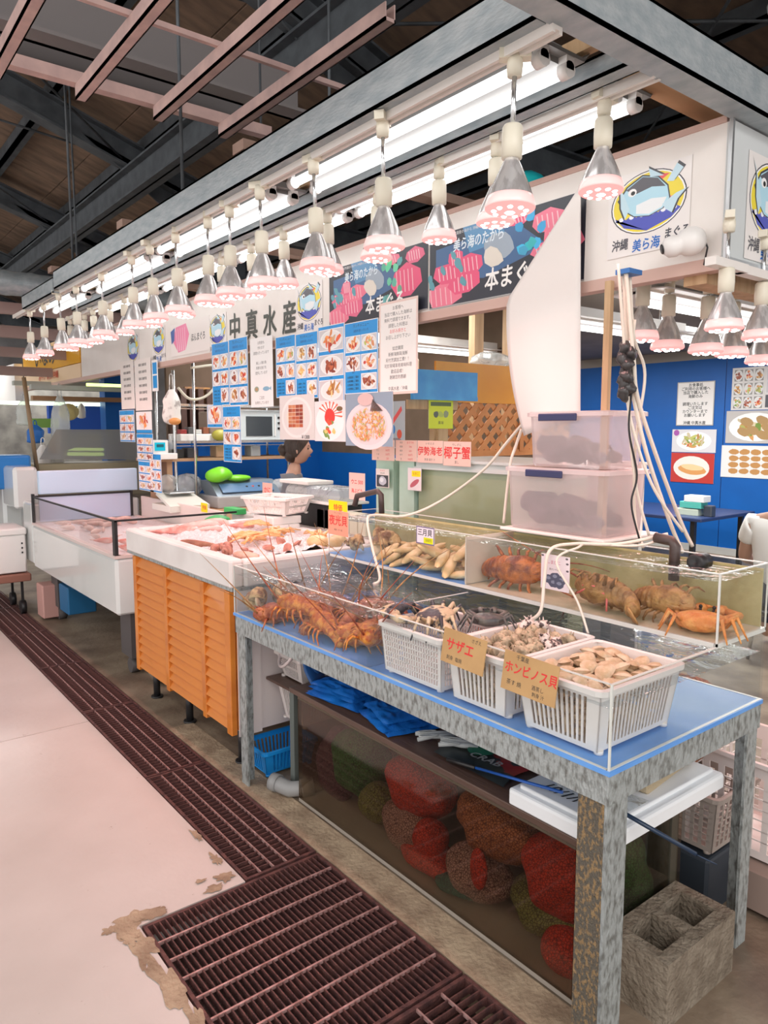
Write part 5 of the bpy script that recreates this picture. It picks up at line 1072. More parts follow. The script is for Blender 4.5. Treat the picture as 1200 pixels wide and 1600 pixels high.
def cococrab(label, loc, yaw, k):
    t = thing('coconut_crab', label, 'crab', (0, 0, 0))
    q = MB(); q.ell((0, 0, .045*k), (.05*k, .055*k, .045*k), None, 18, 12, .2, 30); q.ell((0, .075*k, .04*k), (.045*k, .045*k, .04*k), None, 16, 10, .15, 30); q.build('shell', PURP, t)
    q = MB()
    for i in range(5): q.ell((0, (.055+.018*i)*k, .062*k), (.047*k-.003*i, .010*k, .030*k), None, 14, 6)
    q.build('abdomen_plates', PURP, t)
    for sg in (1, -1):
        for i in range(3):
            b_ = Vector((.03*sg, -.02+.03*i, .03))*k; kn = b_+Vector((.035*sg, -.05-.01*i, .035))*k; ft = kn+Vector((.010*sg, -.05, -.06))*k
            q = MB(); q.tube([b_, kn, ft], lambda u: (.011-.008*u)*k, 8); q.build('leg', PURP, t)
        q = MB(); q.tube([Vector((.03*sg, -.04, .03))*k, Vector((.05*sg, -.08, .03))*k], .012*k, 8); q.ell(Vector((.045*sg, -.105, .025))*k, (.018*k, .030*k, .02*k), None, 10, 8); q.build('claw', PURP, t)
    t.location = loc; t.rotation_euler = (0, 0, yaw)
cococrab('dark coconut crab dimly seen in the upper plastic box', (2.235, 1.70, 1.472), .1, 1.15)
cococrab('dark coconut crab dimly seen in the lower plastic box', (2.245, 1.74, 1.234), .1, 1.4)

# green tank behind -------------------------------------------------
GT = mat('algae_glass', (.30, .34, .20), .12, 0, (.36, .40, .26), 3, coat=.4, lo=.3, hi=.7)
t = thing('back_tank', 'large algae-green glass tank behind the raised tank', 'tank', (2.7, 2.3, 0))
q = MB(); q.box(2.47, 1.90, .35, 3.0, 2.86, 1.40); q.build('green_glass', GT, t)
q = MB(); q.box(2.45, 1.88, 1.40, 3.02, 2.88, 1.412); q.box(2.445, 1.88, 1.44, 3.02, 2.88, 1.452); q.box(2.46, 1.89, 1.412, 3.0, 2.87, 1.44); q.build('white_rim', mat('pale_grey_rim', (.66, .68, .66), .35), t)
MINT = mat('mint_panel', (.50, .66, .56), .35, 0, (.42, .56, .44), 5)
q = MB(); q.box(2.455, 2.88, .35, 2.9, 3.0, 1.44); q.build('mint_panel', MINT, t); q = MB(); q.box(2.455, 3.05, .35, 2.9, 3.20, 1.44); q.build('mint_panel', MINT, t)
q = MB(); q.box(2.50, 3.0, .35, 2.9, 3.05, 1.42); q.build('dark_gap', mat('shaded_gap_green', (.14, .15, .09), .6, c2=(.25, .25, .15), scale=8), t)  # solid strip coloured dark for the shade between the panels
q = MB(); q.box(2.46, 1.90, 0, 3.0, 3.2, .35); q.build('plinth', mat('grey_plinth', (.3, .3, .3), .7), t)

# orange board, lattice, studs --------------------------------------
m = MB(); m.box(3.16, 3.50, 1.775, 4.52, 3.515, 2.03); m.build('orange_board', mat('orange_board', (.80, .33, .01), .35, c2=(.72, .27, .01), scale=2), label='wide orange board above the wooden lattice', cat='board')
t = thing('wooden_lattice', 'orange-brown diagonal wooden lattice below the orange board', 'lattice', (3.7, 3.5, 1.45))
LW = mat('lattice_wood', (.66, .27, .09), .6, c2=(.54, .20, .06), scale=6)
la = None
for k in range(-2, 14):
    for sg, yy in ((1, 3.502), (-1, 3.51)):
        xc = 3.1+.115*k; h = .33
        xa, xb = (xc, xc+h) if sg > 0 else (xc+h, xc)
        za, zb2 = 1.45, 1.775
        def clip(xa, za, xb, zb2):
            pts = []
            for (x, z, x2, z2) in ((xa, za, xb, zb2), (xb, zb2, xa, za)):
                if x < 3.16: f = (3.16-x)/(x2-x) if x2 != x else 0; x, z = 3.16, z+(z2-z)*f
                if x > 4.5: f = (4.5-x)/(x2-x) if x2 != x else 0; x, z = 4.5, z+(z2-z)*f
                pts.append((x, z))
            return pts
        if max(xa, xb) < 3.2 or min(xa, xb) > 4.48: continue
        (x0, z0), (x1, z1) = clip(xa, za, xb, zb2)
        q = MB(); d = Vector((x1-x0, 0, z1-z0)).normalized(); n_ = Vector((-d.z, 0, d.x))*.019
        q.poly([Vector((x0, yy, z0))-n_, Vector((x1, yy, z1))-n_, Vector((x1, yy, z1))+n_, Vector((x0, yy, z0))+n_], (0, .007, 0)); q.build('slat', LW, t)
q = MB(); q.box(3.12, 3.495, 1.42, 4.5, 3.52, 1.46); q.box(3.95, 3.49, 1.45, 3.99, 3.5, 1.775); q.build('frame', LW, t)
m = MB(); m.box(3.0, 3.53, .1, 4.55, 3.56, 1.44); m.build('partition_board', mat('brown_partition', (.30, .2, .14), .7), label='brown partition board below the lattice behind the green tank', cat='board')
m = MB(); m.box(2.80, 3.30, 1.775, 3.33, 3.32, 1.95); m.box(2.80, 3.295, 1.775, 3.33, 3.30, 1.80); m.build('blue_wrapped_board', mat('blue_film', (.02, .28, .72), .2, c2=(.05, .40, .82), scale=6), label='glossy blue wrapped board right of the pink-edged notice', cat='board')
m = MB(); m.box(2.80, 3.34, 1.72, 3.2, 3.36, 1.775); m.box(3.04, 3.34, 0, 3.12, 3.36, 1.72); m.box(2.95, 3.36, 1.88, 3.2, 3.9, 1.9); m.box(3.02, 3.36, 0, 3.1, 3.4, 1.88); m.build('pine_frame', PINE, label='pine frame piece under the blue wrapped board', cat='frame')
def yf(p, w, h): p.rect(0, 0, w, h, (.72, .80, .02)); p.rect(w*.08, h*.06, w*.92, h*.2, (.1, .15, .05)); [p.el(w*(.3+.2*k), h*.5, w*.12, h*.12, ((.1, .12, .1), (.5, .6, .1), (.3, .35, .2))[k], 8, 0, .3) for k in range(3)]; p.tx('美味', w/2, h*.8, h*.14, INK)
sheet('yellow_flyer', 'lime yellow flyer pinned under the blue wrapped board', 'flyer', (2.955, 3.335, 1.775), .20, .17, None, yf, None, (1, 0, 0))
for k, (x, lb) in enumerate(((3.80, 'left pine stud behind the orange board'), (4.15, 'right knotty pine stud behind the orange board'))):
    m = MB(); m.box(x, 3.8, 1.4, x+.09, 3.86, 2.62); m.build('timber_stud', PINE, label=lb, cat='post')
BAG = glassy('thin_plastic_bag', (.95, .97, .97), .08, .2, bump=.6, bscale=20, body=(.86, .88, .87), bodyamt=.45)
def bag(label, c, r, mt=BAG, top=.3, amp=.35):
    m = MB(); c = Vector(c); hang = r[2] > r[0]*1.1
    def f(u, v):
        a = 2*PI*u; z = v*2-1
        if hang: k = (.95-.10*max(0, z))*(1-max(0, (z-.35)/.65)**1.3*.72)*min(1, (1.02+z)*6)**.5
        else: k = math.sqrt(max(0, 1-z*z))*(1+.15*math.cos(5*a+z*3))
        k *= 1+.07*math.cos(7*a+2*z)*(.4+.6*v)+amp*.5*noise.noise(Vector((math.cos(a)*2, math.sin(a)*2, z*2))+c*7)
        return c+Vector((k*r[0]*math.cos(a), k*r[1]*math.sin(a), z*r[2]))
    m.grid(f, 28, 18)
    if hang:
        for sg in (-1, 1): m.tube([c+Vector((sg*r[0]*.22, 0, r[2]*.9)), c+Vector((sg*r[0]*.14, 0, r[2]*(1+top))), c+Vector((0, 0, r[2]*(1.08+top)))], r[0]*.06, 6)
    return m.build('plastic_bag', mt, label=label, cat='bag', origin=tuple(c))
bag('crumpled clear plastic bag lying on top of the orange board', (3.78, 3.62, 2.075), (.16, .10, .06))
m = MB(); m.cbox(2.98, 3.7, 1.9, 3.2, 3.9, 2.06, .01); m.build('wire_tray', CREAM, label='cream slatted tray left of the orange board', cat='tray')

# ---------------------------------------------------------------- ice display goods
rr = random.Random(12)
FISHR = mat('red_fish_skin', (.72, .22, .18), .3, 0, (.85, .50, .45), 22, bump=.2, bscale=150)
FISHP = mat('pale_fish_skin', (.80, .60, .55), .3, 0, (.62, .34, .30), 14)
FISHB = mat('brown_fish_skin', (.26, .10, .06), .35, 0, (.45, .22, .14), 18, bump=.2)
def fish(label, x, y, yaw, L, mt, group=None, h=.2, z=None):
    t = thing('fish', label, 'fish', (0, 0, 0), group)
    m = MB(); prof = [(0, -.5), (.05, -.48), (.11, -.40), (.135, -.25), (.125, -.05), (.09, .15), (.05, .32), (.028, .40), (0, .41)]
    m.lathe([(r*L*h/.2*1.0, zz*L) for r, zz in prof], rotm(0, 90, 0), 14, .55); m.build('body', mt, t)
    q = MB(); q.poly([(.39*L, 0, 0), (.52*L, .09*L, .004), (.48*L, 0, .002), (.52*L, -.09*L, .004)], (0, 0, .003)); q.build('tail_fin', mt, t)
    q = MB(); q.poly([(-.2*L, .10*L*h/.2, 0), (.0, .16*L*h/.2, .002), (.2*L, .06*L, 0)], (0, 0, .003)); q.build('back_fin', mt, t)
    q = MB(); q.ell((-.42*L, .02*L, .045*L), (.012*L,)*3, None, 8, 6); q.build('eye', BLACK, t)
    t.location = (x, y, (z if z else icez(x, y)+.01)); t.rotation_euler = (0, 0, yaw); return t
fish('long red fish on the ice, nearer the freezer end', 1.66, 4.08, 2.3, .30, FISHR); fish('long pinkish fish lying parallel behind the red one', 1.82, 4.12, 2.4, .28, FISHP)
fish('brown sea fish lying along the ice above the louvred front', 1.585, 3.60, -.9, .24, FISHB, h=.14)
fish('pale fish at the far corner of the ice near the yellow card', 1.95, 4.20, 2.0, .25, FISHP); fish('slim red fish in the middle of the far ice', 1.98, 3.95, 2.5, .22, FISHR, h=.13)
for k, (x, y, lb) in enumerate(((1.60, 4.15, 'small red shrimp-like fish at the far ice corner'), (2.12, 4.05, 'pale fish furthest back on the ice'), (1.78, 3.92, 'pale narrow fish in front of the orange crab sticks'))): fish(lb, x, y, 2.2+.2*k, .18, FISHP if k else FISHR, h=.15)
CUC = mat('pale_cucumber', (.62, .34, .26), .4, 0, (.75, .48, .38), 30, bump=.3)
SNL = mat('brown_snail', (.34, .12, .09), .35, 0, (.55, .28, .20), 26, bump=.2)
def lump(nm, cat, label, x, y, yaw, r, mt, group=None, amp=.12, dz=.015, seg=(16, 10)):
    m = MB(); m.ell((0, 0, 0), r, None, seg[0], seg[1], amp, 30); o = m.build(nm, mt, label=label, cat=cat, group=group); o.location = (x, y, icez(x, y)+dz); o.rotation_euler = (0, 0, yaw); return o
lump('sea_cucumber', 'sea cucumber', 'thick pinkish sea cucumber at the near edge of the ice', 1.58, 3.06, -1.1, (.075, .024, .022), CUC)
for k, (x, y) in enumerate(((1.565, 3.36), (1.585, 3.325), (1.60, 3.30), (1.56, 3.32), (1.59, 3.25), (1.575, 3.235))):
    o = turban(.026, SNL, False, 'sea_snail', 'reddish brown sea snail in the cluster on the ice edge', group='snails clustered on the ice edge', op=False); o.location = (x, y, icez(x, y)+.016); o.rotation_euler = (1.3, .3*k, k)
for k, (x, y, lb) in enumerate(((1.70, 3.06, 'dark clam nearest the lobster tank on the ice'), (1.62, 3.14, 'dark clam behind the pinkish sea cucumber'), (1.66, 3.20, 'brown clam between the sea cucumber and the crab sticks'), (1.90, 3.13, 'red-brown clam in the middle right of the ice'), (1.80, 3.06, 'dark round clam near the glass tank corner'), (1.86, 3.22, 'small red clam in front of the crab sticks'), (1.68, 3.42, 'brown clam left of the crab sticks'))):
    o = cp.copy(); SC.collection.objects.link(o); del o['group']; o['label'] = lb; o['category'] = 'clam'; o.data = cp.data; o.location = (x, y, icez(x, y)+.014); o.rotation_euler = (.4, .2*k, k); o.scale = (1.1,)*3
    o.data = o.data.copy(); o.data.materials[0] = SNL
CRABO = mat('cooked_crab', (.80, .34, .09), .35, 0, (.86, .55, .28), 26, bump=.2)
def legs(label, x, y, yaw, n, L, seed):
    r = random.Random(seed); t = thing('crab_leg_bundle', label, 'crab legs', (0, 0, 0)); 
    for k in range(n):
        a = r.uniform(-.5, .5); b_ = Vector((r.uniform(-.02, .02), .012*(k-n/2), .004*(k % 3))); q = MB()
        p1 = b_+Vector((L*.5*math.cos(a), L*.5*math.sin(a), .015)); p2 = p1+Vector((L*.45*math.cos(a+r.uniform(-.7, .7)), L*.45*math.sin(a+r.uniform(-.7, .7)), -.018))
        q.tube([b_, p1, p2], lambda u: .0085-.005*u, 7); q.build('crab_leg', CRABO, t)
    t.location = (x, y, icez(x, y)+.022); t.rotation_euler = (0, 0, yaw)
legs('bundle of orange crab legs spread on the middle of the ice', 1.72, 3.42, .2, 10, .19, 1); legs('orange crab leg bundle behind, nearer the basket', 1.90, 3.42, .4, 9, .17, 2); legs('straight orange crab sticks pointing at the sea cucumber', 1.80, 3.34, 3.5, 7, .16, 3)
legs('orange crab legs at the far side below the white basket', 2.02, 3.55, .9, 8, .17, 4); legs('tan crab legs near the far middle of the ice', 2.0, 3.86, -1.0, 7, .17, 5); legs('pale orange crab legs beside the raised tank card', 2.08, 3.22, 1.2, 8, .17, 6)
for k, (x, y, lb) in enumerate(((2.08, 3.08, 'open pale orange bowl-like shell next to the raised tank'), (2.16, 3.14, 'rounded pale orange shell behind it, by the 夜光貝 card'), (2.0, 3.10, 'orange lump of shellfish in front of the raised tank end'))): lump('shellfish', 'shellfish', lb, x, y, k, (.06, .045, .035), CLAM2, dz=.02)
# scattered goods inside the freezer
for k in range(16):
    x = 1.58+.10*(k % 4)+rr.uniform(-.02, .02); y = 4.75+.13*(k//4)*1.0+(k % 3)*.5
    o = fish('packed pink fish lying in the white freezer', x, y, rr.uniform(-1, 1)+1.5, .16, FISHR if k % 3 == 0 else FISHP, 'fish in the freezer', z=.84)
for k in range(10):
    o = fish('packed pale fish at the far end of the freezer', 1.60+.12*(k % 5), 6.1+.2*(k//5), 1.3+.2*k, .17, FISHP, 'pale fish at the freezer end', z=.84)

# white basket on a scale -------------------------------------------
basket('slotted_basket', 'large pinkish-white slotted basket standing on the scale at the back of the ice', 2.10, 3.72, 2.36, 4.06, 1.10, 1.20, BASK, 'two', .03, step=.014, rot=.35)
m = MB(); m.cbox(2.10, 3.74, 1.0, 2.30, 3.98, 1.04, .01); m.cbox(2.12, 3.76, 1.04, 2.32, 4.0, 1.088, .008); m.build('kitchen_scale', WHITEP, label='white scale under the slotted basket', cat='scale')

# back counter -------------------------------------------------------
m = MB(); m.cbox(2.42, 3.25, .0, 2.62, 4.9, 1.0, .01); m.build('back_counter', mat('grey_counter', (.5, .48, .46), .5), label='grey counter behind the ice display', cat='counter')
m = MB(); m.cbox(2.4, 5.0, .0, 3.5, 6.6, .93, .01); m.build('wood_counter', mat('counter_wood', (.46, .25, .12), .5, c2=(.35, .18, .09), scale=3, stretch=(.5, 4, 1)), label='wooden counter carrying the wrapping machine', cat='counter')
t = thing('food_tray', 'clear domed food tray on black trays behind the slotted basket', 'tray', (2.66, 4.15, 1.0))
q = MB(); q.cbox(2.44, 3.60, 1.0, 2.66, 4.16, 1.15, .01); q.build('black_crate', BLACK, t)
q = MB(); q.cbox(2.42, 3.56, 1.15, 2.68, 4.20, 1.165, .005); q.build('tray', WHITEP, t)
q = MB(); q.cbox(2.43, 3.58, 1.165, 2.67, 4.18, 1.25, .045); q.build('dome', BAG, t)
q = MB(); q.cbox(2.45, 3.9, 1.252, 2.65, 4.25, 1.275, .006); q.build('top_tray', WHITEB, t)
t = thing('white_tray_stack', 'row of small cream cartons behind the yellow card', 'cartons', (2.5, 3.4, 1.0))
for k in range(6):
    q = MB(); q.cbox(2.44, 3.28+.085*k, 1.0, 2.52, 3.355+.085*k, 1.12, .004); q.build('carton', CREAM, t)
# wrapping machine
t = thing('wrapping_machine', 'blue-grey wrapping machine on the wooden counter', 'machine', (3.0, 5.9, .93))
GB = mat('blue_grey_metal', (.22, .27, .33), .35, .3)
q = MB(); q.cbox(2.72, 5.75, .93, 3.38, 6.2, 1.03, .01); q.build('base', mat('grey_plastic', (.42, .44, .46), .4), t)
q = MB(); q.poly([(2.74, 5.8, 1.03), (3.36, 5.8, 1.03), (3.36, 5.95, 1.15), (2.74, 5.95, 1.15)], (0, .25, 0)); q.build('head', GB, t)
q = MB(); q.poly([(2.80, 5.815, 1.055), (3.30, 5.815, 1.055), (3.30, 5.90, 1.125), (2.80, 5.90, 1.125)], (0, -.004, .004)); q.build('control_panel', mat('panel_blue', (.10, .2, .36), .3), t)
for k in range(4): q = MB(); q.ell((3.05+.06*k, 5.862, 1.095), (.014, .01, .012)); q.build('button', mat('red_button', (.5, .08, .08), .4) if k % 2 else BLACK, t)
m = MB(); m.ell((2.83, 5.95, 1.21), (.13, .10, .07), None, 16, 10, .4, 7); m.ell((3.0, 5.95, 1.17), (.12, .08, .03), None, 12, 8, .3, 9); m.build('green_bag', mat('lime_plastic', (.22, .72, .03), .35), label='lime green bag crumpled on the wrapping machine', cat='bag')
# cash scale
t = thing('till_scale', 'cream electronic scale with a flat plate on the counter', 'scale', (2.45, 5.9, .93))
q = MB(); q.poly([(2.28, 5.7, .93), (2.62, 5.7, .93), (2.62, 6.1, .93), (2.28, 6.1, .93)], (0, 0, .05)); q.poly([(2.28, 5.7, .98), (2.62, 5.7, .98), (2.60, 6.05, 1.07), (2.30, 6.05, 1.07)], (0, .01, -.02)); q.build('body', mat('grey_cream', (.70, .70, .64), .4), t)
q = MB(); q.cbox(2.36, 5.9, 1.06, 2.58, 6.15, 1.075, .004); q.build('plate', STEEL, t)
bag('clear plastic tubs and bags left of the cream scale', (2.42, 6.1, 1.14), (.08, .06, .08)); bag('clear bag with sauce packs standing beside the steel post', (2.62, 6.15, 1.10), (.12, .08, .12))
bag('pale plastic bowl stack right of the wrapping machine', (3.45, 5.95, 1.08), (.12, .1, .07))
# shelving --------------------------------------------------------------
t = thing('wire_shelf', 'steel wire shelf unit with wooden board carrying the microwave', 'shelf', (2.95, 6.3, .93))
for x in (2.50, 3.62):
    q = MB(); q.cyl((x, 6.1, .93), (x, 6.1, 2.1), .014); q.cyl((x, 6.5, .93), (x, 6.5, 2.1), .014); q.build('post', CHROME, t)
for z in (1.48, 1.80):
    q = MB(); q.box(2.5, 6.09, z, 3.62, 6.11, z+.02); q.box(2.5, 6.09, z-.025, 3.62, 6.10, z-.018)
    for k in range(28): q.box(2.5+.04*k, 6.1, z+.005, 2.504+.04*k, 6.5, z+.01)
    q.build('wire_deck', CHROME, t)
q = MB(); q.box(2.30, 6.08, 1.325, 3.66, 6.5, 1.35); q.box(2.42, 6.1, .93, 2.47, 6.5, 1.325); q.build('wooden_board', mat('shelf_wood', (.45, .27, .16), .6), t)
t = thing('microwave', 'white microwave oven on the wire shelf', 'microwave', (3.4, 6.25, 1.5))
q = MB(); q.cbox(3.12, 6.12, 1.50, 3.60, 6.48, 1.78, .008); q.build('body', mat('microwave_white', (.62, .68, .70), .4), t)
q = MB(); q.box(3.19, 6.112, 1.54, 3.46, 6.118, 1.72); q.build('door_window', mat('dark_glass', (.05, .06, .07), .15), t)
q = MB(); q.box(3.48, 6.10, 1.54, 3.49, 6.112, 1.74); q.build('handle', WHITEP, t)
for k in range(3): q = MB(); q.box(3.52, 6.112, 1.70-.05*k, 3.56, 6.118, 1.72-.05*k); q.build('button', BLACK, t)
m = MB(); m.cbox(2.85, 6.15, 1.50, 3.1, 6.4, 1.76, .01); m.build('brown_carton', mat('dull_carton', (.30, .22, .17), .7), label='brown carton left of the microwave', cat='carton')
m = MB(); m.ell((2.92, 6.1, 1.55), (.08, .05, .05)); m.build('snack_pack', mat('olive_pack', (.42, .38, .06), .4), label='olive yellow packet in front of the brown carton', cat='packet')
t = thing('card_terminal', 'white till box with a cyan screen at the left end of the shelf', 'till', (2.36, 6.2, 1.35))
q = MB(); q.cbox(2.28, 6.1, 1.35, 2.44, 6.3, 1.51, .006); q.cbox(2.29, 6.0, 1.35, 2.48, 6.1, 1.40, .005); q.build('body', WHITEP, t)
q = MB(); q.box(2.32, 6.094, 1.42, 2.41, 6.099, 1.49); q.build('screen', glow('cyan_screen', (.02, .42, .55), 1.0), t)
q = MB(); q.box(2.335, 6.090, 1.45, 2.395, 6.094, 1.475); q.build('display', mat('dark_cyan', (.02, .12, .16), .3), t)
for k, (x, z, c, lb) in enumerate(((2.55, 1.37, (.03, .03, .03), 'black device beside the cyan-screen till'), (2.68, 1.38, (.05, .05, .06), 'black box in the middle of the wooden shelf'), (2.95, 1.40, (.45, .3, .18), 'tan carton under the brown one'), (3.1, 1.40, (.5, .34, .2), 'second tan carton right of the first'), (3.3, 1.39, (.35, .38, .4), 'grey canister under the microwave'))):
    m = MB(); m.cbox(x-.05, 6.14, 1.352, x+.05, 6.28, z+.06, .008); m.build('shelf_carton', mat('carton_%s' % 'abcde'[k], c, .5), label=lb, cat='carton')
m = MB(); m.lathe([(.0, 0), (.03, 0), (.032, .12), (.012, .16), (.012, .20), (0, .20)], T(2.50, 6.2, 1.352), n=14); m.build('clear_bottle', BAG, label='clear bottle standing on the shelf by the post', cat='bottle')
m = MB(); m.cbox(2.56, 6.12, 1.50, 2.9, 6.4, 1.56, .006); m.build('white_tray', WHITEP, label='long white tray on the wire deck', cat='tray')
for k in range(5):
    m = MB(); m.cbox(2.58+.07*k, 6.16, 1.562, 2.635+.07*k, 6.24, 1.60+.02*(k % 2), .004); m.build('sauce_pot', mat('pot_%s' % 'abcde'[k], ((.4, .05, .05), (.1, .1, .1), (.6, .6, .58), (.3, .1, .05), (.7, .65, .6))[k], .4), label='%s small pot in the white tray, from the left' % ('first', 'second', 'third', 'fourth', 'fifth')[k], cat='pot')
for k in range(5):
    m = MB(); m.cbox(2.82+.09*k, 6.92, 1.52, 2.88+.09*k, 6.999, 2.0, .004); m.build('dark_tube', mat('dark_brown_pack', (.10, .05, .04), .5), label='dark brown upright pack behind the steel shelf posts', cat='pack', group='dark packs behind the shelf')
hose('thick cream hose looping under the sign behind the steel post', [(2.62, 6.0, 2.12), (2.9, 6.0, 2.15), (2.86, 6.0, 2.0), (2.74, 6.0, 1.88), (2.6, 6.0, 1.86), (2.5, 6.0, 1.95)], .012, mat('cream_hose', (.62, .58, .48), .5))
m = MB(); m.cyl((2.66, 6.05, .93), (2.66, 6.05, 2.2), .012); m.build('steel_post', CHROME, label='thin steel post rising behind the loop of hose', cat='post')
m = MB(); m.box(2.98, 6.985, 1.82, 3.25, 6.999, 2.02); m.build('picture_card', mat('dark_picture', (.30, .16, .10), .4, c2=(.6, .3, .1), scale=12), label='brown tilted picture on the dark wall behind the post', cat='poster')
bag('hanging white bag with printed packs right of the paper strip', (2.34, 5.75, 1.78), (.075, .06, .14), mat('white_bag', (.78, .76, .72), .5, c2=(.4, .36, .34), scale=14, lo=.5, hi=.6), top=.8)
m = MB(); m.ell((2.34, 5.70, 1.665), (.05, .04, .03)); m.build('orange_pack', mat('orange_pack', (.65, .28, .08), .5), label='orange packet at the bottom of the hanging bag', cat='packet')
m = MB(); m.cbox(2.36, 4.7, 1.0, 2.44, 4.9, 1.04, .005); m.ell((2.20, 4.68, .98), (.10, .08, .03), None, 12, 8, .2, 12); m.build('green_tray_pack', mat('green_net', (.05, .45, .12), .5), label='green net pack at the freezer corner', cat='packet')
m = MB(); m.cbox(2.365, 4.92, .3, 2.395, 6.6, 1.0, .005); m.build('white_ledge', mat('pinkish_ledge', (.72, .62, .58), .5), label='pinkish white ledge behind the freezer', cat='counter')

# beyond: next stall ------------------------------------------------------
m = MB(); m.box(2.84, 9.0, 1.2, 3.06, 9.2, 2.45); m.box(3.07, 9.05, 1.5, 3.2, 9.1, 2.45); m.build('blue_pillar', BLUEP, label='blue pillar beyond the long paper strip', cat='pillar')
t = thing('glass_canopy', 'smoky clear sneeze guard over the next stall counter', 'guard', (2.3, 8, 1.1))
q = MB(); q.poly([(1.85, 8.0, 1.30), (2.9, 8.0, 1.27), (2.9, 8.3, 1.60), (2.10, 8.3, 1.60)], (0, .006, 0)); q.build('glass', glassy('smoky_glass', (.62, .64, .66), .10, body=(.74, .72, .72), bodyamt=.45), t)
q = MB(); q.cbox(1.80, 7.9, .9, 2.95, 8.5, 1.25, .01); q.build('counter', mat('olive_counter', (.38, .32, .2), .5), t)
m = MB(); m.box(1.0, 12.2, 1.0, 4.2, 12.3, 2.2); m.build('stall_backdrop', mat('dim_backdrop', (.26, .25, .22), .8, c2=(.14, .13, .12), scale=5), label='dim cluttered back wall of the neighbouring stall', cat='wall')
bl = ['clear long plastic bag hanging by the neighbouring stall', 'white paper bag with folded top on the next counter', 'second white bag leaning beside it', 'small yellow bag hanging at the neighbouring stall', 'blue bag hanging below the green crate', 'white plastic bag near the left frame post', 'small white bag on the blue cloth of the far stall']
bm_ = [BAG, PAPER, PAPER, mat('yellow_bag', (.70, .58, .25), .6), mat('royal_blue_bag', (.02, .16, .55), .5), BAG, PAPER]
for k, (p, r_) in enumerate((((2.20, 8.5, 1.68), (.10, .08, .28)), ((1.96, 8.3, 1.28), (.10, .08, .16)), ((2.08, 8.35, 1.26), (.09, .07, .14)), ((2.42, 9.0, 1.80), (.10, .06, .10)), ((1.96, 8.6, 1.55), (.09, .05, .10)), ((1.92, 8.9, 1.78), (.08, .06, .14)), ((2.62, 9.2, 1.82), (.05, .04, .09)))):
    bag(bl[k], p, r_, bm_[k], .4, .25)
m = MB(); m.box(1.98, 8.8, 1.62, 2.26, 8.9, 1.72); m.build('green_crate', mat('green_crate', (.22, .42, .08), .5), label='green crate above the blue hanging bag', cat='crate')
m = MB(); m.box(2.45, 10, 1.55, 3.1, 10.1, 1.95); m.build('blue_cloth', mat('royal_cloth', (.02, .10, .5), .7), label='blue cloth at the far stall behind the small bags', cat='cloth')
m = MB(); m.cyl((1.70, 7.8, 2.1), (1.78, 7.8, 1.15), .02); m.build('frame_post', mat('brown_post', (.30, .2, .11), .6), label='slanted brown post at far left beside the blue box', cat='post')
for k, (x, z, w_) in enumerate(((1.9, 2.02, 1.3), (2.0, 1.92, 1.1), (1.9, 2.1, .8))):
    m = MB(); m.box(x, 8.4+k*.4, z, x+w_, 8.5+k*.4, z+.05); m.build('hanging_shelf', (mat('pale_shelf', (.5, .52, .48), .6), MATS['counter_wood'], MATS['pale_shelf'])[k], label='%s overhead shelf board at the neighbouring stall' % ('lowest pale', 'brown', 'upper pale')[k], cat='shelf')
LGL = glow('far_tube', (.85, 1, .75), 2.5)
m = MB(); m.box(1.6, 9.2, 1.88, 3.0, 9.24, 1.92); m.build('far_tube_light', LGL, label='long greenish light strip across the neighbouring stall', cat='light')
m = MB(); m.box(2.35, 8.0, 2.05, 2.75, 8.04, 2.08); m.build('far_tube_light', glow('lime_tube', (.75, 1, .25), 2.2), label='short lime-tinted tube by the blue pillar', cat='light')
m = MB(); m.cbox(1.42, 7.6, .3, 1.60, 8.2, 1.27, .03); m.cbox(1.42, 7.1, .9, 1.62, 7.6, 1.27, .03); m.build('white_machine', FW, label='tall white machine housing behind the pale blue lid', cat='machine')
m = MB(); m.cbox(1.05, 7.5, 1.05, 1.66, 7.9, 1.36, .02); m.build('blue_box', mat('blue_cooler', (.02, .22, .62), .4), label='blue cooler box at the left edge of the photo', cat='box')
t = thing('foam_box', 'white foam box with taped lid on a cart at the left edge', 'box', (1.3, 7.2, .36))
q = MB(); q.cbox(1.05, 6.85, .375, 1.44, 7.3, .70, .012); q.build('body', FOAM, t); q = MB(); q.cbox(1.04, 6.84, .70, 1.45, 7.31, .76, .015); q.build('lid', FOAM, t)
q = MB()
for k in range(3): q.box(1.40, 6.837, .62-.04*k, 1.412, 6.842, .635-.04*k)
q.build('print', BLACK, t)
t = thing('cart', 'low brown cart under the foam box', 'cart', (1.3, 7.2, 0))
q = MB(); q.cbox(.9, 6.8, .30, 1.46, 7.4, .365, .01); q.build('deck', mat('cart_brown', (.32, .14, .10), .6), t)
for (x, y) in ((1.0, 6.9), (1.4, 6.9), (1.0, 7.3), (1.4, 7.3)): q = MB(); q.cyl((x-.02, y, .06), (x+.02, y, .06), .06); q.box(x-.01, y-.01, .06, x+.01, y+.01, .3); q.build('wheel', BLACK, t)
m = MB(); m.cbox(1.54, 6.0, .14, 1.76, 6.25, .36, .01); m.build('blue_bin', mat('blue_bin', (.01, .13, .30), .5), label='blue bin under the far end of the freezer', cat='bin')
m = MB(); m.cbox(1.47, 6.5, .02, 1.62, 6.7, .30, .01); m.build('pink_carton', mat('pink_carton', (.62, .34, .30), .6), label='pinkish carton on the floor under the freezer end', cat='carton')
m = MB(); m.cbox(1.9, 4.8, .0, 2.3, 5.3, .16, .02); m.ell((1.72, 4.45, .08), (.12, .10, .08), None, 14, 8, .3, 12); m.build('floor_bundle', mat('dim_bundle', (.22, .17, .13), .8), label='grey brown bundle on the floor under the freezer corner', cat='bundle')

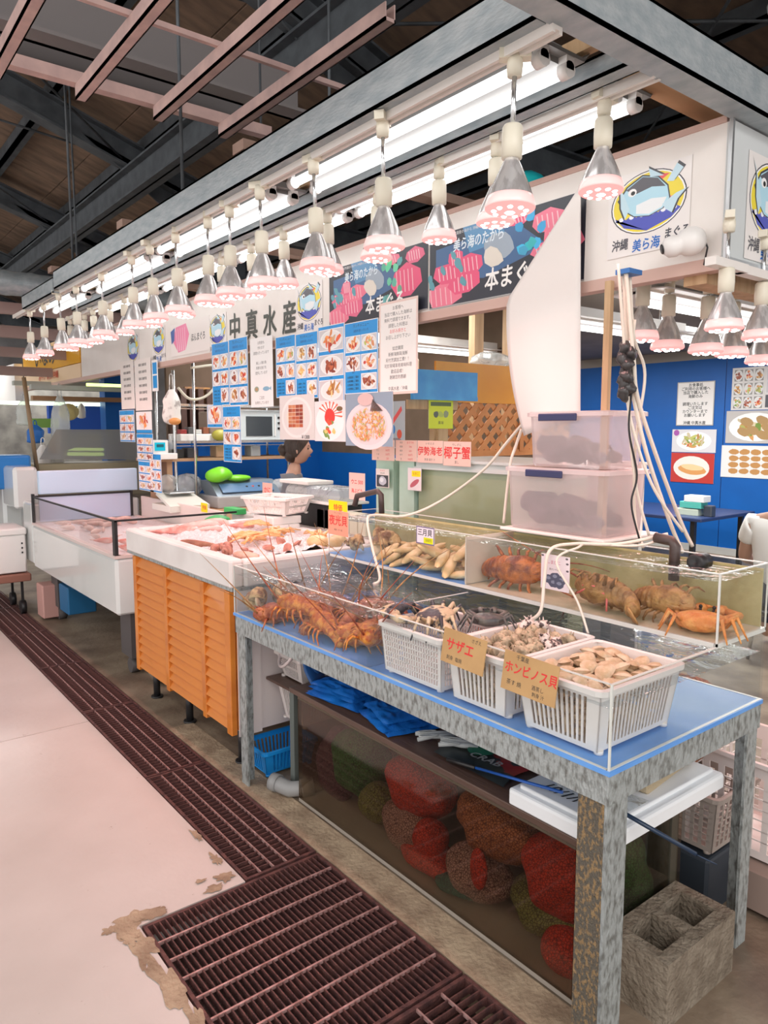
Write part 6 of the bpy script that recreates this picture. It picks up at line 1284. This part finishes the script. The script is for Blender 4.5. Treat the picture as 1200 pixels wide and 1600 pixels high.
# under the table -----------------------------------------------------------
NETR = [('red_net', (.72, .05, .025), (.24, .02, .015)), ('mauve_net', (.5, .32, .30), (.10, .05, .06)), ('green_net_sack', (.05, .24, .07), (.015, .06, .03)), ('orange_net', (.52, .20, .09), (.13, .04, .025)), ('purple_net', (.16, .07, .11), (.05, .03, .06)), ('olive_net', (.24, .28, .08), (.06, .07, .03)), ('teal_net', (.02, .14, .11), (.01, .05, .045))]
NM = {n: mat(n, b_, .7, 0, a, 110, kind='net', lo=.02, hi=.16, bump=1.0, bscale=45) for n, a, b_ in NETR}
sacks = [((1.72, 1.97, .28), (.11, .15, .11), 'red_net', 'red net sack high in the middle of the holding tank'), ((1.70, 2.19, .13), (.09, .08, .08), 'olive_net', 'small yellowish green net sack low in the holding tank'), ((1.74, 2.36, .24), (.12, .13, .15), 'green_net_sack', 'dark green net sack left of the red one in the holding tank'),
         ((1.70, 1.98, .12), (.10, .14, .10), 'mauve_net', 'mauve speckled net sack under the upper red one'), ((1.66, 1.85, .15), (.07, .06, .07), 'red_net', 'little red net bulge beside the mauve sack'), ((1.67, 1.86, .07), (.08, .13, .055), 'red_net', 'flat red net sack at the tank floor'),
         ((1.72, 1.56, .31), (.12, .17, .11), 'orange_net', 'large brown orange net sack near the top right of the holding tank'), ((1.69, 1.63, .12), (.10, .12, .09), 'mauve_net', 'mauve shell-filled sack below the brown orange one'), ((1.72, 1.30, .27), (.12, .13, .13), 'red_net', 'large bright red net sack next to the rusty leg'),
         ((1.605, 1.555, .20), (.02, .035, .07), 'red_net', 'bright red knot of netting between two sacks'), ((1.76, 1.36, .10), (.12, .16, .08), 'olive_net', 'dim olive sack below the large red one'), ((1.68, 1.70, .055), (.09, .10, .035), 'teal_net', 'teal net sack lying on the tank floor'), ((1.66, 1.24, .08), (.08, .08, .07), 'red_net', 'dark red sack at the bottom right corner of the holding tank'),
         ((1.72, 2.50, .18), (.10, .09, .16), 'purple_net', 'dark purple net sack at the left end of the holding tank'), ((1.95, 2.25, .16), (.12, .2, .14), 'orange_net', 'brown net sack hidden at the back left of the holding tank'), ((1.97, 1.75, .18), (.11, .2, .16), 'mauve_net', 'mauve net sack at the back middle of the holding tank'), ((1.97, 1.30, .18), (.10, .12, .16), 'green_net_sack', 'green net sack seen through the end glass of the tank')]
for p, r_, mt_, lb in sacks:
    m = MB(); m.ell((0, 0, 0), r_, None, 32, 22, .24, 11); o = m.build('net_sack', NM[mt_], label=lb, cat='sack'); o.location = p
# tarps
TARP = mat('blue_tarp', (.01, .17, .60), .36, 0, (.01, .11, .46), 6, bump=.5, bscale=14)
def tarp(label, cx, cy, w_, l_, z, yaw, h, seed):
    t = thing('folded_tarp', label, 'tarp', (0, 0, 0))
    for k in range(4):
        dx, dy, sc = .012*math.sin(k*2.3+seed), .014*math.cos(k*1.7+seed), 1-.05*k
        def f(u, v, k=k):
            x, y = (u*2-1), (v*2-1); ed = max(abs(x), abs(y))
            n1 = noise.noise(Vector((x*1.5+seed+k*5, y*1.5, 0))); n2 = 1-abs(noise.noise(Vector((x*3.2+seed, y*1.6+k*3, 2))))*2.4
            zz = h*.30*(1-ed**8)*(.8+.5*n1)+.010*n2*(1-ed**4)
            return Vector(((x*(1+.10*n1))*w_*sc+dx, (y*(1+.08*noise.noise(Vector((x*2, y*2+seed, k)))))*l_*sc+dy, max(-.004, zz)+h*.26*k))
        m = MB(); m.grid(f, 34, 34); m.build('fold', TARP, t)
    t.location = (cx, cy, z+.004); t.rotation_euler = (0, 0, yaw); return t
tarp('folded blue tarp on the plank top, left one', 1.715, 2.41, .125, .16, .498, .12, .05, 2); tarp('crumpled blue tarp on the plank top, right one', 1.72, 2.09, .125, .13, .498, -.25, .045, 9)
# clips
def clipf(label, x, y, yaw):
    t = thing('plastic_clip', label, 'clip', (0, 0, 0)); G = mat('grey_clip', (.50, .52, .52), .4)
    for sg in (1, -1):
        q = MB(); q.tube([(-.075, .006*sg, .016), (-.02, .014*sg, .017), (.01, .010*sg, .017), (.06, .026*sg, .015)], lambda u: .010-.002*u, 8); q.build('jaw', G, t)
        q = MB(); q.tube([(.02+.035*math.cos(a), sg*.018+.008*math.sin(a), .024) for a in [i*.7 for i in range(10)]], .003, 5); q.build('handle', G, t)
    t.location = (x, y, .50); t.rotation_euler = (0, 0, yaw)
clipf('grey plastic clip beside the blue tarps, left one', 1.69, 1.87, 2.6); clipf('grey plastic clip beside the blue tarps, right one', 1.71, 1.77, 2.2)
m = MB(); m.grid(lambda u, v: Vector((1.62+.34*u, 1.47+.32*v+.03*math.sin(u*5), .5+.004+.006*math.sin(u*14)*math.sin(v*11))), 12, 12); o = m.build('patterned_bag', mat('dark_print', (.04, .05, .05), .4, 0, (.42, .04, .04), 5, lo=.54, hi=.56), label='dark printed bag with a red patch lying on the planks', cat='bag')
q = PR((1.66, 1.70, .516), (.1, -1, 0), (-1, 0, 0)); q.tx('CRAB', .08, -.03, .05, (.35, .36, .36)); q.el(.02, -.09, .05, .06, (.02, .18, .10)); q.build('lettering', PRINT, o)
# long blue pole (gaff)
t = thing('blue_rod', 'thin blue and black rod lying over the planks past the near leg', 'rod', (1.6, 1.4, .55))
q = MB(); q.cyl((1.60, 1.70, .515), (1.60, 1.57, .535), .007); q.build('black_grip', BLACK, t)
q = MB(); q.cyl((1.60, 1.57, .535), (1.585, 1.22, .60), .0045); q.build('blue_shaft', mat('blue_shaft', (.02, .12, .5), .3), t)
q = MB(); q.cyl((1.60, 1.10, .62), (1.72, .90, .52), .006); q.cyl((1.72, .90, .52), (1.75, .86, .50), .002); q.build('tip', mat('dark_blue_tip', (.02, .04, .08), .3), t)
# foam lid with writing
t = thing('foam_slab', 'white foam box lid with black handwritten marks under the table corner', 'foam', (1.82, 1.2, .5))
LW2 = mat('lid_foam', (.86, .88, .90), .7)
q = MB(); q.cbox(1.56, 1.05, .50, 2.16, 1.40, .55, .01); q.cbox(1.585, 1.075, .55, 2.135, 1.375, .562, .004); q.build('lid', LW2, t)
q = PR((1.60, 1.36, .563), (0, -1, 0), (-1, 0, 0)); q.D = Vector((-1, 0, 0)); q.N = Vector((0, 0, 1)); q.tx('10/1ﾊﾟｲ', .12, -.04, .06, INK, .9, .3); q.build('lettering', PRINT, t)
m = MB(); m.cbox(0, 0, 0, .30, .17, .06, .008); o = m.build('tan_foam_block', mat('tan_foam', (.46, .37, .24), .8, bump=.2, bscale=100), label='tan foam block lying on the white lid', cat='block'); o.location = (1.82, 1.10, .564); o.rotation_euler = (0, 0, .12)
m = MB(); m.grid(lambda u, v: Vector((.13*u, .22*v, .003+.02*math.sin(u*4)*v)), 8, 8); o = m.build('plastic_sheet', BAG, label='clear plastic sheet beside the tan foam block', cat='sheet'); o.location = (1.66, 1.08, .564)
m = MB(); m.ell((2.12, 1.45, .60), (.12, .16, .10), None, 16, 10, .3, 8); m.build('blue_bag', mat('royal_blue_plastic', (.01, .10, .55), .3), label='shiny blue bag behind the foam lid', cat='bag')
# behind: net, crates at right
m = MB(); m.ell((2.42, 1.36, .56), (.13, .16, .15), None, 18, 12, .3, 12); m.build('net_heap', NM['orange_net'], label='heap of orange netting behind the back table leg', cat='net')
basket('crate', 'dull pinkish basket on the floor behind the foam lid', 2.22, 1.10, 2.50, 1.50, .22, .42, mat('dull_basket', (.42, .36, .32), .5), 'grid', .02, cat='basket', step=.03)
m = MB(); m.cbox(2.22, 1.12, 0, 2.5, 1.55, .20, .01); m.build('dark_crate', mat('navy_crate', (.035, .045, .06), .6), label='dark navy crate under the dull pinkish basket', cat='crate')
basket('crate', 'white slatted crate at the right edge behind the table leg', 2.42, .96, 2.75, 1.3, .16, .50, BASK, 'grid', .01, cat='crate', step=.05)
m = MB(); m.box(2.36, .9, .02, 2.9, 1.35, .15); m.build('low_plinth', mat('dull_pink_base', (.35, .26, .22), .7), label='pinkish base under the white slatted crate', cat='base')
m = MB(); m.box(2.05, 1.155, .16, 2.085, 1.19, .47); m.build('grey_post', mat('green_grey_post', (.13, .15, .14), .6), label='grey green post at the tank end behind the near leg', cat='post')
# concrete block
t = thing('concrete_block', 'hollow concrete block on the floor between the table legs', 'block', (1.86, 1.04, 0))
CB = mat('rough_concrete', (.30, .25, .19), .9, 0, (.18, .14, .10), 16, bump=.8, bscale=70)
q = MB()
for (a, b_, c, d) in ((1.70, .9905, 1.74, 1.0995), (1.86, .9905, 1.90, 1.0995), (2.02, .9905, 2.06, 1.0995), (1.70, .95, 2.06, .99), (1.70, 1.10, 2.06, 1.14)): q.box(a, b_, 0, c, d, .19)
q.build('block', CB, t)
# left: pipe, basket, crates below lobster tank
t = thing('pipe_bend', 'grey plastic pipe bend on the floor by the left table leg', 'pipe', (1.55, 2.66, .04))
q = MB(); q.tube([(1.53, 2.74, .05), (1.545, 2.69, .045), (1.56, 2.655, .04), (1.60, 2.62, .045), (1.64, 2.62, .06)], .034, 14, r1=.034); q.build('pipe', mat('grey_pvc', (.30, .30, .30), .4), t)
q = MB(); q.tube([(1.595, 2.62, .045), (1.645, 2.60, .05)], .040, 14); q.tube([(1.525, 2.75, .05), (1.54, 2.715, .048)], .039, 14); q.build('collar', mat('grey_pvc', (.30, .30, .30), .4), t)
basket('blue_basket', 'bright blue plastic basket on the floor behind the left table leg', 1.55, 2.86, 1.83, 3.06, .015, .13, mat('blue_plastic', (.01, .28, .75), .4), 'slot', .02, step=.02)
basket('crate', 'white round-cornered basket stacked between counter and table, lower one', 1.66, 2.72, 2.0, 2.93, .26, .44, BASK, 'slot', .03, cat='basket', step=.016)
basket('crate', 'white basket stacked between counter and table, upper one', 1.66, 2.72, 1.98, 2.94, .46, .58, BASK, 'two', .03, cat='basket', step=.016)
m = MB(); m.box(1.62, 2.68, .44, 2.02, 2.96, .452); m.build('brown_board', PLK, label='brown board between the two stacked white baskets', cat='board')
t = thing('round_colander', 'pale round mesh colander leaning above the stacked baskets', 'colander', (1.66, 2.80, .60))
q = MB(); M0 = T(1.66, 2.80, .63) @ rotm(0, -60, -20)
q.tube([M0 @ Vector((.10*math.cos(a), .10*math.sin(a), 0)) for a in [i*2*PI/24 for i in range(25)]], .008, 6); q.build('rim', mat('pink_white', (.80, .68, .66), .4), t)
q = MB()
for k in range(-5, 6):
    c = .018*k; h = math.sqrt(max(0, .0100-c*c))
    for sw in (0, 1):
        pts = [M0 @ Vector(((c, v*h, -.045*(1-(c*c+v*v*h*h)/.01)) if sw else (v*h, c, -.045*(1-(c*c+v*v*h*h)/.01)))) for v in (-1, -.6, -.2, .2, .6, 1)]; q.tube(pts, .0018, 4)
q.build('mesh', mat('pink_white', (.8, .68, .66), .4), t, kind='stuff')
m = MB(); m.ell((0, 0, 0), (.07, .10, .02), None, 16, 8, .1, 20); m.ell((-.01, .03, .02), (.04, .05, .012), None, 12, 8); o = m.build('blue_sandal', mat('dark_blue_rubber', (.02, .10, .30), .5), label='dark blue rubber item poking out left of the tarps', cat='rubber'); o.location = (1.66, 2.60, .56); o.rotation_euler = (.9, .4, .3)

# far table with tissue boxes -------------------------------------------
t = thing('dark_table', 'dark blue table against the far blue wall', 'table', (8.0, 4.6, 0))
q = MB(); q.cbox(7.4, 4.0, .62, 8.6, 6.6, .66, .01); q.build('table_top', mat('navy_top', (.03, .05, .14), .35), t)
for (x, y) in ((7.45, 4.1), (8.5, 4.1), (7.45, 6.5), (8.5, 6.5)): q = MB(); q.box(x, y, 0, x+.05, y+.05, .62); q.build('leg', BLACK, t)
for k, (z, c, lb) in enumerate(((.66, (.55, .62, .50), 'pale green box at the bottom of the far table pile'), (.74, (.10, .50, .42), 'teal tissue box in the middle of the pile'), (.81, (.80, .82, .82), 'white tissue box on top of the pile'))):
    m = MB(); m.cbox(7.6, 4.15-.03*k, z, 7.75, 4.42-.05*k, z+.07, .005); m.build('tissue_box', mat('tissue_%s' % 'abc'[k], c, .5), label=lb, cat='box')
m = MB(); m.cbox(7.62, 3.98+.03, .66, 7.72, 4.10, .78, .01); m.build('dark_jar', mat('dark_jar', (.06, .07, .09), .3), label='dark jar right of the tissue boxes on the far table', cat='jar')

# ---------------------------------------------------------------- people
SKIN = mat('skin', (.66, .38, .28), .5); SKIN2 = mat('tan_skin', (.5, .30, .22), .5); HAIR = mat('dark_hair', (.03, .018, .014), .45, c2=(.06, .035, .025), scale=30, stretch=(6, 6, 1))
def skin_mesh(nm, pts, edges, rad, m_, parent, sub=2, extra=None):
    me = bpy.data.meshes.new(nm); me.from_pydata([Vector(p) for p in pts], edges, []); o = bpy.data.objects.new(nm, me); SC.collection.objects.link(o)
    md = o.modifiers.new('k', 'SKIN'); md.use_smooth_shade = True
    for v, r in zip(me.skin_vertices[0].data, rad): v.radius = (r if isinstance(r, tuple) else (r, r))
    me.skin_vertices[0].data[0].use_root = True
    s_ = o.modifiers.new('s', 'SUBSURF'); s_.levels = sub; s_.render_levels = sub
    dg = bpy.context.evaluated_depsgraph_get(); ev = o.evaluated_get(dg).to_mesh()
    mb = MB(); mb.smooth = True; mb.add([v.co.copy() for v in ev.vertices], [tuple(p.vertices) for p in ev.polygons], True)
    bpy.data.objects.remove(o)
    if extra: mb.add(extra.v, extra.f, True)
    mb2 = mb.build(nm, m_); mb2.parent = parent; return mb2
def head_mb(c, s_=1.0):
    m = MB(); m.smooth = True; c = Vector(c)
    def f(u, v):
        th = PI*v; ph = 2*PI*u; x, y, z = math.sin(th)*math.cos(ph), math.sin(th)*math.sin(ph), math.cos(th)
        X = .095*x; Y = .073*y*(1-.12*max(0, -z)); Z = .118*z
        if x > 0:
            X -= .010*max(0, -z-.3)*x                       # jaw comes in
            X += .022*math.exp(-((z+.15)/.16)**2-(y/.13)**2)  # nose
            X += .007*math.exp(-((z+.48)/.09)**2-(y/.25)**2)  # lips
            X += .008*math.exp(-((z+.78)/.12)**2-(y/.25)**2)  # chin
            X -= .007*math.exp(-((z-.05)/.12)**2-((abs(y)-.38)/.18)**2)  # eye sockets
            X += .004*math.exp(-((z-.22)/.08)**2)              # brow
        return c+Vector((X, Y, Z))*s_
    m.grid(f, 36, 26)
    for sg in (1, -1): m.ell(c+Vector((-.008, .073*sg, -.01))*s_, (.017*s_, .008*s_, .028*s_), rotm(0, -12, 14*sg), 10, 8)
    return m
def person(label, loc, yaw, seated, shirt, hairl, name='person', skin=SKIN, lean=0, scale=1.0):
    t = thing(name, label, 'person', (0, 0, 0)); H = .46 if seated else .90
    pel = (0, 0, H); ch = (.02+lean, 0, H+.36); nk = (.03+lean, 0, H+.49); hb = (.045+lean*1.2, 0, H+.565)
    P = [pel, (.005, 0, H+.16), ch, nk, hb]; E_ = [(0, 1), (1, 2), (2, 3), (3, 4)]; rd = [(.14, .10), (.125, .09), (.155, .10), (.055, .055), (.05, .05)]
    def arm(sg):
        n = len(P); a = [(.015+lean, .165*sg, H+.42), (.09+lean, .225*sg, H+.17), (.29+lean, .15*sg, H+.12), (.37+lean, .13*sg, H+.115)]; P.extend(a); E_.extend([(2, n), (n, n+1), (n+1, n+2), (n+2, n+3)]); rd.extend([.058, .044, .030, .034])
        for k in range(5):
            m_ = len(P); an = (-.5+.22*k)*1.0; L = (.030, .040, .045, .042, .034)[k]*1.0
            b0 = Vector(a[3]); off = Vector((.035, (.022-.013*k)*-sg, 0)) if k else Vector((.005, -.034*sg*1, .004))
            P.extend([tuple(b0+off), tuple(b0+off+Vector((L*.7, 0, -.012))), tuple(b0+off+Vector((L, 0, -.034)))]); E_.extend([(n+3, m_), (m_, m_+1), (m_+1, m_+2)]); rd.extend([.010, .0085, .0075])
    def leg(sg):
        n = len(P)
        if seated: a = [(.03, .09*sg, H-.01), (.42, .12*sg, H+.02), (.42, .12*sg, .08), (.55, .13*sg, .035)]
        else: a = [(0, .09*sg, H-.07), (.02, .10*sg, .48), (-.01, .10*sg, .08), (.13, .11*sg, .035)]
        P.extend(a); E_.extend([(0, n), (n, n+1), (n+1, n+2), (n+2, n+3)]); rd.extend([.085, .06, .042, .035])
    arm(1); arm(-1); leg(1); leg(-1)
    hc = (hb[0]+.02, 0, hb[2]+.095)
    skin_mesh('body', P, E_, rd, skin, t, 2, head_mb(hc))
    # clothes: torso and sleeves as one slightly larger shell, trousers likewise
    S = [(0, 0, H-.03), (.005, 0, H+.16), (.02+lean, 0, H+.36), (.026+lean, 0, H+.455)]; Es = [(0, 1), (1, 2), (2, 3)]; rs = [(.165, .125), (.15, .115), (.175, .118), (.075, .07)]
    for sg in (1, -1): n = len(S); S += [(.015+lean, .17*sg, H+.42), (.06+lean, .205*sg, H+.27)]; Es += [(2, n), (n, n+1)]; rs += [.076, .066]
    skin_mesh('shirt', S, Es, rs, shirt, t)
    S = [(0, 0, H)]; Es = []; rs = [(.155, .12)]
    for sg in (1, -1):
        n = len(S); S += ([(.03, .09*sg, H-.01), (.42, .12*sg, H+.02), (.42, .12*sg, .12)] if seated else [(0, .09*sg, H-.07), (.02, .10*sg, .48), (-.01, .10*sg, .12)]); Es += [(0, n), (n, n+1), (n+1, n+2)]; rs += [.10, .078, .062]
    skin_mesh('trousers', S, Es, rs, mat('dark_trousers', (.04, .05, .08), .8), t)
    m = MB(); m.smooth = True
    def hf(u, v):
        th = PI*v*.70; ph = 2*PI*u; fr = max(0, math.cos(ph)); th *= (1-.50*fr)
        x, y, z = math.sin(th)*math.cos(ph), math.sin(th)*math.sin(ph), math.cos(th); n_ = 1+.03*noise.noise(Vector((x*4, y*4, z*4)))
        return Vector(hc)+Vector((-.008+.106*x, .083*y, .010+.124*z))*n_
    m.grid(hf, 32, 14)
    if hairl == 'tied': m.ell(Vector(hc)+Vector((-.115, 0, -.01)), (.045, .04, .05), None, 12, 8, .2, 20); m.ell(Vector(hc)+Vector((-.05, 0, -.05)), (.06, .07, .06), None, 12, 8)
    o = m.build('hair', HAIR); o.parent = t
    for sg in (1, -1):
        q = MB(); q.ell(Vector(hc)+Vector((.080, .029*sg, .002)), (.008, .012, .007), None, 10, 6); q.build('eye', BLACK).parent = t
        q = MB(); q.tube([Vector(hc)+Vector((.090, .016*sg, .026)), Vector(hc)+Vector((.086, .043*sg, .028))], .0022, 5); q.build('eyebrow', HAIR).parent = t
    q = MB(); q.ell(Vector(hc)+Vector((.094, 0, -.056)), (.006, .019, .005), None, 10, 6); q.build('mouth', mat('lips', (.50, .16, .14), .5)).parent = t
    t.location = loc; t.rotation_euler = (0, 0, yaw); t.scale = (scale,)*3; return t
person('person with tied dark hair and grey shirt working behind the counter', (2.78, 4.66, 0), math.radians(-38), False, mat('grey_shirt', (.20, .20, .22), .8), 'tied', scale=.935)
person('seated person in a white shirt seen from behind at the right edge', (5.16, 2.22, .02), math.radians(15), True, mat('white_shirt', (.82, .82, .80), .8), 'short', skin=SKIN2, scale=1.07)
t = thing('stool', 'dark stool under the seated person', 'stool', (5.16, 2.22, 0))
q = MB(); q.lathe([(0, .35), (.17, .35), (.18, .37), (.17, .385), (0, .385)], T(5.16, 2.22, 0)); q.build('seat', BLACK, t)
for k in range(4): q = MB(); a = k*PI/2+.4; q.cyl((5.16+.12*math.cos(a), 2.22+.12*math.sin(a), .35), (5.16+.16*math.cos(a), 2.22+.16*math.sin(a), 0), .012); q.build('leg', CHROME, t)
# cyan film above the sign
m = MB()
for k in range(3): m.ell((2.52+.09*k, 2.2-.08*k, 2.60), (.11, .09, .07), None, 14, 8, .5, 9)
m.build('cyan_film', mat('cyan_film', (.0, .30, .36), .25, c2=(.02, .5, .52), scale=9), label='crumpled cyan plastic film lying above the sign', cat='film')
m = MB(); m.box(2.4, 1.9, 2.57, 2.9, 2.9, 2.59); m.build('top_board', PINE, label='board above the sign carrying the cyan film', cat='board')

m = MB(); m.box(2.44, 1.56, .0, 2.46, 1.80, 1.48); m.build('pinkish_board', WHITEB, label='narrow pinkish white panel right behind the plastic boxes', cat='panel')
